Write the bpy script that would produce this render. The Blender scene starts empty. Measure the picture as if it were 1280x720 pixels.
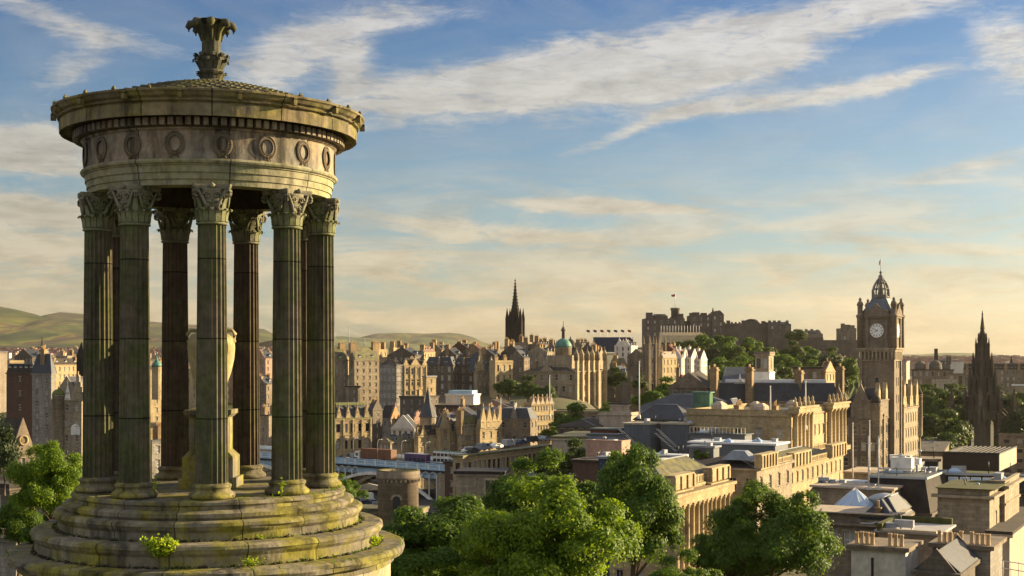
import bpy, bmesh, math, random
import numpy as np
from mathutils import Vector, Matrix
R=math.radians
S=bpy.context.scene; COL=S.collection
# ---------------------------------------------------------------- camera, sky, sun, exposure
F=1700.0; HY=446.0                       # focal length in photo pixels, horizon row
cam=bpy.data.cameras.new('camera'); co=bpy.data.objects.new('camera',cam); COL.objects.link(co)
cam.sensor_width=36; cam.lens=36*F/1280; cam.shift_y=(HY-360)/1280; cam.clip_start=.5; cam.clip_end=40000
co.rotation_euler=(R(90),0,0); S.camera=co
SUN_AZ=70.0; SUN_EL=14.0                  # degrees clockwise from +Y, elevation
sd=Vector((math.sin(R(SUN_AZ))*math.cos(R(SUN_EL)),math.cos(R(SUN_AZ))*math.cos(R(SUN_EL)),math.sin(R(SUN_EL))))
sl=bpy.data.lights.new('sun','SUN'); so=bpy.data.objects.new('sun',sl); COL.objects.link(so)
sl.energy=5.0; sl.angle=R(.5); sl.color=(1.0,.77,.43)
so.rotation_euler=sd.to_track_quat('Z','Y').to_euler()
S.view_settings.view_transform='Standard'; S.view_settings.look='None'; S.view_settings.exposure=1.65; S.view_settings.gamma=1
S.view_settings.use_curve_mapping=False
try:
    S.cycles.max_bounces=6; S.cycles.diffuse_bounces=3; S.cycles.volume_bounces=0; S.cycles.transparent_max_bounces=6
except Exception: pass

class NT:
    def __init__(s,nt): s.nt=nt; nt.nodes.clear()
    def n(s,typ,ins=None,out=0,**pr):
        nd=s.nt.nodes.new(typ)
        for k,v in pr.items(): setattr(nd,k,v)
        for k,v in (ins or {}).items():
            if isinstance(v,bpy.types.NodeSocket): s.nt.links.new(v,nd.inputs[k])
            else: nd.inputs[k].default_value=v
        return nd.outputs[out]
    def m(s,op,a,b=None,c=None,clamp=False):
        ins={0:a}
        if b is not None: ins[1]=b
        if c is not None: ins[2]=c
        return s.n('ShaderNodeMath',ins,operation=op,use_clamp=clamp)
    def ramp(s,f,stops,out=0,interp='LINEAR'):
        nd=s.nt.nodes.new('ShaderNodeValToRGB'); s.nt.links.new(f,nd.inputs[0]); cr=nd.color_ramp; cr.interpolation=interp
        while len(cr.elements)<len(stops): cr.elements.new(.5)
        for e,(p,c) in zip(cr.elements,stops):
            e.position=p; e.color=(c,c,c,1) if not isinstance(c,(tuple,list)) else (*c[:3],1)
        return nd.outputs[out]
    def mix(s,f,a,b,bt='MIX'):
        nd=s.nt.nodes.new('ShaderNodeMix'); nd.data_type='RGBA'; nd.blend_type=bt
        for i,v in ((0,f),(6,a),(7,b)):
            if isinstance(v,bpy.types.NodeSocket): s.nt.links.new(v,nd.inputs[i])
            else: nd.inputs[i].default_value=v if i==0 else (*v[:3],1)
        return nd.outputs[2]
    def noise(s,vec,scale,detail=4,rough=.55,dist=0):
        return s.n('ShaderNodeTexNoise',{'Vector':vec,'Scale':scale,'Detail':detail,'Roughness':rough,'Distortion':dist})
    def map(s,vec,sc=(1,1,1),loc=(0,0,0),rot=(0,0,0)):
        return s.n('ShaderNodeMapping',{'Vector':vec,'Scale':sc,'Location':loc,'Rotation':rot})

def sky_world():
    w=bpy.data.worlds.new('World'); S.world=w; w.use_nodes=True; t=NT(w.node_tree)
    sky=t.n('ShaderNodeTexSky',sky_type='NISHITA',sun_disc=False,sun_elevation=R(SUN_EL),sun_rotation=R(SUN_AZ),altitude=100,air_density=1.0,dust_density=1.2,ozone_density=2.5)
    d=t.n('ShaderNodeTexCoord'); d_v=d; sp=t.nt.nodes.new('ShaderNodeSeparateXYZ'); t.nt.links.new(d,sp.inputs[0])
    x,y,z=sp.outputs
    az=t.m('MULTIPLY',t.m('ARCTAN2',x,y),57.2958); el=t.m('MULTIPLY',t.m('ARCSINE',z),57.2958)
    # a deeper blue overhead, a hazier sky low down (thin high cloud veil)
    ae=t.n('ShaderNodeCombineXYZ',{0:az,1:el,2:0.0})
    wisp=t.noise(t.map(ae,(.10,.30,1),rot=(0,0,R(-14))),1.0,9,.62,1.2)
    fine=t.noise(t.map(ae,(.5,1.1,1),rot=(0,0,R(-18))),1.0,12,.68,1.4)
    fib=t.noise(t.map(ae,(.55,2.8,1),(5,3,0),rot=(0,0,R(-17))),1.0,12,.72,1.2)
    puff=t.noise(t.map(ae,(.30,.85,1),(3.1,7.7,0)),1.0,7,.55,.3)
    def streak(ca,ce,la,le,rot,amt,soft=1.0):
        # elongated bank of cloud centred at azimuth ca, elevation ce (degrees)
        # warp the coordinates so the edges fray
        a=t.m('SUBTRACT',az,ca); e=t.m('SUBTRACT',el,ce)
        wv=t.m('MULTIPLY',t.m('SUBTRACT',wisp,.5),le*3.2)
        e=t.m('ADD',e,wv)
        c,s_=math.cos(R(rot)),math.sin(R(rot))
        u=t.m('ADD',t.m('MULTIPLY',a,c/la),t.m('MULTIPLY',e,s_/la))
        v=t.m('ADD',t.m('MULTIPLY',a,-s_/le),t.m('MULTIPLY',e,c/le))
        r2=t.m('ADD',t.m('MULTIPLY',u,u),t.m('MULTIPLY',v,v))
        g=t.m('EXPONENT',t.m('MULTIPLY',r2,-1.0))
        return t.m('MULTIPLY',g,amt)
    tot=None
    for a in STREAKS:
        g=streak(*a); tot=g if tot is None else t.m('ADD',tot,g)
    nn=t.m('ADD',t.m('MULTIPLY',t.m('SUBTRACT',fib,.5),1.9),t.m('MULTIPLY',t.m('SUBTRACT',fine,.5),1.9))
    tot=t.m('MINIMUM',tot,1.1)
    tot=t.m('MULTIPLY',t.m('SUBTRACT',t.m('ADD',tot,t.m('MULTIPLY',nn,t.m('ADD',t.m('MULTIPLY',tot,.6),.25))),.18),1.2,clamp=True)
    veil=t.m('MULTIPLY',t.ramp(wisp,[(.40,0.0),(.74,1.0)]),.27)
    cl=t.m('ADD',tot,veil)
    # low banks of stratus that thicken to the horizon
    lowm=t.ramp(t.m('MULTIPLY',el,1/20.0),[(.0,1.0),(.26,.8),(.40,0.10),(.62,0.0)])
    lowz=t.noise(t.map(ae,(.13,.75,1),(11.3,2.2,0),rot=(0,0,R(3))),1.0,12,.66,1.0)
    lowc=t.m('MULTIPLY',lowm,t.ramp(lowz,[(.40,.05),(.56,.95)]))
    cl=t.m('ADD',cl,lowc,clamp=True)
    warm=t.ramp(t.m('MULTIPLY',el,1/20.0),[(0.0,(.98,.76,.44)),(.2,(.92,.82,.60)),(.45,(.88,.85,.76)),(.8,(.92,.92,.93))])
    shade=t.ramp(t.m('ADD',t.m('MULTIPLY',puff,.6),t.m('MULTIPLY',fib,.4)),[(.36,.72),(.58,1.12)])
    cc=t.mix(1.0,warm,shade,'MULTIPLY')
    side=t.ramp(t.m('ADD',t.m('MULTIPLY',az,1/60.0),.5),[(0.0,.86),(.5,.98),(.85,1.12)])
    cc=t.mix(1.0,cc,side,'MULTIPLY')
    skym=t.mix(1.0,sky,SKY_TINT,'MULTIPLY')
    tint=t.ramp(t.m('MULTIPLY',el,1/20.0),[(0.0,(.85,.85,.86)),(.35,(.66,.76,.80)),(.65,(.40,.58,.74)),(1.0,(.19,.37,.64))])
    skym=t.mix(1.0,skym,tint,'MULTIPLY')
    # broken warm-white cloud added out of view, above and behind, brightened for fill light
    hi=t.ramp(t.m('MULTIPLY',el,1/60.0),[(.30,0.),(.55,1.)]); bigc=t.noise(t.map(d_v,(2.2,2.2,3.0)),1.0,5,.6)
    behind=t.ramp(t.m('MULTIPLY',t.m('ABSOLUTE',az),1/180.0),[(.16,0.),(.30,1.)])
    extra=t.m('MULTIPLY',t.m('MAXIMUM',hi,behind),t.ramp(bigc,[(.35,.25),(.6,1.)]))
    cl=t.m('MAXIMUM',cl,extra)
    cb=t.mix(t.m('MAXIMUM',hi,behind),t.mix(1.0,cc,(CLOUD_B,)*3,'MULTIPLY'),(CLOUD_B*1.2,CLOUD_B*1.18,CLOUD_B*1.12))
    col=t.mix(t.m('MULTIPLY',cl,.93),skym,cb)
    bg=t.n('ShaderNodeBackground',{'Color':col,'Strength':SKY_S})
    o=t.nt.nodes.new('ShaderNodeOutputWorld'); t.nt.links.new(bg,o.inputs[0])
def AZ(px): return math.degrees(math.atan((px-640)/F))
def EL(px,py): return math.degrees(math.atan((HY-py)/math.hypot(F,px-640)))
STREAKS=[(AZ(x),EL(x,y),lx/F*57,ly/F*57,rot,amt) for x,y,lx,ly,rot,amt in [
 (560,118,120,26,4,1.3),(700,88,170,30,12,1.35),(900,68,190,26,13,1.25),(1080,20,190,24,14,1.1),
 (375,62,90,30,22,1.3),(440,95,22,48,-8,1.0),(500,20,90,16,4,.6),
 (930,128,150,14,6,.95),(1110,103,70,10,8,1.1),(800,160,110,8,20,.7),
 (745,259,115,9,-3,1.25),(20,185,110,28,4,1.5),(20,262,100,16,0,1.4),(70,22,150,14,-14,.75),(90,80,50,22,35,.6),
 (1265,60,50,30,-30,1.0),(1240,205,120,12,10,.6),(620,292,130,14,-6,.9),(450,330,90,16,2,.9),(-30,310,250,30,0,1.0)]]
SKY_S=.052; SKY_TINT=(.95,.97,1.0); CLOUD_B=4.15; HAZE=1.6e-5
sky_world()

# ---------------------------------------------------------------- helpers
def P(px,py,D): return Vector(((px-640)*D/F,D,(HY-py)*D/F))
def Z(py,D): return (HY-py)*D/F
class MB:
    def __init__(s): s.v=[]; s.f=[]; s.mi=[]; s.sm=[]
    def face(s,pts,mi=0,sm=False):
        b=len(s.v); s.v+= [tuple(p) for p in pts]; s.f.append(tuple(range(b,b+len(pts)))); s.mi.append(mi); s.sm.append(sm)
    def box(s,x0,x1,y0,y1,z0,z1,mi=0,bottom=True):
        p=[(x0,y0,z0),(x1,y0,z0),(x1,y1,z0),(x0,y1,z0),(x0,y0,z1),(x1,y0,z1),(x1,y1,z1),(x0,y1,z1)]
        b=len(s.v); s.v+=p
        for q in ((0,1,5,4),(1,2,6,5),(2,3,7,6),(3,0,4,7),(4,5,6,7),(3,2,1,0)):
            s.f.append(tuple(b+i for i in q)); s.mi.append(mi); s.sm.append(False)
    def prism(s,poly,z0,z1,mi=0,top=None):
        """poly: ccw list of (x,y); top: optional other polygon at z1"""
        t=top or poly; n=len(poly); b=len(s.v)
        s.v+=[(x,y,z0) for x,y in poly]+[(x,y,z1) for x,y in t]
        for i in range(n):
            j=(i+1)%n; s.f.append((b+i,b+j,b+n+j,b+n+i)); s.mi.append(mi); s.sm.append(False)
        s.f.append(tuple(b+n+i for i in range(n))); s.mi.append(mi); s.sm.append(False)
        s.f.append(tuple(b+i for i in reversed(range(n)))); s.mi.append(mi); s.sm.append(False)
    def hprism(s,poly,d0,d1,axis='y',mi=0):
        """polygon (u,z) extruded along axis"""
        n=len(poly); b=len(s.v)
        for d in (d0,d1):
            s.v+=[((u,d,z) if axis=='y' else (d,u,z)) for u,z in poly]
        for i in range(n):
            j=(i+1)%n; s.f.append((b+i,b+j,b+n+j,b+n+i)); s.mi.append(mi); s.sm.append(False)
        s.f.append(tuple(b+n+i for i in range(n))); s.mi.append(mi); s.sm.append(False)
        s.f.append(tuple(b+i for i in reversed(range(n)))); s.mi.append(mi); s.sm.append(False)
    def lathe(s,prof,n=32,c=(0,0),mi=0,sm=True,rf=None,cap=True,a0=0,ph=0):
        b=len(s.v)
        for k,(r,z) in enumerate(prof):
            for i in range(n):
                a=2*math.pi*i/n+a0; rr=r*(rf(a,k) if rf else 1)
                s.v.append((c[0]+rr*math.sin(a),c[1]-rr*math.cos(a),z))
        for k in range(len(prof)-1):
            for i in range(n):
                j=(i+1)%n; s.f.append((b+k*n+i,b+k*n+j,b+(k+1)*n+j,b+(k+1)*n+i)); s.mi.append(mi); s.sm.append(sm)
        if cap:
            s.f.append(tuple(b+(len(prof)-1)*n+i for i in range(n))); s.mi.append(mi); s.sm.append(False)
            s.f.append(tuple(b+i for i in reversed(range(n)))); s.mi.append(mi); s.sm.append(False)
    def tube(s,pts,rad,n=6,mi=0):
        pts=[Vector(p) for p in pts]; b=len(s.v)
        rr=rad if isinstance(rad,(list,tuple)) else [rad]*len(pts)
        for k,p in enumerate(pts):
            d=(pts[min(k+1,len(pts)-1)]-pts[max(k-1,0)]).normalized()
            u=d.cross(Vector((0,0,1))); u=u.normalized() if u.length>1e-3 else Vector((1,0,0)); w=d.cross(u)
            for i in range(n):
                a=2*math.pi*i/n; s.v.append(tuple(p+(u*math.cos(a)+w*math.sin(a))*rr[k]))
        for k in range(len(pts)-1):
            for i in range(n):
                j=(i+1)%n; s.f.append((b+k*n+i,b+k*n+j,b+(k+1)*n+j,b+(k+1)*n+i)); s.mi.append(mi); s.sm.append(True)
        s.f.append(tuple(b+(len(pts)-1)*n+i for i in range(n))); s.mi.append(mi); s.sm.append(False)
        s.f.append(tuple(b+i for i in reversed(range(n)))); s.mi.append(mi); s.sm.append(False)
    def arr(s,fn):
        """apply fn(Vector)->Vector on all verts"""
        s.v=[tuple(fn(Vector(p))) for p in s.v]
    def mesh(s,name,mats,merge=False):
        me=bpy.data.meshes.new(name); me.from_pydata(s.v,[],s.f)
        for m in mats: me.materials.append(m)
        me.polygons.foreach_set('material_index',s.mi); me.polygons.foreach_set('use_smooth',s.sm)
        bm=bmesh.new(); bm.from_mesh(me)
        if merge: bmesh.ops.remove_doubles(bm,verts=bm.verts,dist=1e-4)
        bmesh.ops.recalc_face_normals(bm,faces=bm.faces) if merge!='keep' else None
        bm.to_mesh(me); bm.free(); me.update()
        return me
    def build(s,name,mats,parent=None,loc=(0,0,0),rz=0,merge=False):
        if not isinstance(mats,(list,tuple)): mats=[mats]
        me=s.mesh(name,mats,merge); o=bpy.data.objects.new(name,me); COL.objects.link(o)
        o.location=loc; o.rotation_euler=(0,0,rz)
        if parent: o.parent=parent
        return o
def tag(o,label,cat,group=None,kind=None):
    if label: o['label']=label
    if cat: o['category']=cat
    if group: o['group']=group
    if kind: o['kind']=kind
    return o
def thing(name,label,cat,loc=(0,0,0),rz=0,group=None):
    o=bpy.data.objects.new(name,None); COL.objects.link(o); o.location=loc; o.rotation_euler=(0,0,rz); o.empty_display_size=.5
    return tag(o,label,cat,group)
def place(name,me,parent,loc=(0,0,0),rz=0,sc=None):
    o=bpy.data.objects.new(name,me); COL.objects.link(o); o.parent=parent; o.location=loc; o.rotation_euler=(0,0,rz)
    if sc: o.scale=sc
    return o
def copy_tree(o,parent=None,loc=None,rz=None,sc=None,label=None):
    c=o.copy(); COL.objects.link(c)
    if parent: c.parent=parent
    if loc is not None: c.location=loc
    if rz is not None: c.rotation_euler=(0,0,rz)
    if sc: c.scale=sc
    if label: c['label']=label
    for ch in KIDS.get(o.name,[]) or [x for x in o.children]: copy_tree(ch,c)
    return c
KIDS={}

# ---------------------------------------------------------------- materials
M={}
def finish(t,col,rough=.85,bump=None,bs=.3,bd=.05,spec=.3,extra=None):
    ins={'Base Color':col if isinstance(col,bpy.types.NodeSocket) else (*col[:3],1),'Roughness':rough,'Specular IOR Level':spec}
    if extra: ins.update(extra)
    if bump is not None:
        ins['Normal']=t.n('ShaderNodeBump',{'Strength':bs,'Distance':bd,'Height':bump})
    b=t.n('ShaderNodeBsdfPrincipled',ins)
    o=t.nt.nodes.new('ShaderNodeOutputMaterial'); t.nt.links.new(b,o.inputs[0])
def mat(name):
    m=bpy.data.materials.new(name); m.use_nodes=True; M[name]=m; return NT(m.node_tree)
def wallco(t):
    d=t.n('ShaderNodeTexCoord',out=3); sp=t.nt.nodes.new('ShaderNodeSeparateXYZ'); t.nt.links.new(d,sp.inputs[0])
    uv=t.n('ShaderNodeCombineXYZ',{0:t.m('ADD',sp.outputs[0],sp.outputs[1]),1:sp.outputs[2],2:0.0})
    return d,uv
def stone(name,c1,c2,soot=.5,sootc=(.05,.04,.035),bw=.9,bh=.38,moss=0,mossc=(.12,.12,.02)):
    t=mat(name); d,uv=wallco(t)
    rnd=t.n('ShaderNodeObjectInfo',out=5)
    dd=t.n('ShaderNodeVectorMath',{0:d,1:t.n('ShaderNodeCombineXYZ',{0:t.m('MULTIPLY',rnd,50.),1:0.,2:0.})},operation='ADD')
    n1=t.noise(dd,.16,5,.6); n2=t.noise(d,1.7,4,.6)
    base=t.mix(t.ramp(n1,[(.35,0.),(.65,1.)]),c1,c2)
    br=t.n('ShaderNodeTexBrick',{'Vector':uv,'Color1':(1,1,1,1),'Color2':(.68,.68,.70,1),'Mortar':(.5,.48,.45,1),'Scale':1.0,'Mortar Size':.018,'Brick Width':bw,'Row Height':bh,'Bias':-.1})
    base=t.mix(.8,base,br,'MULTIPLY')
    base=t.mix(1.0,base,t.ramp(n2,[(.25,.72),(.7,1.12)]),'MULTIPLY')
    st=t.noise(t.map(dd,(.7,.7,.10)),1.0,6,.65)
    base=t.mix(t.m('MULTIPLY',t.ramp(st,[(.42,0.),(.68,1.)]),soot),base,sootc)
    if moss:
        mn=t.noise(t.map(dd,(.9,.9,.35)),1.0,5,.6)
        base=t.mix(t.m('MULTIPLY',t.ramp(mn,[(.45,0.),(.62,1.)]),moss),base,mossc)
    finish(t,base,.9,t.m('ADD',t.m('MULTIPLY',n2,.5),t.m('MULTIPLY',br,.5)),.4,.04)
stone('stone_gold',(.50,.39,.22),(.38,.29,.165),.35)
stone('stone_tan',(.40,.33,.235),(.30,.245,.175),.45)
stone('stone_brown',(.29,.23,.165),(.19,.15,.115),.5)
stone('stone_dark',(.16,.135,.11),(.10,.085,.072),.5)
stone('stone_grey',(.32,.30,.27),(.24,.22,.195),.5)
stone('stone_soot',(.040,.030,.026),(.022,.018,.017),.3,sootc=(.012,.01,.01))
stone('stone_castle',(.17,.138,.11),(.11,.09,.075),.4)
stone('stone_pale',(.50,.42,.33),(.42,.33,.25),.3,bw=30,bh=30)
stone('pink_harl',(.45,.29,.22),(.40,.25,.19),.25,bw=40,bh=40)
stone('white_harl',(.72,.68,.62),(.62,.58,.52),.3,bw=40,bh=40,sootc=(.2,.18,.15))
stone('brick_red',(.22,.08,.05),(.17,.07,.05),.3,bw=.24,bh=.08)
stone('brick_brown',(.16,.09,.065),(.12,.075,.06),.3,bw=.24,bh=.08)
stone('chimney_stone',(.40,.28,.15),(.26,.18,.10),.5)
def roofm(name,c1,c2,moss=0,rough=.6,bh=.3,streak=(.5,.5,.5)):
    t=mat(name); d,uv=wallco(t)
    n1=t.noise(d,.35,5,.6); n2=t.noise(d,4,3,.6)
    base=t.mix(t.ramp(n1,[(.35,0.),(.65,1.)]),c1,c2)
    br=t.n('ShaderNodeTexBrick',{'Vector':uv,'Color1':(1,1,1,1),'Color2':(.6,.6,.62,1),'Mortar':(.35,.35,.35,1),'Scale':1.0,'Mortar Size':.012,'Brick Width':.35,'Row Height':bh})
    base=t.mix(.7,base,br,'MULTIPLY')
    if moss:
        base=t.mix(t.m('MULTIPLY',t.ramp(t.noise(d,.8,5,.6),[(.4,0.),(.6,1.)]),moss),base,(.16,.15,.03))
    finish(t,base,rough,t.m('ADD',br,n2),.3,.03,spec=.4)
roofm('slate',(.055,.062,.082),(.034,.038,.050))
roofm('slate_brown',(.060,.048,.040),(.034,.029,.027),rough=.95)
roofm('slate_moss',(.10,.085,.05),(.055,.05,.035),.75)
roofm('roof_green',(.13,.17,.035),(.10,.13,.03),.5)
roofm('tile_red',(.17,.06,.04),(.10,.045,.035))
def plain(name,c,rough=.6,spec=.3,metal=0,var=.25,sc=.6,bs=.15,emit=None):
    t=mat(name); d=t.n('ShaderNodeTexCoord',out=3)
    n=t.noise(d,sc,5,.6); n2=t.noise(t.map(d,(1.2,1.2,.2)),1.0,5,.6)
    col=t.mix(1.0,c,t.ramp(n,[(.3,1-var),(.7,1+var*.4)]),'MULTIPLY')
    col=t.mix(t.m('MULTIPLY',t.ramp(n2,[(.5,0.),(.75,1.)]),var*1.2),col,tuple(x*.4 for x in c))
    finish(t,col,rough,n,bs,.03,spec=spec,extra={'Metallic':metal})
plain('white_paint',(.72,.70,.66)); plain('white_roof',(.62,.64,.68),.5,var=.2,sc=.25)
plain('lead',(.20,.22,.26),.45); plain('grey_metal',(.11,.12,.14),.5,var=.15); plain('moss_stone',(.075,.078,.022),.95,var=.5,sc=1.5,bs=.5); plain('grey_roof',(.09,.10,.105),.7,sc=.3)
plain('dark_metal',(.035,.035,.04),.5); plain('black_mesh',(.022,.017,.016),.6); plain('copper_green',(.09,.235,.185),.6,var=.5)
plain('blue_paint',(.30,.46,.60),.45); plain('asphalt',(.05,.05,.052),.9); plain('pavement',(.22,.20,.17),.85)
plain('terracotta',(.52,.36,.20),.8); plain('timber',(.20,.12,.07),.8); plain('cream_paint',(.66,.55,.36),.6)
plain('blue_dark',(.03,.045,.09),.5); plain('orange_harl',(.50,.20,.08),.8); plain('purple_paint',(.10,.05,.14),.3)
plain('red_paint',(.35,.03,.03),.35); plain('rust_brown',(.17,.075,.04),.6,var=.2); plain('van_grey',(.35,.36,.38),.35)
plain('rubber',(.02,.02,.02),.8); plain('flag_cloth',(.05,.05,.10),.8); plain('bark',(.10,.07,.05),.9,sc=3,bs=.6)
plain('tan_roof',(.45,.38,.28),.8,var=.3); plain('gold',(.6,.40,.10),.3,metal=.8)
def glassm(name,c,tint=.5):
    t=mat(name); rnd=t.n('ShaderNodeObjectInfo',out=5)
    isl=t.n('ShaderNodeNewGeometry',out=8)
    r=t.m('FRACT',t.m('ADD',rnd,isl))
    col=t.ramp(r,[(0.,c),(.55,tuple(x*1.6 for x in c)),(.60,(.30,.29,.27)),(1.,(.50,.48,.44))],interp='CONSTANT')
    finish(t,col,.12,spec=.7)
glassm('pane',(.018,.020,.026)); 
t=mat('green_glass'); d=t.n('ShaderNodeTexCoord',out=3); finish(t,t.mix(t.ramp(t.noise(d,.25,3,.5),[(.4,0.),(.6,1.)]),(.03,.11,.075),(.10,.20,.11)),.12,spec=.8)
t=mat('dark_glass'); finish(t,(.02,.03,.035),.08,spec=.8)
def leafm(name,dark,light,trans=.35):
    t=mat(name); isl=t.n('ShaderNodeNewGeometry',out=8); rn=t.n('ShaderNodeObjectInfo',out=5)
    d=t.n('ShaderNodeTexCoord',out=3)
    cl=t.noise(d,.9,3,.6)
    f=t.m('ADD',t.m('MULTIPLY',isl,.6),t.m('MULTIPLY',t.m('SUBTRACT',cl,.3),.9),clamp=True)
    col=t.mix(f,dark,light)
    b=t.n('ShaderNodeBsdfPrincipled',{'Base Color':col,'Roughness':.55,'Specular IOR Level':.25})
    tr=t.n('ShaderNodeBsdfTranslucent',{'Color':t.mix(1.0,col,(1.5,1.35,.5),'MULTIPLY')})
    ms=t.n('ShaderNodeMixShader',{0:trans,1:b,2:tr})
    o=t.nt.nodes.new('ShaderNodeOutputMaterial'); t.nt.links.new(ms,o.inputs[0])
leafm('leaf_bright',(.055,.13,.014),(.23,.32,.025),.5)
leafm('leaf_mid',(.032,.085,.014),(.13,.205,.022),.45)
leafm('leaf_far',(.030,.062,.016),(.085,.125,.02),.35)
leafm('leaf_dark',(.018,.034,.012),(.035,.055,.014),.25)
leafm('weed',(.15,.25,.02),(.34,.42,.035),.5)
# ---------------------------------------------------------------- the monument's stone
def monument_stone(name,warm,cool,moss,mossamt,sootamt=.6,joints=None,ml=(.45,.60),sl=(.48,.66)):
    t=mat(name); d=t.n('ShaderNodeTexCoord',out=3)
    sp=t.nt.nodes.new('ShaderNodeSeparateXYZ'); t.nt.links.new(d,sp.inputs[0])
    n1=t.noise(d,1.1,6,.62); n2=t.noise(d,7,6,.65); n3=t.noise(t.map(d,(2.6,2.6,.38)),1.0,7,.68,.4); n4=t.noise(t.map(d,(1,1,1),(5,9,2)),1.7,5,.6)
    base=t.mix(t.ramp(n1,[(.35,0.),(.62,1.)]),cool,warm)
    base=t.mix(1.0,base,t.ramp(n2,[(.25,.62),(.7,1.2)]),'MULTIPLY')
    mo=t.m('MULTIPLY',t.ramp(n4,[(ml[0],0.),(ml[1],1.)]),mossamt)
    mcol=t.mix(t.ramp(n2,[(.35,0.),(.65,1.)]),moss,tuple(x*1.9 for x in moss))
    base=t.mix(mo,base,mcol)
    base=t.mix(t.m('MULTIPLY',t.ramp(n3,[(sl[0],0.),(sl[1],1.)]),sootamt),base,(.022,.018,.013))
    h=t.m('ADD',n2,t.m('MULTIPLY',n3,.6))
    if joints:
        ang=t.m('MULTIPLY',t.m('ARCTAN2',sp.outputs[0],t.m('MULTIPLY',sp.outputs[1],-1.0)),joints[2])
        uv=t.n('ShaderNodeCombineXYZ',{0:ang,1:t.m('ADD',sp.outputs[2],joints[3]),2:0.0})
        br=t.n('ShaderNodeTexBrick',{'Vector':uv,'Color1':(1,1,1,1),'Color2':(.58,.58,.60,1),'Mortar':(.07,.065,.05,1),'Scale':1.0,'Mortar Size':.013,'Mortar Smooth':.3,'Brick Width':joints[0],'Row Height':joints[1]})
        base=t.mix(.85,base,br,'MULTIPLY'); h=t.m('ADD',h,t.m('MULTIPLY',br,.8))
    finish(t,base,.9,h,.55,.025,spec=.2)
monument_stone('mon_shaft',(.155,.125,.085),(.095,.09,.065),(.052,.066,.016),.65,.75,(9,1.35,1,0),(.40,.60))
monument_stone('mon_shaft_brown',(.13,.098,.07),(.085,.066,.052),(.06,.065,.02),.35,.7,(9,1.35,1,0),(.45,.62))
monument_stone('mon_carved',(.22,.20,.14),(.15,.15,.11),(.10,.12,.04),.55,.5)
monument_stone('mon_frieze',(.33,.26,.185),(.27,.26,.235),(.15,.12,.05),.35,.85,(1.57,4,2.25,0),(.5,.66),(.44,.62))
monument_stone('mon_wreath',(.17,.13,.09),(.12,.105,.085),(.10,.09,.04),.35,.8)
monument_stone('mon_arch',(.34,.30,.19),(.27,.27,.19),(.14,.145,.05),.45,.55,(1.57,9,2.2,.3))
monument_stone('mon_cornice',(.25,.195,.11),(.17,.15,.10),(.13,.115,.028),.7,.65,(1.2,8,2.7,0))
monument_stone('mon_step',(.26,.225,.16),(.17,.155,.12),(.155,.140,.016),.85,.80,(1.3,3,3.2,1),(.42,.60))
monument_stone('mon_drum',(.46,.40,.28),(.36,.32,.24),(.22,.19,.05),.4,.4,(1.2,.6,3.2,0))
monument_stone('mon_roof',(.13,.115,.08),(.085,.08,.055),(.10,.095,.025),.7,.7)
monument_stone('mon_finial',(.10,.095,.065),(.06,.06,.045),(.09,.09,.02),.7,.7)
monument_stone('mon_soffit',(.075,.05,.035),(.05,.04,.03),(.04,.04,.02),.4,.5)

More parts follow.
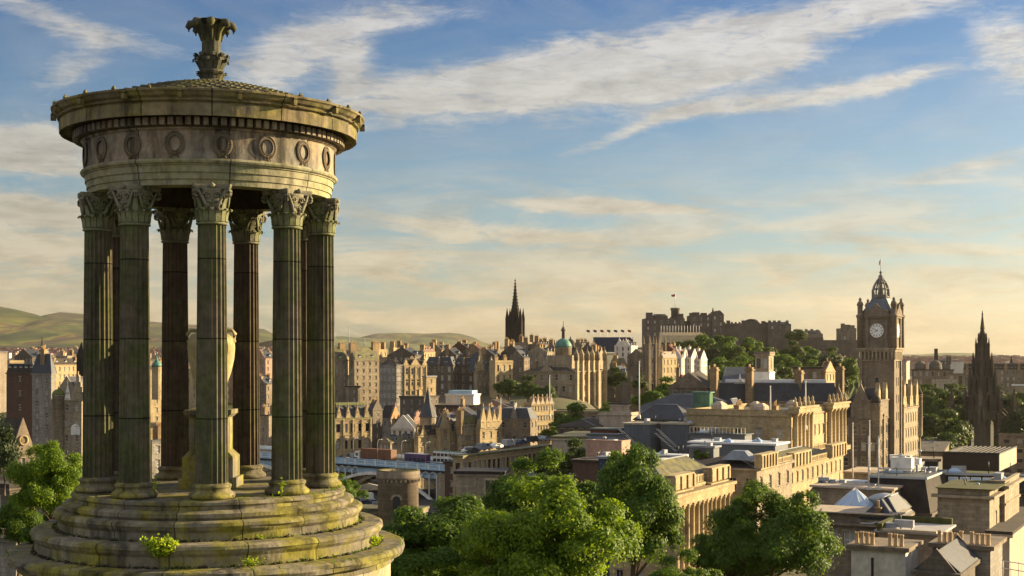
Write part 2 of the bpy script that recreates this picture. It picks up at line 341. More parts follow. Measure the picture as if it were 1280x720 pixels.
def monument():
    D=25.0; cx=-0.2211*D
    root=thing('round_temple','round open stone temple with nine mossy fluted columns on a stepped base','monument',(cx,D,0))
    # stepped base (each course a part)
    def course(name,prof,m,n=220,jit=.006,seed=0):
        rr=random.Random(seed); w=[rr.uniform(-1,1) for _ in range(40)]
        mb=MB(); mb.lathe(prof,n,rf=lambda a,k:1+jit*sum(w[i]*math.sin((i+3)*3*a+k*1.7+w[i+9]*6) for i in range(6))*.35,sm=False); return mb.build(name,M[m],root,merge=True)
    course('drum_wall',[(3.27,-9),(3.27,-3.72)],'mon_drum',seed=1)
    def step(ro,zt,zb,ri,seed,lip=.12,th=.2):
        # a projecting rounded tread edge over a slightly set-back riser
        prof=[(ri,zb-.003),(ro-lip,zb),(ro-lip-.005,zt-th-.07),(ro-.035,zt-th-.01),(ro-.01,zt-th+.06),(ro,zt-.08),(ro-.02,zt-.025),(ro-.07,zt),(ri,zt+.015)]
        return course('step',prof,'mon_step',seed=seed)
    step(3.55,-3.42,-3.74,2.6,2,.20,.16)
    step(3.15,-3.04,-3.41,2.5,3,.08,.13)
    step(2.77,-2.71,-3.03,2.2,4,.08,.12)
    course('platform',[(0,-2.73),(2.55,-2.72),(2.60,-2.66),(2.60,-2.60),(2.50,-2.56),(2.42,-2.55),(2.42,-2.50),(2.45,-2.47),(2.44,-2.43),(2.38,-2.40),(0,-2.385)],'mon_step',seed=5)
    # soil and litter caught in the step angles
    mb=MB(); rr=random.Random(5)
    for R0,zz in ((3.0,-3.41),(2.66,-3.03)):
        for i in range(260):
            a=rr.uniform(0,2*math.pi); r=R0+rr.uniform(.0,.06)+(.09 if R0<2.7 else .11)*0; s=rr.uniform(.015,.05)
            x,y=(r+.07)*math.sin(a),-(r+.07)*math.cos(a)
            mb.lathe([(s*.3,zz-.01),(s,zz+s*.3),(s*.4,zz+s*.8)],5,(x,y),sm=False)
    gm=MB(); rg=random.Random(17)      # moss and grass blades rooted along the step angles and joints
    for R0,zz,n in ((3.07,-3.41,420),(2.70,-3.03,320),(3.5,-3.415,60),(2.35,-2.395,90)):
        for i in range(n):
            a=rg.gauss(1.1,.9) if rg.random()<.6 else rg.uniform(0,6.28); r=R0+rg.uniform(0,.05); x,y=r*math.sin(a),-r*math.cos(a); h=rg.uniform(.02,.07)*(1.5 if rg.random()<.1 else 1); w_=rg.uniform(.006,.016); t_=rg.uniform(0,3.14); dx,dy=w_*math.cos(t_),w_*math.sin(t_); lx,ly=rg.gauss(0,.02),rg.gauss(0,.02)
            gm.face([(x-dx,y-dy,zz-.01),(x+dx,y+dy,zz-.01),(x+lx+dx*.6,y+ly+dy*.6,zz+h*.7),(x+lx*1.6,y+ly*1.6,zz+h)])
    gg=gm.build('moss_and_grass',M['leaf_mid'],root); gg['kind']='stuff'
    lt=mb.build('leaf_litter',M['soil'],root); lt['kind']='stuff'
    # column, nine of them
    def base_mesh():
        mb=MB(); pr=[]
        def tor(r,z,h,k=6): 
            for i in range(k+1):
                a=-math.pi/2+math.pi*i/k; pr.append((r+h/2*math.cos(a)*.9,z+h/2+h/2*math.sin(a)))
        pr.append((.0,0)); tor(.345,0.0,.10); pr.append((.345,.11)); pr.append((.315,.13)); pr.append((.305,.155)); pr.append((.32,.17)); tor(.30,.175,.07,5); pr.append((.285,.25)); pr.append((.275,.262)); pr.append((0,.262))
        mb.lathe(pr,40,cap=False); return mb.mesh('column_base',[M['mon_step']],True)
    def shaft_mesh():
        mb=MB(); H=4.36; nf=20; sub=6
        pr=[]; K=14
        for k in range(K+1):
            f=k/K; r=.272-.030*f-.006*f*f; pr.append((r,.262+f*H))
        def rf(a,k):
            u=(a*nf/(2*math.pi))%1.0; return 1-.105*max(0,math.sin(math.pi*u))**.6 if .08<u<.92 else 1.0
        mb.lathe(pr,nf*sub,rf=rf,sm=False); 
        me=mb.mesh('column_shaft',[M['mon_shaft']],True); return me
    z0=.262+4.36
    def bell_mesh():
        mb=MB(); H=.66
        # necking + drooping lotus leaf ring + bell
        mb.lathe([(.245,z0),(.268,z0+.012),(.268,z0+.035),(.24,z0+.045),(.235,z0+.25),(.245,z0+.40),(.29,z0+.56),(.31,z0+.60)],40)
        for i in range(16):     # lower ring of leaves whose tips curl out
            a=2*math.pi*i/16; ca,sa=math.sin(a),-math.cos(a); tx,ty=math.cos(a),math.sin(a)
            pts=[(.247,.05,.044),(.255,.15,.048),(.275,.22,.046),(.32,.262,.036),(.345,.245,.022),(.34,.22,.010)]
            for side in (0,1):
                pass
            for k in range(len(pts)-1):
                r0,h0,w0=pts[k]; r1,h1,w1=pts[k+1]
                q=[]
                for r,h,w,sg in ((r0,h0,w0,-1),(r0,h0,w0,1),(r1,h1,w1,1),(r1,h1,w1,-1)):
                    q.append((r*ca+tx*w*sg,r*sa+ty*w*sg,z0+h))
                mb.face(q,sm=True); mb.face([(x*1.0+ca*.018,y+sa*.018,z+.006) for x,y,z in q],sm=True)
        return mb.mesh('capital_bell',[M['mon_carved']],False)
    def abacus_mesh():
        mb=MB(); zt=z0+.60; h=.068
        # concave-sided abacus: four horns
        poly=[]
        for q in range(4):
            a=math.pi/4+q*math.pi/2; c,s=math.cos(a),math.sin(a)
            for da in (-.05,.05):
                poly.append((.44*math.cos(a+da),.44*math.sin(a+da)))
            a2=a+math.pi/4
            for f in (.5,):
                poly.append((.285*math.cos(a2-.22),.285*math.sin(a2-.22))); poly.append((.275*math.cos(a2),.275*math.sin(a2))); poly.append((.285*math.cos(a2+.22),.285*math.sin(a2+.22)))
        mb.prism([(x*.95,y*.95) for x,y in poly],zt-.008,zt+.03,top=[(x,y) for x,y in poly]); mb.prism(poly,zt+.03,zt+h)
        # rosette on each side
        for q in range(4):
            a=q*math.pi/2; mb.lathe([(.0,zt+.0),(.05,zt+.02),(.055,zt+.06),(.0,zt+.10)],8,(.30*math.cos(a),.30*math.sin(a)))
        return mb.mesh('abacus',[M['mon_carved']],False)
    def volute_mesh():
        mb=MB()
        def spiral(o,d,n,r0,turns,th,flip=1,z=0,st=0):
            """ribbon spiral in plane (d,z) centred o"""
            pts=[]
            for k in range(16):
                f=k/15; a=st+flip*turns*2*math.pi*f; r=r0*(1-.78*f)
                pts.append(Vector(o)+Vector(d)*(math.cos(a)*r)+Vector((0,0,math.sin(a)*r)))
            mb.tube(pts,[th*(1-.45*k/15) for k in range(16)],5)
        for q in range(4):
            a=math.pi/4+q*math.pi/2; dr=Vector((math.cos(a),math.sin(a),0)); tn=Vector((-dr.y,dr.x,0))
            for sg in (-1,1):
                # stalk sweeping up from the bell to the corner
                pts=[dr*.235+tn*sg*.12+Vector((0,0,z0+.26)),dr*.28+tn*sg*.10+Vector((0,0,z0+.38)),dr*.33+tn*sg*.06+Vector((0,0,z0+.50)),dr*.36+tn*sg*.03+Vector((0,0,z0+.585))]
                mb.tube(pts,[.026,.028,.026,.022],6)
                spiral(dr*.375+tn*sg*.015+Vector((0,0,z0+.515)),dr,tn,.068,1.4,.022,-1,st=math.pi/2)
                # face scrolls between the corners
                fa=a+sg*math.pi/4; fd=Vector((math.cos(fa),math.sin(fa),0)); ft=Vector((-fd.y,fd.x,0))*(-sg)
                spiral(fd*.275+ft*.085+Vector((0,0,z0+.49)),ft,fd,.062,1.3,.018,1,st=0)
                spiral(fd*.262+ft*.060+Vector((0,0,z0+.355)),ft,fd,.045,1.2,.015,-1,st=math.pi)
                mb.tube([fd*.25+ft*.015+Vector((0,0,z0+.27)),fd*.262+ft*.12+Vector((0,0,z0+.36)),fd*.27+ft*.15+Vector((0,0,z0+.47))],[.016,.02,.016],5)
            # curling leaf under each corner
            for k in range(4):
                w=.05-.009*k; r=(.25,.275,.315,.345)[k]; h=(.24,.34,.43,.465)[k]; r2=(.275,.315,.345,.335)[k]; h2=(.34,.43,.465,.44)[k]
                q=[dr*r-tn*w,dr*r+tn*w,dr*r2+tn*(w-.009),dr*r2-tn*(w-.009)]
                zz=[h,h,h2,h2]
                for off in (0,.02): mb.face([tuple(p+Vector((0,0,z0+z_))+dr*off) for p,z_ in zip(q,zz)])
        return mb.mesh('volutes',[M['mon_carved']],False)
    mbm,ms,ml,ma,mv=base_mesh(),shaft_mesh(),bell_mesh(),abacus_mesh(),volute_mesh()
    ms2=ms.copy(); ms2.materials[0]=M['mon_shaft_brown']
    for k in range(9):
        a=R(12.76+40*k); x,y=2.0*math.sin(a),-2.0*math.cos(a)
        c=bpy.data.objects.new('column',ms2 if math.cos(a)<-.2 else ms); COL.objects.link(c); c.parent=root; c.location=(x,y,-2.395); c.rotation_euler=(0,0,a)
        for nm,me in (('column_base',mbm),('capital_bell',ml),('abacus',ma),('volutes',mv)):
            place(nm,me,c)
    # entablature
    def ring(name,prof,m,n=220,**k):
        mb=MB(); mb.lathe(prof,n,cap=False,sm=False,**k); return mb.build(name,M[m],root,merge=True)
    ring('architrave',[(1.76,2.89),(2.17,2.89),(2.17,2.985),(2.195,2.99),(2.195,3.10),(2.22,3.105),(2.225,3.215),(2.25,3.222),(2.25,3.235),(2.29,3.255),(2.305,3.285),(2.29,3.31),(2.25,3.33)],'mon_arch')
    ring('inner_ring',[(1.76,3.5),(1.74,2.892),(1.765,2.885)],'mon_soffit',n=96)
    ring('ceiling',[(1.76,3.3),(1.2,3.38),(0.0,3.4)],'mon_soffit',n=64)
    ring('frieze',[(2.25,3.33),(2.235,3.335),(2.235,3.80),(2.27,3.82),(2.29,3.845)],'mon_frieze')
    mb=MB(); nd=104
    for i in range(nd):
        a=2*math.pi*i/nd; da=.62*math.pi/nd
        p=[((r)*math.sin(q),-(r)*math.cos(q)) for r,q in ((2.33,a-da),(2.33,a+da))]
        po=[((r)*math.sin(q),-(r)*math.cos(q)) for r,q in ((2.43,a-da),(2.43,a+da))]
        mb.prism([p[0],po[0],po[1],p[1]],3.865,4.0)
    mb.build('dentils',M['mon_frieze'],root)
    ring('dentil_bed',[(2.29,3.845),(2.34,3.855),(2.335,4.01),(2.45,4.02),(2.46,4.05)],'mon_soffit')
    ring('cornice',[(2.45,4.052),(2.60,4.03),(2.635,3.975),(2.655,3.98),(2.66,4.175),(2.63,4.185),(2.63,4.205),(2.69,4.225),(2.70,4.245),(2.67,4.255),(2.675,4.27),(2.73,4.30),(2.765,4.35),(2.795,4.37),(2.80,4.40),(2.78,4.41),(2.70,4.385),(2.55,4.36)],'mon_cornice',rf=lambda a,k:1+.0012*math.sin(31*a+k)+.001*math.sin(57*a))
    # dome-like scaled stone roof
    mb=MB(); rows=15; r_at=lambda f:(2.62*(1-f)+.30*f); 
    def zr(r): f=(2.62-r)/2.32; return 4.36+.60*f+.07*math.sin(f*math.pi)+.06*f*f
    for k in range(rows):
        f0,f1=k/rows,(k+1)/rows; r0,r1=r_at(f0),r_at(f1); n=max(14,int(2*math.pi*r0/.24))
        for i in range(n):
            a0=2*math.pi*(i+.5*(k%2))/n; a1=a0+2*math.pi/n; am=(a0+a1)/2; t_=.022
            pt=lambda r,a,z:(r*math.sin(a),-r*math.cos(a),z)
            ro=r0+.05; top0=zr(r0)+t_; top1=zr(r1)+.004
            A,B=pt(r0,a0+.004,top0-.01),pt(r0,a1-.004,top0-.01); C=pt(ro+.02,am,top0); Dv,Ev=pt(r1,a1-.004,top1),pt(r1,a0+.004,top1)
            mb.face([A,C,B,Dv,Ev])
            A2,B2,C2=pt(r0,a0+.004,zr(r0)-.02),pt(r0,a1-.004,zr(r0)-.02),pt(ro+.015,am,zr(ro)-.015)
            mb.face([A2,C2,C,A]); mb.face([C2,B2,B,C])
    mb.lathe([(2.62,4.34),(1.9,zr(1.9)-.02),(1.2,zr(1.2)-.02),(.6,zr(.6)-.02),(.2,5.02)],64,cap=False)
    mb.build('scaled_roof',M['mon_roof'],root)
    # antefix knobs round the gutter and the joints of the gutter blocks
    kb=MB(); kb.prism([(-.035,-.05),(.035,-.05),(.03,.06),(-.03,.06)],0,.035,top=[(-.03,-.055),(.03,-.055),(.02,.04),(-.02,.04)]); kb.prism([(-.04,-.065),(.04,-.065),(.03,.0),(-.03,.0)],.035,.085,top=[(-.012,-.04),(.012,-.04),(.01,-.02),(-.01,-.02)])
    km=kb.mesh('antefix',[M['mon_roof']])
    for i in range(27):
        a=2*math.pi*(i+.35)/27; place('antefix',km,root,(2.74*math.sin(a),-2.74*math.cos(a),4.385),a)
    # small worn water spouts
    sb=MB(); sb.prism([(-.03,-.07),(.03,-.07),(.035,.02),(-.035,.02)],-.10,.03); sm_=sb.mesh('spout',[M['mon_cornice']])
    for i in range(18):
        a=2*math.pi*(i+.1)/18; place('spout',sm_,root,(2.745*math.sin(a),-2.745*math.cos(a),4.34),a)
    # wreaths carved on the frieze
    wb=MB()
    rr=random.Random(9)
    for i in range(40):
        a=2*math.pi*i/40; 
        if abs(a-1.5*math.pi)<.09: continue
        cx_,cz_=.135*math.cos(a),.165*math.sin(a)
        tx,tz=-math.sin(a),math.cos(a)
        for s_ in (-1,1):
            ox,oz=cx_*(1+.16*s_),cz_*(1+.16*s_); L=.040
            dx,dz=tx*.8+math.cos(a)*.5*s_,tz*.8+math.sin(a)*.5*s_; l=math.hypot(dx,dz); dx/=l; dz/=l
            w=.016
            wb.face([(ox-dx*L,-.006,oz-dz*L),(ox-dz*w,-.055,oz+dx*w),(ox+dx*L,-.02,oz+dz*L),(ox+dz*w,-.030,oz-dx*w)])
    pts=[(.135*math.cos(2*math.pi*i/40),-.012,.165*math.sin(2*math.pi*i/40)) for i in range(41)]
    wb.tube(pts,.024,6)
    wb.tube([(-.02,-.02,-.165),(-.07,-.02,-.235)],.014,5); wb.tube([(.02,-.02,-.165),(.07,-.02,-.235)],.014,5); wb.tube([(0,-.02,-.15),(0,-.03,-.20)],.022,6)
    wb.arr(lambda p:Vector((p.x,p.y*.62,p.z))); wm=wb.mesh('wreath',[M['mon_wreath']]); 
    for i in range(18):
        a=R(-3+20*i); place('wreath',wm,root,(2.24*math.sin(a),-2.24*math.cos(a),3.575),a)
    # finial: foliage drum, fluted stem and spreading acanthus top
    fn=bpy.data.objects.new('finial',None); 
    mb=MB()
    mb.lathe([(.34,4.97),(.27,5.05),(.20,5.08),(.175,5.13),(.18,5.18),(.215,5.21),(.22,5.25),(.19,5.27),(.185,5.32),(.25,5.42),(.27,5.46),(.22,5.48)],40)
    mb.lathe([(.20,5.47),(.185,5.55),(.175,5.66),(.175,5.80),(.20,5.95),(.24,6.03),(.27,6.08),(.18,6.05),(0,6.02)],48,rf=lambda a,k:1-.06*abs(math.sin(6*a)))
    for i in range(8):      # thick acanthus leaves curling out over the rim
        a=2*math.pi*i/8+.2; c_,s_=math.sin(a),-math.cos(a)
        mb.tube([(c_*r,s_*r,z) for r,z in ((.16,5.80),(.19,5.93),(.24,6.04),(.31,6.11),(.375,6.10),(.415,6.03),(.40,5.96))],[.03,.045,.065,.08,.075,.055,.02],8)
    fin=mb.build('finial',M['mon_finial'],root)
    def leafring(n,r,z,pts,w,off=0):
        lb=MB()
        for i in range(n):
            a=2*math.pi*i/n+off; d=Vector((math.sin(a),-math.cos(a),0)); tt=Vector((math.cos(a),math.sin(a),0))
            for k in range(len(pts)-1):
                (r0,h0,w0),(r1,h1,w1)=pts[k],pts[k+1]
                for lift,dz in ((0,0),(.0,.03)):
                    A=[d*(r+r0)-tt*w*w0,d*(r+r0+.02)+tt*0,d*(r+r1+.02),d*(r+r1)-tt*w*w1]
                    B=[d*(r+r0+.02),d*(r+r0)+tt*w*w0,d*(r+r1)+tt*w*w1,d*(r+r1+.02)]
                    for q in (A,B):
                        lb.face([tuple(p+Vector((0,0,z+h+dz))) for p,h in zip(q,(h0,h0,h1,h1))],sm=True)
        lb.build('leaf_ring',M['mon_finial'],fin)
    leafring(9,.0,5.26,[(.19,0,.8),(.23,.08,1),(.27,.15,.9),(.315,.17,.7),(.325,.14,.4)],.075)
    leafring(9,.0,5.08,[(.18,.0,.8),(.21,.06,1),(.25,.11,.9),(.275,.10,.6)],.07,.35)
    leafring(9,.0,5.42,[(.22,0,.9),(.26,.07,1),(.30,.10,.8),(.32,.07,.5)],.08,.3)
    0 and leafring(8,.0,5.92,[(.21,0,.6),(.25,.10,.9),(.31,.185,1.2),(.38,.20,1.1),(.44,.15,.9),(.45,.06,.6),(.42,.03,.3)],.105,.2)
    leafring(8,.0,5.98,[(.18,0,.6),(.22,.12,1),(.27,.16,.9),(.33,.14,.6)],.09,.6)
    mb=MB()
    # urn on its own pedestal inside the colonnade
    urn=thing('stone_urn','pale stone urn with two loop handles on a square pedestal inside the round temple','urn',(cx,D,-2.385))
    p=MB(); p.box(-.60,.60,-.60,.60,0,.18); p.box(-.53,.53,-.53,.53,.18,.56); p.prism([(-.53,-.53),(.53,-.53),(.53,.53),(-.53,.53)],.56,.68,top=[(-.40,-.40),(.40,-.40),(.40,.40),(-.40,.40)]); p.box(-.40,.40,-.40,.40,.68,1.28); p.prism([(-.42,-.42),(.42,-.42),(.42,.42),(-.42,.42)],1.28,1.34,top=[(-.49,-.49),(.49,-.49),(.49,.49),(-.49,.49)]); p.box(-.50,.50,-.50,.50,1.34,1.42)
    p.arr(lambda q:Vector((q.x*.82,q.y*.82,q.z))); p.build('pedestal',M['mon_step'],urn)
    u=MB(); u.lathe([(.20,1.42),(.21,1.47),(.13,1.52),(.12,1.57),(.17,1.66),(.27,1.85),(.36,2.10),(.415,2.35),(.43,2.55),(.42,2.70),(.36,2.79),(.22,2.83),(.20,2.90),(.27,2.95),(.25,2.99),(.1,3.03),(0,3.04)],48)
    u.build('vessel',M['urn_stone'],urn)
    for sg in (-1,1):
        h=MB(); h.tube([(sg*.33,0,2.60),(sg*.43,0,2.68),(sg*.44,0,2.80),(sg*.38,0,2.87),(sg*.27,0,2.86),(sg*.20,0,2.80)],.035,8); h.build('handle',M['urn_stone'],urn)
    return cx,D
monument_stone('urn_stone',(.42,.34,.20),(.30,.25,.16),(.16,.15,.04),.5,.3)
plain('soil',(.045,.035,.02),.95)
MX,MD=monument()
def weed(name,label,ang,r,z,n,h,spread,leaf,seed,stems=True,m='weed',group=None):
    rr=random.Random(seed); x=MX+r*math.sin(R(ang)); y=MD-r*math.cos(R(ang))
    root=thing(name,label,'plant',(x,y,z),0,group)
    st=MB(); lf=MB()
    for i in range(n):
        a=rr.uniform(0,6.28); l=h*rr.uniform(.5,1); ex=math.cos(a)*spread*rr.uniform(.2,1); ey=math.sin(a)*spread*rr.uniform(.2,1)-.05*0
        pts=[(0,0,0),(ex*.5,ey*.5,l*.7),(ex,ey,l)]
        st.tube(pts,[.006,.004,.002],4)
        for k in range(int(6+leaf*100)):
            f=rr.uniform(.2,1); px_,py_,pz_=ex*f,ey*f,l*(f**.7); s=leaf*rr.uniform(.6,1.3)
            u=Vector((rr.gauss(0,1),rr.gauss(0,1),rr.gauss(0,.5))).normalized(); w=u.cross(Vector((rr.gauss(0,1),rr.gauss(0,1),rr.gauss(0,1)))).normalized()
            c=Vector((px_,py_,pz_))+Vector((rr.gauss(0,1),rr.gauss(0,1),rr.gauss(0,1)))*leaf*.8
            lf.face([tuple(c-u*s),tuple(c-w*s*.5),tuple(c+u*s),tuple(c+w*s*.5)])
    lf.build('leaves',M[m],root); st.build('stem',M[m],root)
weed('leafy_weed','bushy bright green weed growing from the front of the middle step',-2,3.10,-3.20,120,.26,.30,.044,1)
weed('weed_sprout','low green tufts along the right end of the lowest tread',80,3.05,-3.40,60,.18,.24,.028,2)
weed('weed_stalk','thin flowering stalk beside second column from left on platform',-14,2.14,-2.40,4,.46,.10,.030,3)
weed('weed_stalk','thin pale flowering stalk in front of the right hand front column',42,2.38,-2.41,4,.50,.09,.030,4)
weed('weed_stalk','short green stalk between the front middle column and the urn pedestal',20,1.7,-2.40,4,.30,.07,.018,6)
weed('weed_sprout','small straggling sprigs on the lowest tread below the front column',24,3.2,-3.40,14,.15,.28,.026,7)
weed('weed_tuft','dark green tuft of weeds at far left end of lowest tread',-88,3.28,-3.42,60,.26,.26,.035,8,m='leaf_mid')
weed('weed_sprout','tiny green sprouts at the foot of the top riser below front right column',30,2.80,-3.04,7,.10,.10,.02,10)
# ---------------------------------------------------------------- building kit
V3=Vector
def facade(mb,P0,U,N,L,zb,zt,cols,rows,depth=.22,mi=0):
    """wall plane with real window openings (every column x row), reveals set back by depth"""
    us=sorted({0.0,L,*[x for c in cols for x in c]}); vs=sorted({zb,zt,*[x for r in rows for x in r]})
    cs={c for c in cols}; rs={r for r in rows}
    pt=lambda u,v,d=0.0: tuple(P0+U*u+V3((0,0,v))-N*d)
    for i in range(len(us)-1):
        for j in range(len(vs)-1):
            u0,u1,v0,v1=us[i],us[i+1],vs[j],vs[j+1]
            if (u0,u1) in cs and (v0,v1) in rs:
                mb.face([pt(u0,v0),pt(u1,v0),pt(u1,v0,depth),pt(u0,v0,depth)],mi); mb.face([pt(u0,v1),pt(u1,v1),pt(u1,v1,depth),pt(u0,v1,depth)],mi)
                mb.face([pt(u0,v0),pt(u0,v1),pt(u0,v1,depth),pt(u0,v0,depth)],mi); mb.face([pt(u1,v0),pt(u1,v1),pt(u1,v1,depth),pt(u1,v0,depth)],mi)
            else: mb.face([pt(u0,v0),pt(u1,v0),pt(u1,v1),pt(u0,v1)],mi)
WM={}
def winmesh(w,h,style='sash'):
    k=(round(w,2),round(h,2),style)
    if k in WM: return WM[k]
    mb=MB(); f=.07 if style!='bare' else .04; W=w/2
    mb.face([(-W,.05,0),(W,.05,0),(W,.05,h),(-W,.05,h)],1)
    fm=0
    if style!='bare':
        mb.box(-W,-W+f,-.01,.06,0,h,fm); mb.box(W-f,W,-.01,.06,0,h,fm); mb.box(-W+f,W-f,-.01,.06,0,f,fm); mb.box(-W+f,W-f,-.01,.06,h-f,h,fm)
        mb.box(-W+f,W-f,-.005,.055,h*.48,h*.48+.06,fm)
        if style=='sash': mb.box(-.02,.02,0,.05,f,h*.48,fm); mb.box(-.02,.02,0,.05,h*.48+.06,h-f,fm)
    mb.box(-W-.12,W+.12,-.34,-.20,-.16,-.02,2)     # sill
    mb.box(-W-.15,W+.15,-.32,-.20,h+.02,h+.22,2)    # lintel
    if style=='hood': mb.box(-W-.3,W+.3,-.45,-.20,h+.35,h+.5,2)
    me=mb.mesh('window',[M['white_paint'] if style!='dark' else M['dark_metal'],M['pane'],M['stone_tan']])
    WM[k]=me; return me
CHM={}
def chimmesh(w,d,h,pots,m='chimney_stone'):
    k=(w,d,h,pots,m)
    if k in CHM: return CHM[k]
    mb=MB(); mb.box(-w/2,w/2,-d/2,d/2,-3,h); mb.box(-w/2-.1,w/2+.1,-d/2-.1,d/2+.1,h,h+.18)
    for i in range(pots):
        f=(i+.5)/pots-.5; x,y=(f*w,0) if w>=d else (0,f*d)
        hh=.75+.25*((i*7)%3); mb.lathe([(.17,h+.18),(.14,h+.18+hh*.8),(.17,h+.18+hh*.85),(.16,h+.18+hh),(.09,h+.18+hh)],8,(x,y),1)
    me=mb.mesh('chimney',[M[m],M['terracotta']]); CHM[k]=me; return me
class Bd: pass
def solve(C,px,dx,dy):
    k=(px-640)/F; return (k*C.y-C.x)/(dx-k*dy)
def bd(name,label,D,lcr,tb,th=28,wall='stone_tan',roof=('flat',0,'grey_roof'),fl=3.4,bay=2.8,win=(1.0,1.8),style='sash',chim=(),cat='building',group=None,
       course=(),parapet=.9,cornice=.35,faces='AB',maxw=90,skip=1.0,off=1.1,deep=None,zbase=None,nwin=(None,None)):
    l,c,r=lcr; top,bot=tb
    C=P(c,top,D); s_,c_=math.sin(R(th)),math.cos(R(th))
    b=solve(C,r,s_,c_) if r is not None else 10; a=solve(C,l,-c_,s_)
    if deep: b=deep if b<0 or b>deep else b
    a=max(a,2); b=max(min(b,400),2)
    zt=C.z; zg=(Z(bot,D)-3) if zbase is None else zbase; H=zt-zg
    o=Bd(); o.a,o.b,o.H,o.zg,o.D=a,b,H,zg,D
    root=thing(name,label,cat,(C.x,C.y,zg),R(90-th),group); o.root=root
    mb=MB(); w_,h_=win
    nr=max(0,int((H-.8-off+ (fl-h_)*.5)/fl))
    rows=[]; z=H-off-h_
    for i in range(nr):
        if z<.8: break
        rows.append((round(z,4),round(z+h_,4))); z-=fl
    def colsf(L,n):
        n=n if n is not None else max(0,int((L-.8)/bay))
        if n==0: return []
        st=L/n; return [(round(st*(i+.5)-w_/2,4),round(st*(i+.5)+w_/2,4)) for i in range(n)]
    ca=colsf(a,nwin[0]) if 'A' in faces and w_>0 else []; cb=colsf(b,nwin[1]) if 'B' in faces and w_>0 else []
    tot=(len(ca)+len(cb))
    if tot and tot*len(rows)>maxw: rows=rows[:max(1,maxw//tot)]
    if w_<=0: rows=[]
    facade(mb,V3((0,0,0)),V3((1,0,0)),V3((0,-1,0)),b,0,H,cb,rows if cb else [])
    facade(mb,V3((0,0,0)),V3((0,1,0)),V3((-1,0,0)),a,0,H,ca,rows if ca else [])
    mb.face([(b,0,0),(b,a,0),(b,a,H),(b,0,H)]); mb.face([(0,a,0),(0,a,H),(b,a,H),(b,a,0)]); 
    def belt(z0,z1,pr):
        mb.box(-pr,b+pr,-pr,.04,z0,z1); mb.box(-pr,.04,.04,a+pr,z0,z1)
    if cornice: belt(H-.32,H-.002,cornice)
    for cz in course: belt(H-cz-.15,H-cz+.1,.15)
    rk,rh,rm=roof
    if rk=='flat' and parapet:
        q=.3
        mb.box(0,b,0,q,H,H+parapet); mb.box(0,q,q,a,H,H+parapet); mb.box(b-q,b,q,a,H,H+parapet); mb.box(q,b-q,a-q,a,H,H+parapet)
        mb.box(-.08,b+.08,-.08,q+.08,H+parapet,H+parapet+.12); mb.box(-.08,q+.08,q+.08,a,H+parapet,H+parapet+.12); 
    if rk=='gx':
        for x0,x1 in ((0,.35),(b-.35,b)): mb.hprism([(0,H),(a,H),(a/2,H+rh+.25)],x0,x1,'x')
    if rk=='gy':
        for x0,x1 in ((0,.35),(a-.35,a)): mb.hprism([(0,H),(b,H),(b/2,H+rh+.25)],x0,x1,'y')
    if not (rk=='none'): mb.face([(0,0,H-.01),(b,0,H-.01),(b,a,H-.01),(0,a,H-.01)])
    mb.build('wall',[M[wall]],root)
    rb=MB(); e=.25
    if rk=='flat':
        rb.face([(.3,.3,H+.12),(b-.3,.3,H+.12),(b-.3,a-.3,H+.12),(.3,a-.3,H+.12)])
    elif rk=='cap':
        rb.box(-.35,b+.35,-.35,a+.35,H,H+rh)
    elif rk=='gx':
        t=.0
        rb.hprism([(-e,H+.02),(a+e,H+.02),(a/2,H+rh+.02)],.35,b-.35,'x')
    elif rk=='gy':
        rb.hprism([(-e,H+.02),(b+e,H+.02),(b/2,H+rh+.02)],.35,a-.35,'y')
    elif rk=='hip':
        m_=min(a,b)/2
        if b>=a: R1,R2=(m_,a/2),(b-m_-.01,a/2)
        else: R1,R2=(b/2,m_),(b/2,a-m_-.01)
        z0,z1=H+.02,H+rh; A_,B_,C_,D_=(-e,-e,z0),(b+e,-e,z0),(b+e,a+e,z0),(-e,a+e,z0); p,q=(*R1,z1),(*R2,z1)
        if b>=a:
            rb.face([A_,B_,q,p]); rb.face([B_,C_,q]); rb.face([C_,D_,p,q]); rb.face([D_,A_,p])
        else:
            rb.face([A_,B_,p]); rb.face([B_,C_,q,p]); rb.face([C_,D_,q]); rb.face([D_,A_,p,q])
        rb.tube([p,q],.12,5,1); rb.tube([A_,p],.09,5,1); rb.tube([B_,p if b<a else q],.09,5,1)
    elif rk=='mansard':
        i=min(rh*.45,a*.3,b*.3); lo=[(-.05,-.05),(b+.05,-.05),(b+.05,a+.05),(-.05,a+.05)]; hi=[(i,i),(b-i,i),(b-i,a-i),(i,a-i)]
        rb.prism(lo,H+.02,H+rh,top=hi); 
        rb.box(i-.15,b-i+.15,i-.15,a-i+.15,H+rh,H+rh+.22,1)
    if rb.v: rb.build('roof',[M[rm],M['lead']],root)
    wm=winmesh(w_,h_,style) if w_>0 else None
    for (v0,v1) in rows:
        for (u0,u1) in cb: place('window',wm,root,((u0+u1)/2,.20,v0),0)
        for (u0,u1) in ca: place('window',wm,root,(.20,(u0+u1)/2,v0),R(-90))
    for ch in chim:   # (fx,fy,w,d,h,pots[,z offset])
        fx,fy,w,d,h,pots=ch[:6]; me=chimmesh(w,d,h,pots,ch[6] if len(ch)>6 else 'chimney_stone'); place('chimney',me,root,(fx*b,fy*a,H))
    return o
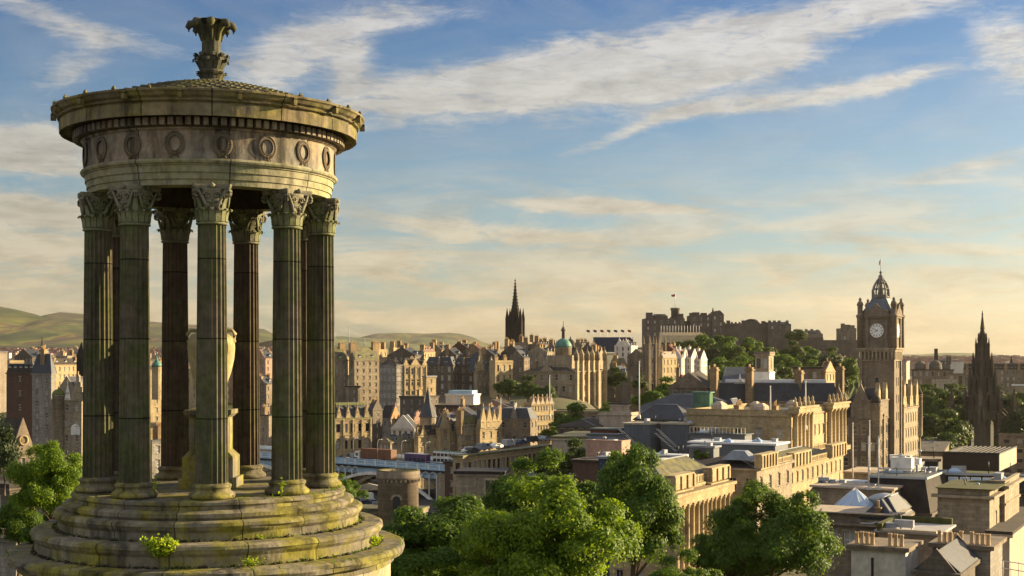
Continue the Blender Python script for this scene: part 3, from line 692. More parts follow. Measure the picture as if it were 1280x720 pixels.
def gable(o,face,u,w,h,m='stone_tan',style='crow',win=None,z=None,th=.6):
    """a gabled wall-head rising above the eaves; u = position along the face (0..1)"""
    mb=MB(); H=(o.H if z is None else z)-.01; W=w/2
    if style=='crow':
        pts=[(-W,H)]; n=5
        for i in range(n): x=-W+W*i/n; pts+= [(x,H+h*(i+.6)/n),(-W+W*(i+1)/n,H+h*(i+.6)/n)]
        pts=pts[:-1]+[(-W*.12,H+h)]; pts=pts+[(-x,z_) for x,z_ in reversed(pts)]
    elif style=='curl': pts=[(-W,H),(-W*.9,H+h*.35),(-W*.55,H+h*.42),(-W*.5,H+h*.75),(-W*.15,H+h*.85),(0,H+h),(W*.15,H+h*.85),(W*.5,H+h*.75),(W*.55,H+h*.42),(W*.9,H+h*.35),(W,H)]
    elif style=='ped': pts=[(-W,H),(-W,H+h*.35),(0,H+h),(W,H+h*.35),(W,H)]
    else: pts=[(-W,H),(0,H+h),(W,H)]
    pts=pts[::-1]
    mb.hprism(pts,-.18,th,'y')
    if style in('plain','ped','crow'): mb.box(-.12,.12,-.1,.25,H+h-.1,H+h+.9)
    g=mb.build('gable',[M[m]],o.root)
    rb=MB(); hh=h*.82; rb.hprism([(W*.9,H),(-W*.9,H),(0,H+hh)],th,th+w*.8,'y'); rb.build('gable_roof',[M['slate']],g)
    if win:
        place('window',winmesh(win[0],win[1],'sash'),g,(0,-.22+.18-.02+0.0,H+.35))
    if face=='B': g.location=(u*o.b,0,0)
    else: g.location=(0,u*o.a,0); g.rotation_euler=(0,0,R(-90))
    return g
def dormers(o,face,n,w=1.5,h=1.9,inset=.9,style='gab',m='lead'):
    L=o.b if face=='B' else o.a
    key=('dor',w,h,style,m)
    if key not in WM:
        mb=MB(); W=w/2; mb.box(-W,W,0,2.2,0,h*.75,0); 
        if style=='gab': mb.hprism([(W+.12,h*.75),(-W-.12,h*.75),(0,h*1.15)],-.12,2.2,'y',1)
        else: mb.box(-W-.1,W+.1,-.12,2.2,h*.75,h*.75+.12,1)
        mb.box(-W+.12,W-.12,-.05,0.0,.12,h*.68,2); mb.face([(-W+.2,-.055,.2),(W-.2,-.055,.2),(W-.2,-.055,h*.62),(-W+.2,-.055,h*.62)],3)
        WM[key]=mb.mesh('dormer',[M[m],M['slate'],M['white_paint'],M['pane']])
    for i in range(n):
        u=L*(i+.5)/n
        if face=='B': place('dormer',WM[key],o.root,(u,inset*.4,o.H+.35))
        else: place('dormer',WM[key],o.root,(inset*.4,u,o.H+.35),R(-90))
def balustrade(o,face,z=None,h=1.0,u0=0,u1=1,m='stone_gold',pr=.1):
    L=(o.b if face=='B' else o.a); z=o.H if z is None else z; mb=MB(); x0,x1=u0*L,u1*L
    mb.box(x0,x1,-pr,.25-pr,z,z+.2); mb.box(x0,x1,-pr,.25-pr,z+h-.2,z+h); n=max(2,int((x1-x0)/.55))
    for i in range(n):
        x=x0+(x1-x0)*(i+.5)/n; mb.box(x-.12,x+.12,-pr+.03,.2-pr,z+.2,z+h-.2)
    for x in (x0,x1-.4,(x0+x1)/2-.2): mb.box(x,x+.4,-pr-.05,.3-pr,z,z+h+.1)
    g=mb.build('balustrade',[M[m]],o.root)
    if face=='A': g.rotation_euler=(0,0,R(-90)); 
    return g
def pilasters(o,face,us,w,z0,z1,dep=.5,m='stone_gold',rnd=False,cap=True):
    L=(o.b if face=='B' else o.a); mb=MB()
    if rnd: mb.lathe([(w*.62,z0),(w*.62,z0+.35),(w*.5,z0+.45),(w*.43,z1-.8),(w*.55,z1-.7),(w*.62,z1-.3)],14,(0,-dep*.6)); mb.box(-w*.65,w*.65,-dep*.6-w*.65,.05,z1-.3,z1)
    else:
        mb.box(-w/2,w/2,-dep,.05,z0,z1)
        if cap: mb.box(-w/2-.15,w/2+.15,-dep-.15,.05,z1-.45,z1-.02); mb.box(-w/2-.15,w/2+.15,-dep-.15,.05,z0,z0+.4)
    me=mb.mesh('pilaster',[M[m]]); sg=1 if face=='B' else 1
    for u in us:
        if face=='B': place('column' if rnd else 'pilaster',me,o.root,(u*L,-.002,0))
        else: place('column' if rnd else 'pilaster',me,o.root,(-.002,u*L,0),R(-90))
def turret(o,x,y,r,z0,z1,hc,m='stone_tan',rm='slate',n=16,dome=False,parent=None):
    mb=MB(); mb.lathe([(r*.4,z0-r),(r,z0),(r,z1-.3),(r*1.1,z1-.25),(r*1.1,z1)],n,(x,y))
    t=mb.build('turret',[M[m]],parent or o.root)
    rb=MB()
    if dome: rb.lathe([(r*1.08*math.cos(i*math.pi/14),z1+hc*math.sin(i*math.pi/14)) for i in range(7)]+[(.12,z1+hc),(.1,z1+hc*1.35),(0.02,z1+hc*1.5)],n,(x,y))
    else: rb.lathe([(r*1.12,z1),(r*.55,z1+hc*.5),(.06,z1+hc),(.05,z1+hc+.8)],n,(x,y))
    rb.build('turret_roof',[M[rm]],t)
    k=3
    for i in range(5):
        a=R(-130+50*i); 
        if z1-z0>2.5:
            w=place('window',winmesh(.55,1.3,'bare'),t,(x+(r-.24+.05)*math.sin(a),y-(r-.24+.05)*math.cos(a),z1-2.1),a)
    return t
def simple(name,label,cat,mb,mats,loc=(0,0,0),rz=0,group=None):
    o=mb.build(name,[M[m] for m in (mats if isinstance(mats,(list,tuple)) else [mats])],None,loc,rz); return tag(o,label,cat,group)
# ---------------------------------------------------------------- terrain
def smooth(e0,e1,x):
    t=np.clip((x-e0)/(e1-e0),0,1); return t*t*(3-2*t)
def ground_z(x,y):
    x=np.asarray(x,float); y=np.asarray(y,float)
    z=-6.5-11*smooth(28,62,y)-17.5*smooth(70,150,y)
    px=640+F*x/np.maximum(y,1)
    left=1-smooth(700,830,px)
    z=z-20*smooth(170,260,y)*left
    z=z-14*smooth(400,520,y)*smooth(1090,1160,px)+10*smooth(900,1100,y)*smooth(1090,1160,px)
    z=z-16*smooth(330,420,y)*smooth(700,830,px)*(1-smooth(1090,1160,px))
    z=z+46*smooth(430,720,y)*left*(1-smooth(950,1500,y)*.7)
    z=z+46*smooth(820,1090,y)*np.exp(-((px-900)/150)**2)*(1-smooth(1300,1700,y))
    zl=13.0*(1-smooth(640,1040,px))-22*smooth(640,1040,px)
    z=z+(zl-z)*smooth(1500,4400,y)
    return z
def grid(name,xs,ys,fz,m,kind='structure'):
    X,Y=np.meshgrid(xs,ys); Zz=fz(X,Y); v=np.stack([X,Y,Zz],-1).reshape(-1,3); nx,ny=len(xs),len(ys)
    i=np.arange(nx*ny).reshape(ny,nx); f=np.stack([i[:-1,:-1],i[:-1,1:],i[1:,1:],i[1:,:-1]],-1).reshape(-1,4)
    me=bpy.data.meshes.new(name); me.from_pydata(v.tolist(),[],f.tolist()); me.materials.append(m)
    me.polygons.foreach_set('use_smooth',[True]*len(f)); me.update()
    o=bpy.data.objects.new(name,me); COL.objects.link(o); o['kind']=kind; return o
t=mat('ground_mix'); d=t.n('ShaderNodeTexCoord',out=3); n=t.noise(d,.02,6,.6)
finish(t,t.mix(t.ramp(n,[(.4,0.),(.6,1.)]),(.055,.07,.025),(.12,.10,.075)),.95)
ys=np.concatenate([np.linspace(-60,400,70),np.geomspace(410,14000,60)])
xs=np.concatenate([-np.geomspace(600,9000,14)[::-1],np.linspace(-560,560,90),np.geomspace(600,9000,14)])
grid('ground',xs,ys,ground_z,M['ground_mix'])
# far hills
t=mat('hill_heather'); d=t.n('ShaderNodeTexCoord',out=3)
n=t.noise(t.map(d,(1/300,1/900,1/80)),1.0,7,.62,.8); n2=t.noise(t.map(d,(1/900,1/900,1/230),(3,1,2)),1.0,5,.6,.5)
c=t.ramp(n,[(.36,(.008,.018,.008)),(.44,(.035,.050,.010)),(.49,(.105,.098,.020)),(.54,(.045,.028,.018)),(.62,(.016,.030,.010))])
c=t.mix(t.ramp(n2,[(.48,0.),(.62,1.)]),c,(.024,.033,.010)); finish(t,c,.95)
t=mat('hill_field'); d=t.n('ShaderNodeTexCoord',out=3); n=t.noise(t.map(d,(1/300,1/900,1/60)),1.0,5,.6)
finish(t,t.ramp(n,[(.35,(.045,.065,.025)),(.5,(.11,.12,.04)),(.6,(.05,.07,.03))]),.95)
def hills(pts,D,foot,m,dep=1500,seed=0,step=3,rough=1.0):
    rr=np.random.RandomState(seed); px=np.arange(pts[0][0],pts[-1][0]+1,step); pr=np.interp(px,[p[0] for p in pts],[p[1] for p in pts])
    ny=26; v=[]
    ph=rr.uniform(0,6.28,12); fq=rr.uniform(.01,.09,12)
    for j in range(ny):
        f=j/(ny-1)
        for i,p in enumerate(px):
            d=D-dep*(1-f); x=(p-640)*D/F; zr=(HY-pr[i])*D/F; zf=(HY-foot)*D/F
            s=f**1.35
            bump=sum(math.sin(p*fq[k]*1.3+ph[k]+f*(3+k))*.5 for k in range(6))*.012*(zr-zf)*math.sin(math.pi*f)*rough*3
            gul=(abs(math.sin(p*.035+math.sin(f*4+ph[0])*1.6+ph[1]))*.20+abs(math.sin(p*.083+math.sin(f*7+ph[2])*1.3+ph[3]))*.10)*(zr-zf)*math.sin(math.pi*f)*rough
            v.append((x,d,zf+(zr-zf)*s+bump+gul*.8))
    # back slope
    for i,p in enumerate(px): v.append(((p-640)*D/F,D+dep,(HY-foot)*D/F-60))
    nx=len(px); f=[(j*nx+i,j*nx+i+1,(j+1)*nx+i+1,(j+1)*nx+i) for j in range(ny) for i in range(nx-1)]
    me=bpy.data.meshes.new('hills'); me.from_pydata(v,[],f); me.materials.append(m); me.polygons.foreach_set('use_smooth',[True]*len(f)); me.update()
    o=bpy.data.objects.new('hills',me); COL.objects.link(o); o['kind']='structure'; return o
hills([(-260,400),(-120,376),(-60,380),(-30,378),(0,383),(25,388),(45,393),(62,399),(80,398),(110,402),(150,404),(190,408),(240,410),(290,413),(330,416),(360,424)],6500,441,M['hill_heather'],1900,1)
hills([(20,430),(50,395),(75,390),(110,393),(150,398),(200,403),(260,407),(300,411),(330,411),(345,419),(370,425),(400,430)],8800,441,M['hill_heather'],1500,3)
hills([(360,430),(400,424),(425,420),(450,422),(500,425),(530,421),(560,424),(600,430),(640,440)],7600,442,M['hill_field'],1200,2)
hills([(400,430),(440,424),(470,417),(500,416),(530,417),(560,416),(575,417),(590,421),(605,428),(640,436),(720,440),(800,442)],10500,442,M['hill_heather'],1200,5)
hills([(1060,447),(1100,444),(1130,443),(1150,443),(1180,441),(1205,441),(1230,443),(1260,446),(1290,447),(1330,444),(1400,446),(1500,444)],6500,453,M['hill_field'],1500,4)
# far-off suburb at the foot of the hills
def suburb(label,x0,x1,y0,y1,D0,D1,n,seed):
    rr=random.Random(seed); mb=MB()
    for i in range(n):
        px=rr.uniform(x0,x1); D=rr.uniform(D0,D1); f=(D-D0)/(D1-D0); py=y1+(y0-y1)*f+rr.uniform(-1,1); p=P(px,py,D); w=rr.uniform(6,16); h=rr.uniform(4,9); k=rr.choice([0,0,1,1,2])
        mb.box(p.x-w/2,p.x+w/2,D,D+8,p.z-30,p.z+h*.6,k); mb.hprism([(D-.5,p.z+h*.6),(D+8.5,p.z+h*.6),(D+4,p.z+h)],p.x-w/2,p.x+w/2,'x',3)
    o=mb.build('far_town',[M['white_harl'],M['pink_harl'],M['stone_tan'],M['tile_red']]); o['kind']='stuff'; o['label']=label; return o
suburb('distant mass of small pinkish houses under the hills',-40,340,435,444,3200,5200,1500,1)
suburb('distant pale houses beyond the gardens',1120,1300,447,456,2600,4200,500,2)

# ---------------------------------------------------------------- right foreground
GM='stone_gold'
w1=bd('office_block','classical lit facade with giant columns and hipped slate roof behind the centre trees',188,(762,836,904),(612,720),28,GM,('hip',3.4,'slate_moss'),fl=4.2,bay=3.4,win=(1.1,2.1),course=(2.6,),parapet=0,zbase=-44,nwin=(3,7),off=3.2)
for u0,u1 in ((0,.33),(.66,1.0)):
    L=w1.b; mb=MB(); mb.box(u0*L,u1*L,-.9,.5,w1.H-.1,w1.H+1.7); mb.box(u0*L-.1,u1*L+.1,-1.0,.6,w1.H+1.7,w1.H+1.95); mb.box(u0*L,u1*L,-.85,.0,0,w1.H-.35)
    pv=mb.build('pavilion',[M[GM]],w1.root)
    for i in range(4):
        q=MB(); x=u0*L+(u1-u0)*L*(i+.02)/3.05; q.box(x-.25,x+.35,-1.12,-.9,w1.H-.1,w1.H+1.7); q.build('pier',[M[GM]],pv)
pilasters(w1,'B',[.02,.11,.20,.29,.38,.46,.54,.62,.70,.79,.88,.97],.95,w1.H-11.5,w1.H-2.2,1.5,GM,True)
balustrade(w1,'B',w1.H,1.2,.33,.66,GM)
mb=MB(); mb.box(-1.6,w1.b+.4,-1.7,.0,w1.H-2.2,w1.H-1.0); mb.box(-1.8,w1.b+.6,-2.0,.0,w1.H-1.0,w1.H-.55); mb.build('entablature',[M[GM]],w1.root)
hp=bd('slate_roofed_block','low block with moss edged hipped slate roof at the left behind the trees',200,(790,838,872),(600,640),28,'stone_tan',('hip',2.6,'slate'),win=(0,1),zbase=-44)
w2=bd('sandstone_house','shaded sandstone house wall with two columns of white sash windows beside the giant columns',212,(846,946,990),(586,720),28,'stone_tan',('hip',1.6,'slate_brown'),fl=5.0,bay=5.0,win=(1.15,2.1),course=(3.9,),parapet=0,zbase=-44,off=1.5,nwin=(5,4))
w2b=MB(); w2b.box(0,w2.b*.45,-.7,.4,w2.H-.2,w2.H+2.0); w2b.box(-.15,w2.b*.45+.15,-.85,.55,w2.H+2.0,w2.H+2.25); w2b.build('attic_block',[M[GM]],w2.root); 
pilasters(w2,'B',[.01,.09,.17,.25,.33,.41],.5,w2.H+.1,w2.H+1.95,.95,GM,cap=False)
balustrade(w2,'B',None,1.0,.46,.98,GM)
mb=MB(); mb.prism([(.5,1),(4.5,1),(4.5,6),(.5,6)],w2.H+1.2,w2.H+2.6,top=[(1.6,2.5),(3.4,2.5),(3.4,4.5),(1.6,4.5)]); mb.build('skylight',[M['lead']],w2.root)
w3=bd('sandstone_terrace','long lit sandstone terrace with attic blocks and balustrade, below the taller columned one',246,(900,987,1053),(584,720),28,GM,('hip',1.8,'slate_moss'),fl=4.0,bay=2.9,win=(1.1,2.0),course=(3.4,7.2),parapet=0,zbase=-44,nwin=(6,11))
for u0,u1 in ((0,.30),(.70,1.0)):
    L=w3.b; mb=MB(); mb.box(u0*L,u1*L,-.7,.5,w3.H-.1,w3.H+2.3); mb.box(u0*L-.15,u1*L+.15,-.85,.6,w3.H+2.3,w3.H+2.6); a_=mb.build('attic_block',[M[GM]],w3.root)
    pm=MB(); pm.box(-.25,.25,-.95,-.7,w3.H+.05,w3.H+2.28); pme=pm.mesh('pier',[M[GM]])
    for i in range(6): place('pier',pme,a_,(u0*L+.3+((u1-u0)*L-.6)*i/5,0,0))
balustrade(w3,'B',None,1.1,.31,.69,GM)
w4=bd('columned_building','tall sandstone building with lit grouped columns on its attic, left of the clock tower hotel',288,(858,988,1051),(519,720),28,GM,('flat',0,'slate_moss'),fl=4.6,bay=3.3,win=(1.1,2.2),course=(9.6,14.6),zbase=-46,nwin=(5,12),off=2.9,parapet=.9,chim=((.1,.55,3,1.2,1.6,4),(.45,.75,3,1.2,1.2,4),(.25,.28,2,1.2,1.4,3)))
pilasters(w4,'B',[.02,.09,.16,.23,.30],1.3,w4.H-8.6,w4.H+.4,1.4,GM,True)
pilasters(w4,'B',[.68,.76,.84,.92,.99],1.3,w4.H-8.6,w4.H+.4,1.4,GM,True)
for u0,u1 in ((-.01,.34),(.65,1.01)):
    L=w4.b; mb=MB(); mb.box(u0*L,u1*L,-2.0,.3,w4.H+.4,w4.H+1.4); mb.box(u0*L-.3,u1*L+.3,-2.3,.3,w4.H+1.4,w4.H+1.8); mb.box(u0*L-.2,u1*L+.2,-2.2,.0,w4.H-9.6,w4.H-8.6)
    for i in range(5): mb.lathe([(.35,w4.H+1.8),(.5,w4.H+2.4),(.2,w4.H+3.0),(.3,w4.H+3.3),(0.05,w4.H+3.9)],8,(u0*L+.6+((u1-u0)*L-1.2)*i/4,-1))
    mb.build('attic_entablature',[M[GM]],w4.root)
pilasters(w4,'B',[.02,.12,.22,.32,.42,.52,.62,.72,.82,.92,.99],.7,w4.H-18.5,w4.H-10,.6,GM)
balustrade(w4,'B',w4.H-8.6,1.3,.35,.65,GM,pr=.5)
# clutter on that roof
for i,(fx,fy,s) in enumerate(((.05,.30,2.2),(.3,.5,1.8),(.2,.8,2.4),(.6,.3,2.0))):
    mb=MB(); mb.box(-s*.8,s*.8,-s*.5,s*.5,0,1.6); mb.prism([(-s*.8,-s*.5),(s*.8,-s*.5),(s*.8,s*.5),(-s*.8,s*.5)],1.6,2.3,top=[(-s*.3,-s*.2),(s*.3,-s*.2),(s*.3,s*.2),(-s*.3,s*.2)]); g=mb.build('roof_lantern',[M['stone_pale']],w4.root); g.location=(fx*w4.b,fy*w4.a,w4.H+.1)

def flatbox(label,D,lcr,tb,th,wall,rm='white_roof',name='modern_block',h=.35,win=(0,1),**k):
    return bd(name,label,D,lcr,tb,th,wall,('cap',h,rm),win=win,cornice=0,parapet=0,**k)
flatbox('long dark grey flat building with pale roof below the columned building',262,(862,969,985),(557,600),28,'grey_metal','white_roof',zbase=-44)
flatbox('small grey box-shaped annexe at left end of the long pale roof',250,(861,892,899),(560,600),28,'grey_metal','lead',zbase=-44)
flatbox('low hall with bluish white flat roof behind centre trees',258,(806,856,862),(571,600),28,'lead','white_roof',zbase=-44)
flatbox('very low pale roof stepping down in front of the bluish hall',240,(824,858,864),(577,605),28,'lead','white_roof',zbase=-44)
for lab,l,c,r in (('grey ribbed metal block with cream roof and outside stair at its left',780,812,826),('grey ribbed metal block, right hand twin beside the green glass tower',827,860,872)):
    o=flatbox(lab,296,(l,c,r),(531,560),28,'grey_metal','tan_roof',zbase=-44)
    rb=MB(); n=int(o.a/.9)
    for i in range(n): rb.box(-.09,0.02,i*.9,i*.9+.12,0,o.H-.01)
    rb.build('cladding_ribs',[M['grey_metal']],o.root)
    st=MB(); 
    for i in range(14): st.box(-2.6,-1.5,o.a*1.05-i*.35,o.a*1.05-i*.35+.34,o.H-2-i*.28,o.H-1.9-i*.28)
    st.tube([(-2.6,o.a*1.05,o.H-.9),(-2.6,o.a*1.05-4.7,o.H-4.8)],.06,4); st.tube([(-1.5,o.a*1.05,o.H-.9),(-1.5,o.a*1.05-4.7,o.H-4.8)],.06,4)
    st.build('stair',[M['white_paint']],o.root)
gw=flatbox('dark grey wall block with roof garden in front of columned building',280,(862,931,941),(544,575),28,'grey_metal','grey_roof',zbase=-44,h=.2)
rb=MB()
for i in range(16): rb.box(.1,.2,gw.a*i/15-.05,gw.a*i/15+.05,gw.H+.2,gw.H+1.5)
rb.box(.08,.22,0,gw.a,gw.H+1.4,gw.H+1.5); rb.build('railing',[M['cream_paint']],gw.root)
bd('slate_roofed_hall','blue-grey hipped roof hall immediately left of the green glass tower',335,(793,858,872),(525,545),28,'dark_glass',('hip',3.6,'slate'),win=(0,1),zbase=-44)
bd('slate_roofed_hall','slate pitched roof hall just right of the green glass tower',335,(888,925,945),(522,545),28,'dark_glass',('hip',4.5,'slate'),win=(0,1),zbase=-44)
bd('slate_roofed_hall','wide slate roof sloping behind the green glass tower',372,(800,905,925),(510,530),28,'lead',('hip',3.4,'slate'),win=(0,1),zbase=-44)
gt=bd('glass_tower','green glass stair tower rising between slate roofs',322,(867,887,891),(491,560),28,'green_glass',('cap',.2,'copper_green'),win=(0,1),cornice=0,zbase=-44)
mb=MB()
for z_ in range(6): mb.box(-.06,.02,-.06,gt.a,gt.H-.3-z_*2.6,gt.H-.15-z_*2.6)
for i in range(4): mb.box(-.07,.02,gt.a*i/3-.05,gt.a*i/3+.05,0,gt.H)
mb.build('glazing_bars',[M['copper_green']],gt.root)
pk=bd('pink_building','plain pink rendered building with parapet behind the centre trees',232,(732,777,788),(557,600),28,'pink_harl',('flat',0,'timber'),win=(0,1),cornice=0,parapet=.7,zbase=-46)
flatbox('dark box with pale top in front of pink building',214,(748,770,776),(574,600),28,'blue_dark','lead',zbase=-46)
flatbox('low brown roofed block left of the dark box',222,(716,752,775),(578,600),28,'brick_brown','slate_brown',zbase=-46)
bd('stone_pavilion','plain cream stone pavilion with raised square block, left of the slate halls',352,(749,789,800),(518,545),28,'stone_pale',('flat',0,'slate_brown'),win=(0,1),parapet=.4,zbase=-48)
bd('stone_block','raised cream stone cube on skyline of the pavilion',360,(763,783,786),(506,530),28,'stone_pale',('cap',.4,'slate_brown'),win=(0,1),zbase=-48)
bd('low_arcade','low mossy stone building with small openings above the retaining wall',350,(697,744,770),(533,560),20,'stone_dark',('hip',1.6,'slate_brown'),fl=3,bay=2.2,win=(.9,1.2),style='bare',zbase=-50,off=.8)
bd('retaining_wall','long stained pale retaining wall left of the pink building',300,(690,752,775),(549,580),15,'stone_pale',('cap',.5,'slate_moss'),win=(0,1),cat='wall',zbase=-50)
flatbox('small maroon panelled block with railing above the pink building',300,(738,771,783),(538,556),28,'brick_red','grey_roof',zbase=-46)
flatbox('lead coloured low block beside the maroon one',292,(735,772,780),(545,560),28,'lead','grey_roof',zbase=-46)

# long hotel with mansard roof
ht=bd('long_hotel','long slate mansard roofed hotel range with dormers, left of the clock tower',392,(893,1046,1056),(502,560),12,'stone_brown',('mansard',5.2,'slate'),fl=3.6,bay=3,win=(1.1,2),zbase=-50)
dormers(ht,'A',9,1.6,2.6)
mb=MB(); mb.box(2.6,ht.b-2.6 if ht.b>7 else 5,3,ht.a-3,ht.H+5.4,ht.H+6.3); mb.build('flat_roof',[M['white_roof']],ht.root)
for lab,px,ty in (('tall lit stone chimney stack at left end of the mansard range',893,459),('tall stone chimney stack left of the small arched tower',937,459),('broad shaded chimney stack in middle of mansard range',999,463),('tall lit chimney stack beside the clock tower hotel',1050,458)):
    D=396; p=P(px,ty,D); mb=MB(); w=1.0 if px!=999 else 1.3; mb.box(-w,w,-1,1,-14,0); mb.box(-w-.25,w+.25,-1.25,1.25,-1.0,-.6)
    for q in (-.5,.3): mb.lathe([(.3,0),(.22,.9)],8,(q,0),1)
    simple('chimney_stack',lab,'chimney',mb,['chimney_stone','terracotta'],p,R(62))
at=bd('small_tower','small square tower with paired arched openings over a white base',405,(944,961,967),(443,500),20,'stone_tan',('cap',.8,'stone_brown'),fl=50,bay=1.8,win=(1.2,3.0),style='bare',off=1.2,zbase=-50,nwin=(2,1))
mb=MB(); mb.box(-.3,at.b+.3,-.3,at.a+.3,at.H-9,at.H-5.6); mb.box(-.4,at.b+.4,-.4,at.a+.4,at.H-5.6,at.H-5.2); mb.build('white_base',[M['white_paint']],at.root)
o=bd('slate_roofed_house','blue slate roof with a small white gable, left of the small arched tower',398,(901,935,942),(481,500),12,'slate',('gy',5,'slate'),win=(0,1),zbase=-50); gable(o,'A',.3,4,2.2,'white_paint','plain')
bd('brown_gabled_house','brown stone house with mossy roof at left end of mansard range',405,(836,885,897),(484,510),12,'stone_brown',('gx',4.2,'slate_brown'),zbase=-50,chim=((.5,.1,1.6,1,5,3),(.5,.95,1.6,1,5.5,3)))
bd('brown_roofed_house','dark flat topped house behind the mansard range on the right',430,(992,1027,1036),(461,490),12,'stone_brown',('cap',.6,'slate_brown'),zbase=-50)
bd('lit_gabled_house','small lit stepped house right of the dark flat topped house',432,(1024,1032,1044),(464,490),30,GM,('gy',3,'tile_red'),zbase=-50,chim=((.5,.5,1.2,.8,3,2),))

# hotel with clock tower
TH=28
hb=bd('clock_tower_hotel','ornate brown sandstone hotel with lit gabled side under the clock tower',372,(1030,1096,1123),(523,612),TH,'stone_brown',('hip',6.5,'slate_brown'),fl=4.4,bay=3.2,win=(1.3,2.3),style='hood',course=(.6,5.4,10),zbase=-44,parapet=0,nwin=(6,8),off=2.2,chim=((.3,.35,2.4,1.6,7,4),))
mb=MB(); mb.box(-.2,hb.b,-.2,5,hb.H,hb.H+4.6); mb.box(-.4,hb.b+.2,-.4,5.2,hb.H+4.6,hb.H+5); mb.build('attic_storey',[M['stone_brown']],hb.root)
gable(hb,'A',.30,5.4,9.5,'stone_brown','ped',(1.1,2.0)); gable(hb,'A',.72,4.6,8.5,'stone_brown','ped',(1.0,2.0))
for u in (.10,.42,.75): 
    gable(hb,'B',u,4.6,9.8,GM,'curl',(1.2,2.2),th=.9)
pilasters(hb,'B',[.0,.26,.58,.97],.6,hb.H-20,hb.H+1,.5,'stone_tan')
hb_u=MB(); hb_u.box(0,hb.b,.6,4,hb.H,hb.H+4.3); hb_u.build('upper_storey',[M['stone_tan']],hb.root)
turret(hb,0.3,0.3,1.3,hb.H-5,hb.H+4.2,2.2,'stone_tan','slate_brown',dome=True)
hb2=bd('hotel_wing','far lit wing of the sandstone hotel, right of the clock tower',398,(1105,1128,1149),(510,600),TH,'stone_tan',('hip',5,'slate_brown'),fl=4.4,bay=3.2,win=(1.3,2.3),style='hood',course=(.6,5.4,10),zbase=-44,parapet=0,off=2.2)
for u in (.12,.5,.85): gable(hb2,'B',u,4.4,8.2,GM,'curl',(1.2,2.2),th=.9)
pilasters(hb2,'B',[.0,.98],.6,hb2.H-18,hb2.H+1,.5,'stone_tan')
turret(hb2,hb2.b-.3,.3,1.4,hb2.H-9,hb2.H+3.5,3.4,'stone_tan','slate_brown')
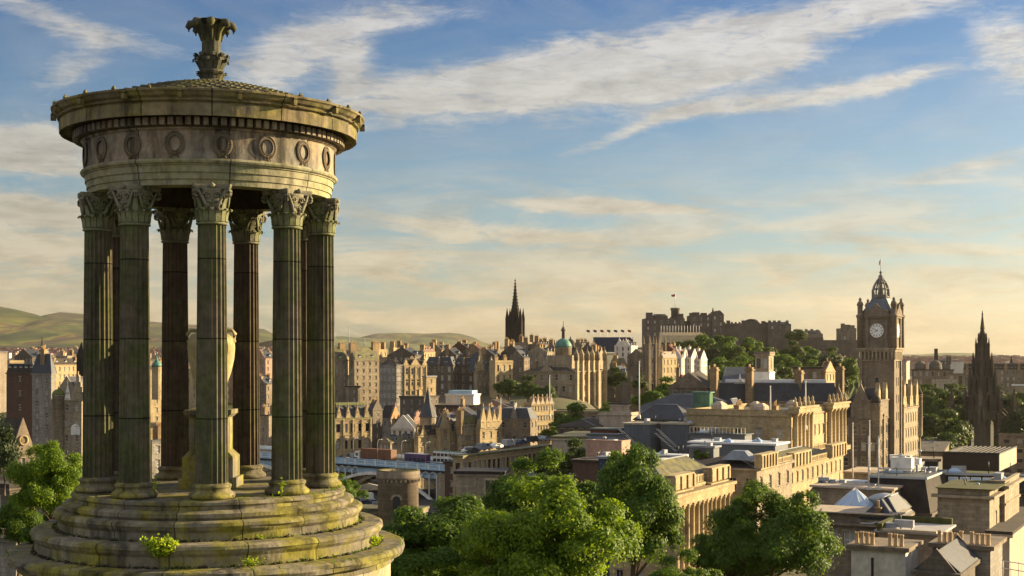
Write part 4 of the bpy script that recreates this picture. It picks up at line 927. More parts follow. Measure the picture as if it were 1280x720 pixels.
# clock tower
def clock_tower():
    D=384; th=R(TH); C=P(1118.5,437,D); s_,c_=math.sin(th),math.cos(th)
    w=10.2; zg=-40
    root=thing('clock_tower','tall square sandstone clock tower with white dial and open crown top','tower',(C.x,C.y,zg),R(90-TH))
    zz=lambda py: Z(py,D+4)-zg
    def bx(mb,i0,z0,z1,mi=0): mb.box(i0,w-i0,i0,w-i0,z0,z1,mi)
    H1=zz(437); sh=MB()
    rows=[(round(H1-5.2-5*i,3),round(H1-3.0-5*i,3)) for i in range(5)]; cols=[(4.6,5.6)]
    facade(sh,V3((.6,.6,0)),V3((1,0,0)),V3((0,-1,0)),w-1.2,0,H1,[(round(1.8+2.3*i,3),round(2.6+2.3*i,3)) for i in range(3)],rows); facade(sh,V3((.6,.6,0)),V3((0,1,0)),V3((-1,0,0)),w-1.2,0,H1,[(4.1,5.0)],rows[:0]+[rows[1],rows[3]])
    sh.face([(w-.6,.6,0),(w-.6,w-.6,0),(w-.6,w-.6,H1),(w-.6,.6,H1)]); sh.face([(.6,w-.6,0),(w-.6,w-.6,0),(w-.6,w-.6,H1),(.6,w-.6,H1)])
    # clasping pilaster strips
    for x,y in ((.6,.6),(w-.6,.6),(.6,w-.6)):
        sh.box(x-.45,x+.9 if x<2 else x+.35,y-.45,y+.9 if y<2 else y+.35,0,H1-.5)
    sh.build('shaft',[M['stone_brown']],root)
    for k,(v0,v1) in enumerate(rows):
        for i in range(3): place('window',winmesh(.8,2.2,'bare'),root,(.6+2.2+2.3*i,.8,v0))
    place('window',winmesh(.9,2.2,'bare'),root,(.8,.6+4.55,rows[1][0]),R(-90)); place('window',winmesh(.9,2.2,'bare'),root,(.8,.6+4.55,rows[3][0]),R(-90))
    # corbelled arcade band and cornices
    cb=MB(); bx(cb,.25,H1-3.2,H1-2.8); bx(cb,-.2,H1-.6,H1); bx(cb,-.6,H1,H1+.5)
    for i in range(9):
        x=.5+i*1.1; cb.box(x,x+.5,-.05,.6,H1-2.8,H1-.6); cb.box(-.05,.6,x,x+.5,H1-2.8,H1-.6)
    cb.build('corbel_band',[M['stone_tan']],root)
    H2=zz(398); cs=MB(); bx(cs,.35,H1+.5,H2); bx(cs,-.15,H2,H2+.5); bx(cs,-.5,H2+.5,H2+.9)
    for x,y in ((.35,.35),(w-.35,.35),(.35,w-.35),(w-.35,w-.35)):
        cs.lathe([(.9,H1+.5),(.9,H2),(1.15,H2+.4),(1.15,H2+1.0),(.75,H2+1.2),(.75,H2+3.6),(1.0,H2+3.8),(.75,H2+4.6),(.35,H2+5.0),(.45,H2+5.5),(.0,H2+6.1)],12,(x,y))
    for f in ('x','y'):
        for x in (2.0,w-2.9):
            if f=='x': cs.box(x,x+.9,-.1,.5,H1+.5,H2)
            else: cs.box(-.1,.5,x,x+.9,H1+.5,H2)
        # segmental pediment over the dial
        pts=[(1.6,H2+.9),(w-1.6,H2+.9),(w-2.2,H2+2.2),(w/2+1.3,H2+2.9),(w/2,H2+4.3),(w/2-1.3,H2+2.9),(2.2,H2+2.2)]
        if f=='x': cs.hprism(pts,-.25,.8,'y')
        else: cs.hprism(pts,-.25,.8,'x')
    bx(cs,.6,H2+.9,H2+2.2)
    cs.build('clock_stage',[M['stone_brown']],root)
    # dials on the two visible sides
    zc=Z(413,D)-zg; rc=1.95
    def dial(loc,rz):
        mb=MB(); n=48
        mb.lathe([(rc,0),(rc,.12)],n); mb2=MB()
        ring=MB(); ring.lathe([(rc,.0),(rc+.28,.0),(rc+.28,.2),(rc,.2)],n,cap=False)
        num=MB()
        for i in range(12):
            a=2*math.pi*i/12; L=.5 if i%3 else .62; w_=.16 if i%3 else .24
            c0=Vector((math.sin(a),math.cos(a),0)); t_=Vector((c0.y,-c0.x,0))
            # roman numeral strokes round the dial
            for k in ((-1,0,1) if i in (2,3,4,8,7,0,11) else (-.5,.5)):
                off=t_*k*.13
                q=[c0*(rc-.18-L)+off-t_*.04,c0*(rc-.18-L)+off+t_*.04,c0*(rc-.18)+off+t_*.04,c0*(rc-.18)+off-t_*.04]
                num.face([(p.x,p.y,.135) for p in q])
        def hand(a,l,w_):
            c0=Vector((math.sin(a),math.cos(a),0)); t_=Vector((c0.y,-c0.x,0)); q=[-c0*.3-t_*w_,-c0*.3+t_*w_,c0*l+t_*w_*.5,c0*l-t_*w_*.5]; num.face([(p.x,p.y,.16) for p in q])
        hand(R(-58),1.55,.09); hand(R(235-0),1.0,.12)
        M1=Matrix.Rotation(R(90),4,'X')
        for m_ in (mb,ring,num): m_.arr(lambda p:M1@p)
        d_=mb.build('clock_face',[M['dial']],root,loc,rz); r_=ring.build('rim',[M['stone_tan']],d_); n_=num.build('numerals_and_hands',[M['dark_metal']],d_)
    dial((w/2,.33,zc),0); dial((.33,w/2,zc),R(-90))
    # slate pyramid roof, lantern crown, finial
    z2=H2+2.2; z3=zz(372); rf=MB()
    lo=[(1.0,1.0),(w-1,1.0),(w-1,w-1),(1.0,w-1)]; m1=[(2.2,2.2),(w-2.2,2.2),(w-2.2,w-2.2),(2.2,w-2.2)]; hi=[(3.1,3.1),(w-3.1,3.1),(w-3.1,w-3.1),(3.1,w-3.1)]
    rf.prism(lo,z2,z2+(z3-z2)*.5,top=m1); rf.prism(m1,z2+(z3-z2)*.5,z3,top=hi); rf.build('roof',[M['slate_light']],root)
    c=(w/2,w/2); z4=zz(368); z5=zz(345)
    cr=MB(); cr.lathe([(2.5,z3),(2.6,z3+.4),(2.35,z3+.5),(2.35,z4)],8,c); n=8
    for i in range(n):
        a=2*math.pi*i/n; pts=[]
        for k in range(9):
            f=k/8; r=2.2*math.cos(f*math.pi/2)**.75*(1+.12*math.sin(f*math.pi)); pts.append((c[0]+max(r,.2)*math.sin(a),c[1]-max(r,.2)*math.cos(a),z4+.0+(z5-z4)*f))
        cr.tube(pts,.24,6)
        cr.tube([(c[0]+2.35*math.sin(a),c[1]-2.35*math.cos(a),z4-1),(c[0]+2.35*math.sin(a),c[1]-2.35*math.cos(a),z4+1.6)],.26,6)
    for f,r in ((.33,2.05),(.66,1.35)):
        z=z4+(z5-z4)*f; cr.lathe([(r-.16,z-.15),(r+.16,z-.15),(r+.16,z+.15),(r-.16,z+.15)],16,c,cap=False)
    cr.lathe([(.9,z4),(.7,z4+2.2),(.3,z5-.5)],8,c)
    cr.lathe([(.5,z5-.3),(.75,z5+.2),(.3,z5+.5),(.25,z5+.9),(.5,z5+1.2),(.1,z5+1.7)],10,c)
    cr.build('lantern_crown',[M['stone_grey']],root)
    fp=MB(); zt=zz(322); fp.tube([(*c,z5+1.2),(*c,zt)],.09,6); pl=fp.build('flagpole',[M['white_paint']],root)
    fl=MB(); 
    n=5
    for i in range(n):
        x0,x1=-.9*(i/n)*1.9,-.9*((i+1)/n)*1.9; y0,y1=.15*math.sin(i*1.5),.15*math.sin((i+1)*1.5)
        for dz in (0,): fl.face([(c[0]+x0,c[1]+y0,zt-.3-i*.12),(c[0]+x1,c[1]+y1,zt-.3-(i+1)*.12),(c[0]+x1,c[1]+y1,zt-1.5-(i+1)*.12),(c[0]+x0,c[1]+y0,zt-1.5-i*.12)])
    fl.build('flag',[M['flag_cloth']],pl)
plain('dial',(.75,.75,.74),.5,var=.05); roofm('slate_light',(.16,.18,.21),(.10,.11,.13))
clock_tower()
# ---------------------------------------------------------------- old town, centre
def ob(label,D,lcr,tb,th,wall,roof,name='tenement',ex=15,**k):
    k.setdefault('zbase',Z(tb[1],D)-ex); k.setdefault('cornice',.25); k.setdefault('parapet',.5)
    o=bd(name,label,D,lcr,tb,th,wall,roof,**k); q=len(label)%3
    if D<900 and k.get('win',(1,1))[0]>0:
        if roof[0]=='gx' and o.b>6: dormers(o,'B',max(1,int(o.b/5)),1.3,1.7)
        if roof[0]=='gy' and o.a>6: dormers(o,'A',max(1,int(o.a/5)),1.3,1.7)
        if roof[0] in('hip','mansard') and q<2:
            dormers(o,'A',max(1,int(o.a/5)),1.3,1.8,style='gab' if q else 'flat')
            if o.b>6: dormers(o,'B',max(1,int(o.b/5)),1.3,1.8,style='gab' if q else 'flat')
    return o
CH2=((.1,.5,1.8,1.0,2.6,4),(.85,.5,1.8,1.0,2.6,4)); CH1=((.5,.5,1.8,1.0,2.6,4),)
# arcaded building with green roof, left next to the monument
o=ob('lit sandstone building with green flat roof, dormer gables and tall arched windows beside the temple',425,(414,418,464),(524,570),52,'stone_gold',('cap',.3,'roof_green'),fl=5.2,bay=2.5,win=(1.5,2.6),style='dark',nwin=(1,5),course=(.6,5.0,10),off=1.6)
mb=MB(); i=1.6; mb.prism([(0,0),(o.b,0),(o.b,o.a+8),(0,o.a+8)],o.H+.3,o.H+4.2,top=[(i,i),(o.b-i,i),(o.b-i,o.a+8-i),(i,o.a+8-i)],mi=1); mb.box(i-.2,o.b-i+.2,i-.2,o.a+8-i,o.H+4.2,o.H+4.9,0); mb.build('mansard_roof',[M['roof_green'],M['slate']],o.root)
for u in (.12,.37,.62,.87): gable(o,'B',u,1.9,4.3,'stone_gold','plain',(.9,1.6))
pilasters(o,'B',[.01,.245,.5,.745,.985],.55,o.H-14,o.H-.3,.35,'stone_gold',cap=False)
am=MB()
for k in range(9):
    a=math.pi*k/8; a2=math.pi*(k+1)/8
    if k<8: am.prism([(0,0),(0,0),(0,0)],0,0) if False else am.face([(math.cos(a)*.95,-.3,math.sin(a)*.9),(math.cos(a2)*.95,-.3,math.sin(a2)*.9),(math.cos(a2)*.72,-.3,math.sin(a2)*.66),(math.cos(a)*.72,-.3,math.sin(a)*.66)])
am.face([(math.cos(math.pi*k/10)*.72,-.1,math.sin(math.pi*k/10)*.68) for k in range(11)],1)
ame=am.mesh('arch_head',[M['stone_tan'],M['pane']])
for k in range(5): place('arch_head',ame,o.root,(o.b*(k+.5)/5,.0,o.H-1.6-5.2),0)
# tall slab blocks
for lab,l,c,r,t,sh in (('tall pale slab tenement, first of two beside the temple, olive pitched roof',404,417,435,450,0),('tall pale slab tenement, second of two with roof chimneys, left of the rounded grey one',436,443,474,450,1)):
    ob(lab,560,(l,c,r),(t,512),50,'stone_tan',('gx',5.2,'slate_moss'),fl=2.9,bay=2.5,win=(.8,1.5),chim=((.05,.5,3,1.4,6.8,4),(.95,.5,3,1.4,6.8,4)),off=.8)
ob('low brown block between the two slab tenements',548,(432,436,450),(484,520),50,'stone_brown',('cap',.5,'slate_brown'),name='tenement',win=(.8,1.4))
# rounded grey building
def poly_building(label,D,px,wpx,tb,wall,roofh,rm,n=8,name='tenement'):
    c=P(px,tb[0],D); zg=Z(tb[1],D)-15; H=c.z-zg; r=wpx/2*D/F; root=thing(name,label,'building',(c.x,c.y+r,zg))
    mb=MB(); mb.lathe([(r,0),(r,H-.5),(r+.3,H-.4),(r+.3,H)],n,a0=math.pi/n,sm=False); mb.box(-r-.2,r+.2,-r*.2,r*1.2,H*0,0.01); mb.build('wall',[M[wall]],root)
    rb=MB(); rb.lathe([(r+.2,H),(r*.35,H+roofh),(0,H+roofh+.1)],n,a0=math.pi/n,sm=False); rb.build('roof',[M[rm]],root)
    wm=winmesh(.9,1.7,'sash'); ap=r*math.cos(math.pi/n)
    for i in range(n):
        a=2*math.pi*(i+.5)/n+math.pi/n-math.pi/n
        a=2*math.pi*i/n+ (0 if True else 0)
        if math.cos(a)<-.1: continue
        for k in range(int(min(6,(H-2)/3.4))):
            for s_ in (-1,1):
                u=s_*ap*.19; place('window',wm,root,(ap*math.sin(a)+u*math.cos(a)-.0,-ap*math.cos(a)+u*math.sin(a),H-3-3.4*k),a)
    return root
poly_building('many-sided grey stone building with shallow roof between slab tenement and pedimented front',545,489,33,(456,512),'stone_grey',2.0,'slate_brown',8)
o=ob('lit ornate stone front with pediment and arched centre windows',548,(496,505,533),(457,516),48,'stone_gold',('hip',3,'slate_brown'),fl=4.6,bay=3,win=(1.1,2.5),style='hood',nwin=(1,4),course=(.5,6.5,12),chim=CH1)
gable(o,'B',.5,5,3.2,'stone_gold','plain'); gable(o,'B',.92,2.4,2.6,'stone_gold','curl'); gable(o,'B',.08,2.4,2.6,'stone_gold','curl')
pilasters(o,'B',[.02,.27,.5,.74,.98],.5,o.H-12,o.H-.4,.4,'stone_gold',cap=False)
ob('small lit cream block stepping down right of the pedimented front',540,(530,533,545),(471,500),45,'stone_gold',('cap',.4,'lead'),win=(.9,1.5))
# hillside houses lower centre
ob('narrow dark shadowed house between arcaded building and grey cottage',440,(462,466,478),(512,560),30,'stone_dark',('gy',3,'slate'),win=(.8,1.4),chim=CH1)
o=ob('pinkish grey house with orange end gable, centre left of the valley',450,(474,488,500),(523,566),28,'stone_grey',('gy',4.2,'slate_brown'),win=(.8,1.4),chim=((.5,.1,1.6,1,2.6,3),))
gable(o,'B',.5,o.b*.95,4.2,'orange_harl','plain')
ob('white fronted house with black timber upper storey and slate roof',440,(489,518,524),(535,560),14,'white_harl',('gx',4,'slate'),win=(.9,1.6),fl=4,nwin=(4,1),chim=((.5,.98,1.6,1,2.6,3),))
o=ob('pink harled house with twin pointed gables behind the white fronted one',455,(512,518,535),(526,560),45,'pink_harl',('gy',3,'tile_red'),win=(.8,1.4)); gable(o,'B',.25,3.4,3.6,'pink_harl','curl'); gable(o,'B',.75,3.4,3.6,'pink_harl','curl')
# black conical spire turret
mb=MB(); mb.lathe([(2.7,-14),(2.7,0),(3.0,.2)],12,sm=False); mb2=MB(); mb2.lathe([(3.1,.2),(1.2,5),(.05,10.5),(.03,12)],12,sm=False)
rt=thing('conical_turret','slim stone turret with tall black conical roof in the middle of the terraces','turret',P(535,522,452)); mb.build('wall',[M['stone_tan']],rt); mb2.build('cone_roof',[M['slate']],rt)
ob('low lit house row with mossy wallhead under the white fronted house',428,(474,488,520),(553,572),30,'stone_tan',('gx',1.6,'slate_moss'),fl=3,bay=2,win=(.8,1.5),nwin=(3,7),off=.7)
o=ob('lit sandstone tenement with small gable, just right of the low mossy row',432,(519,523,548),(545,572),45,'stone_gold',('gx',3.2,'slate_brown'),fl=3.1,bay=2.1,win=(.8,1.5),chim=CH2,off=.6); gable(o,'B',.25,3,3,'stone_gold','crow')
o=ob('tall narrow lit tenement with chimneyed crow-stepped gables in the terrace middle',436,(546,550,563),(535,572),45,'stone_gold',('gy',4.4,'slate'),fl=3,bay=2.1,win=(.8,1.5),chim=((.5,.2,1.4,1,5,3),),off=.6); gable(o,'B',.5,3.6,5,'stone_gold','crow')
o=ob('lit tenement with dark stair recess and slate roof, left of the square one',440,(561,564,578),(539,572),45,'stone_gold',('gx',4,'slate'),fl=3,bay=2.1,win=(.8,1.5),chim=CH2,off=.6); gable(o,'B',.5,3,3.4,'stone_gold','plain',(.7,1.2))
ob('square yellow lit tenement with regular rows of windows and mossy hipped roof',438,(573,577,600),(531,572),45,'stone_gold',('hip',3,'slate_moss'),fl=2.9,bay=1.9,win=(.85,1.5),nwin=(1,6),chim=((.02,.5,1.2,2.4,4.4,4),),off=.7)
o=ob('lit gothic front with three sharp pinnacled gables',440,(597,600,627),(536,572),42,'stone_gold',('gx',3,'slate'),fl=3.4,bay=2.6,win=(1.1,2.2),chim=((.98,.5,1.2,1.2,6,3),))
for u in (.15,.42,.66,.88): gable(o,'B',u,2.6,7.2-2*(u>.5),'stone_gold','ped',(.8,1.6))
for k,(l,c,r,t,b_,D,w,rf,lab) in enumerate([
 (540,566,578,527,548,470,'stone_dark',('gx',3,'slate'),'dark slate roofed house behind the lit terrace, left part'),
 (560,592,600,520,545,480,'stone_brown',('gx',3,'slate'),'brown house with long slate roof behind the square yellow tenement'),
 (590,640,652,510,540,500,'stone_brown',('gx',3,'slate_brown'),'long dark roof running behind the gothic front'),
 (600,622,628,517,535,490,'pink_harl',('gy',2.4,'lead'),'small pale pink gable house on the long dark roof'),
 (545,600,612,509,530,510,'brick_brown',('cap',.6,'slate_brown'),'horizontal slatted brown flat roofed block under the white hall'),
 (500,530,548,497,520,520,'stone_dark',('cap',.5,'slate_brown'),'dark flat roofed block left of the slatted one')]):
    ob(lab,D,(l,c,r),(t,b_),25,w,rf,win=(.8,1.4),chim=CH1)
o=ob('long white roofed hall with pale blue glazed top below the dark tenements',560,(557,592,600),(494,505),18,'white_harl',('cap',.5,'white_roof'),win=(0,1)); 
mb=MB(); mb.box(1,o.b-.5,1,o.a-1,o.H+.5,o.H+1.9); mb.build('glazed_top',[M['blue_paint']],o.root)
# block with shaded front and lit end (right of the terrace)
o=ob('brown tenement range with white framed arched windows facing the valley',450,(622,663,672),(524,566),18,'stone_brown',('mansard',3.4,'slate'),fl=4.6,bay=2.8,win=(1.1,1.9),style='hood',chim=CH2,off=1)
gable(o,'A',.5,2.6,4.8,'stone_grey','plain',(.8,1.4))
o=ob('lit cream tenement end with rooftop chimney clutter beside the green bank',468,(655,664,692),(505,566),44,'stone_gold',('flat',0,'slate_brown'),fl=3.4,bay=2.1,win=(.9,1.7),chim=tuple((.1+.16*i,.3,1.6,.9,1.2,4) for i in range(6)),nwin=(2,8),off=.8)
for u in (.1,.3,.5,.7,.9): gable(o,'B',u,1.8,2.4,'stone_pale','plain')
# dark tenements behind
ob('dark tenement with pale windows and blue slate roof behind the white hall',640,(531,566,572),(456,500),14,'stone_dark',('mansard',3.6,'slate'),fl=4.0,bay=3.2,win=(1.2,2.2),chim=CH2+((.5,.3,2,1,3,4),))
ob('second dark tenement with pale windows, left of the lit pointed gable',645,(566,593,600),(457,500),14,'stone_dark',('mansard',3.6,'slate'),fl=4.0,bay=3.2,win=(1.2,2.2),chim=CH2)
o=ob('tenement with tall lit pointed gable at its left corner',638,(592,597,620),(464,505),38,'stone_tan',('gx',4,'slate'),fl=3.8,bay=2.8,win=(1.1,2.1),chim=CH2); gable(o,'B',.16,6,10,'stone_gold','crow',(1,2)); gable(o,'B',.75,5,6,'stone_tan','crow',(1,2))
ob('orange lit tenement end with flat roof left of the hillside trees',632,(612,619,641),(452,500),46,'stone_gold',('flat',0,'slate_brown'),fl=4.6,bay=3.4,win=(1.3,3.0),style='bare',off=1.6,course=(.8,),chim=((.2,.5,2,1,2,4),(.7,.5,2,1,2,4)))
ob('dark tenement wall behind trees between orange end and the domed building',660,(636,655,662),(448,500),14,'stone_brown',('gx',4,'slate'),win=(1,2),chim=CH2)
ob('long arched stone retaining terrace below the domed building',560,(682,748,762),(516,560),16,'stone_brown',('flat',0,'slate_moss'),name='terrace_wall',fl=6,bay=4,win=(1.6,3),style='bare',off=1.2,cat='terrace')
# domed bank-like building
D=640
bk=ob('large domed stone building with three storeys of arched windows and lit bay tower side',D,(655,718,756),(464,525),22,'stone_tan',('hip',4,'slate_brown'),name='domed_building',fl=5.4,bay=3.9,win=(1.4,2.8),style='hood',course=(.6,6,11.5,17),off=1.6,nwin=(7,8),cornice=.6,chim=((.2,.9,2,1.2,4,4),(.3,.6,2,1.2,4,4)))
pilasters(bk,'B',[.03,.2,.38,.55,.72,.97],2.0,bk.H-22,bk.H+5,1.4,'stone_gold')
for i,u in enumerate((.03,.2,.38,.55,.72,.97)): 
    mb=MB(); mb.lathe([(1.2,bk.H+5),(1.2,bk.H+7.4),(1.4,bk.H+7.8),(.9,bk.H+9),(.15,bk.H+10.4),(.1,bk.H+12)],8,(u*bk.b,-.4)); mb.build('corner_cupola',[M['stone_gold' if i%2 else 'stone_brown']],bk.root)
gable(bk,'A',.55,7,3.2,'stone_tan','plain')
mb=MB(); cxl,cyl=bk.b*.25,bk.a*.38
mb.box(cxl-6,cxl+6,cyl-6,cyl+6,bk.H-1,bk.H+7.5); mb.lathe([(4.0,bk.H+7.5),(4.0,bk.H+11),(4.4,bk.H+11.3)],20,(cxl,cyl)); dr=mb.build('dome_drum',[M['stone_tan']],bk.root)
mb=MB(); mb.lathe([(4.1*math.cos(i*math.pi/16),bk.H+11.3+4.4*math.sin(i*math.pi/16)) for i in range(8)]+[(.8,bk.H+15.7)],24,(cxl,cyl),rf=lambda a,k:1+.02*math.cos(12*a)); mb.build('copper_dome',[M['copper_green']],dr)
mb=MB(); mb.lathe([(.8,bk.H+15.6),(.8,bk.H+19),(1.3,bk.H+19.3),(.8,bk.H+20.6),(.2,bk.H+21.5),(.15,bk.H+24)],10,(cxl,cyl)); mb.build('dome_lantern',[M['stone_brown']],dr)
o2=ob('tall dark church block with small black dome rising behind the green dome',760,(706,716,720),(437,470),10,'stone_dark',('cap',.5,'slate_brown'),win=(0,1),name='domed_tower'); mb=MB(); mb.lathe([(2.6,o2.H),(2.6,o2.H+3)]+[(2.6*math.cos(i*math.pi/14),o2.H+3+3*math.sin(i*math.pi/14)) for i in range(7)]+[(.2,o2.H+7.5)],12,(o2.b*.5,o2.a*.5)); mb.build('dome',[M['slate_brown']],o2.root)
# skyline rows
rr=random.Random(12)
SK=[ # l,c,r,top,D,wall,roof,label
 (352,396,412,447,700,'stone_brown',('gx',4,'slate'),'slate roofed tenement seen just right of the temple urn'),
 (418,428,440,446,700,'stone_tan',('gx',3,'slate_brown'),'brown roofed skyline house above the first slab tenement'),
 (462,470,484,438,720,'stone_gold',('flat',0,'slate_brown'),'lit flat topped skyline block above the second slab tenement'),
 (486,492,512,436,740,'stone_gold',('flat',0,'slate_brown'),'pale lit skyline block with square top, third from the slab tenements'),
 (484,520,530,444,700,'stone_dark',('gx',4,'slate'),'long black roofed range on the skyline behind the pedimented front'),
 (524,530,544,440,730,'stone_gold',('gx',3,'tile_red'),'small orange lit gabled house on the skyline left of the long roofs'),
 (532,552,562,437,750,'stone_brown',('gx',3.6,'slate_brown'),'brown skyline tenement with a cluster of pots, left of centre'),
 (548,570,580,444,710,'stone_dark',('gx',4,'slate'),'dark slate house in front of the brown skyline tenement'),
 (563,584,592,435,770,'brick_brown',('gx',3.4,'slate_brown'),'reddish brown skyline house midway between hills and black spire'),
 (582,600,606,437,760,'stone_brown',('gx',3.4,'tile_red'),'red roofed skyline house left of the black spire'),
 (592,618,626,444,715,'stone_dark',('gx',4,'slate'),'blue slate roof in front of the red roofed skyline house'),
 (606,622,630,438,765,'stone_brown',('flat',0,'slate_brown'),'flat topped brown skyline block left of black spire'),
 (630,636,644,434,780,'brick_red',('gx',2.4,'slate_brown'),'small orange red house at the foot of the black spire'),
 (626,652,662,441,720,'stone_dark',('gx',4,'slate'),'steep dark blue roof directly below the black spire'),
 (640,660,676,429,800,'stone_tan',('flat',0,'slate_brown'),'pale skyline block immediately right of the black spire'),
 (664,676,688,431,790,'stone_brown',('gx',2.6,'slate_brown'),'brown gabled skyline house right of the black spire'),
 (660,684,692,440,720,'stone_tan',('gx',3,'slate_moss'),'mossy roofed house between black spire and green dome, nearer row'),
 (684,693,700,434,780,'stone_brown',('gx',3,'tile_red'),'skyline house with thin chimneys left of the green dome'),
 (716,728,738,432,790,'stone_brown',('gx',3,'slate_brown'),'brown skyline house with stacks right of green dome'),
 (726,742,750,437,760,'stone_dark',('gx',3.6,'slate'),'dark slate roofed house above the bay tower side'),
 (736,748,756,444,720,'stone_tan',('gy',3,'slate_brown'),'tan gabled house tucked right of the bay tower side'),
 (756,778,790,466,760,'stone_dark',('gx',4,'slate'),'long slate roof below the white stepped gable house'),
 (762,776,784,456,790,'stone_brown',('gy',4,'slate_moss'),'shed roofed brown hall beside the twin dark towers')]
for l,c,r,t,D,w,rf,lab in SK:
    ob(lab,D,(l,c,r),(t,t+40),rr.uniform(16,34),w,rf,win=(1.0,1.9),fl=3.6,bay=3.0,maxw=24,chim=((.08,.5,1.4,2.4,rr.uniform(2.5,5.5),4),(.92,.5,1.4,2.4,rr.uniform(2.5,5.5),4),(.5,.5,1.4,2,rr.uniform(2,4.5),3)),group=None)
o=ob('white harled house with stepped gables on skyline below the flags',830,(768,789,797),(432,455),16,'white_harl',('gx',3,'slate'),win=(1.2,2),chim=CH2); gable(o,'A',.3,5,4,'white_harl','crow'); gable(o,'A',.7,5,4,'white_harl','crow')
# grandstands
def stand(label,D,x0,x1,y0,y1,y2,col,seatc,posts=0,dep=22,slope=0.0):
    a=P(x0,y1,D); b=P(x1,y1-slope,D); w=(b-a).length; root=thing('grandstand',label,'grandstand',a,math.atan2(b.y-a.y,b.x-a.x)); h=(y1-y0)*D/F; l=(y2-y1)*D/F
    mb=MB(); n=8
    for i in range(n): mb.box(0,w,i*dep/n,(i+1)*dep/n,-l,h*(i+1)/n)
    mb.build('seating',[M[seatc]],root)
    fr=MB(); fr.box(-.3,w+.3,-.5,-.1,-.6,0); nb=int(w/2.6)
    for i in range(nb+1): fr.box(w*i/nb-.15,w*i/nb+.15,-.55,-.1,-l,h*.9)
    fr.box(-.3,w+.3,-.5,-.1,-l*.5-.2,-l*.5+.1); fr.build('frame',[M[col]],root)
    if posts:
        for i in range(posts):
            p=MB(); x=w*(i+.5)/posts; p.tube([(x,dep,h),(x,dep,h+5.5)],.16,5); p.build('post',[M['white_paint']],root)
    return root,w,h
stand('cream scaffold grandstand with a row of masts below the castle wall',1060,828,880,415,419,428,'cream_paint','cream_paint',14,20,5)
stand('dark blue grandstand on the skyline under the row of flags',960,744,791,421,425,440,'blue_dark','blue_dark',0,24)
fr=random.Random(4)
for i in range(7):
    px=733+i*8.6; D=985; p=P(px,422,D); r_=thing('flag_mast','thin mast with small flag in the row above the dark blue grandstand','flagpole',p,0,'row of flags above the grandstand')
    mb=MB(); mb.tube([(0,0,-3),(0,0,6)],.14,5); mb.build('pole',[M['white_paint']],r_); f=MB(); f.face([(0,0,5.9),(2.6,.3,5.2),(2.4,.2,3.6),(0,0,4.2)]); f.build('flag',[M[['flag_cloth','blue_dark','red_paint','timber'][i%4]]],r_)
# black gothic spire
def gothic_spire(label,px,D,top,base,wpx,m='stone_soot'):
    p=P(px,base,D); zt=(base-top)*D/F; w=wpx*D/F; root=thing('church_spire',label,'spire',(p.x,p.y,p.z),R(-12))
    mb=MB(); hb_=zt*.34; mb.box(-w/2,w/2,-w/2,w/2,-20,hb_)
    for sx in (-1,1):
        for sy in (-1,1):
            x,y=sx*w/2,sy*w/2; mb.box(x-w*.11,x+w*.11,y-w*.11,y+w*.11,-20,hb_*1.12); mb.prism([(x-w*.12,y-w*.12),(x+w*.12,y-w*.12),(x+w*.12,y+w*.12),(x-w*.12,y+w*.12)],hb_*1.12,hb_*1.62,top=[(x-.05,y-.05),(x+.05,y-.05),(x+.05,y+.05),(x-.05,y+.05)])
    for q in (-.22,.22):
        for s_ in (-1,1): mb.box(q*w-.3,q*w+.3,s_*w/2-.25,s_*w/2+.25,2,hb_*1.05); mb.box(s_*w/2-.25,s_*w/2+.25,q*w-.3,q*w+.3,2,hb_*1.05)
    mb.build('tower',[M[m]],root)
    sp=MB(); sp.lathe([(w*.43,hb_-.1),(w*.40,hb_*1.25),(w*.24,hb_*1.7),(w*.12,zt*.75),(.12,zt*.97),(.08,zt)],8,sm=False)
    for i in range(8):
        a=2*math.pi*i/8
        for z_,r_,h_ in ((hb_,.40,.42),(hb_*1.35,.29,.25)): 
            x,y=r_*w*math.sin(a),r_*w*math.cos(a); sp.prism([(x-.5,y-.5),(x+.5,y-.5),(x+.5,y+.5),(x-.5,y+.5)],z_,z_+hb_*h_,top=[(x-.05,y-.05),(x+.05,y-.05),(x+.05,y+.05),(x-.05,y+.05)])
        for k in range(12):
            f=k/12; r_=w*.33*(1-f)**1.15+.1; z_=hb_*1.25+(zt-hb_*1.25)*f; x,y=r_*math.sin(a+.39),r_*math.cos(a+.39); sp.box(x-.25,x+.25,y-.25,y+.25,z_,z_+.6)
    sp.build('spire_top',[M[m]],root)
    return root
gothic_spire('tall soot black gothic church spire on the skyline',644,900,347,431,17)
gothic_spire('slim grey steeple far away at the foot of the left hills',53,1500,421,446,7,'stone_dark')
gothic_spire('tiny dark steeple above the far red terrace, right of the tiered monument',1264,1300,446,462,5)
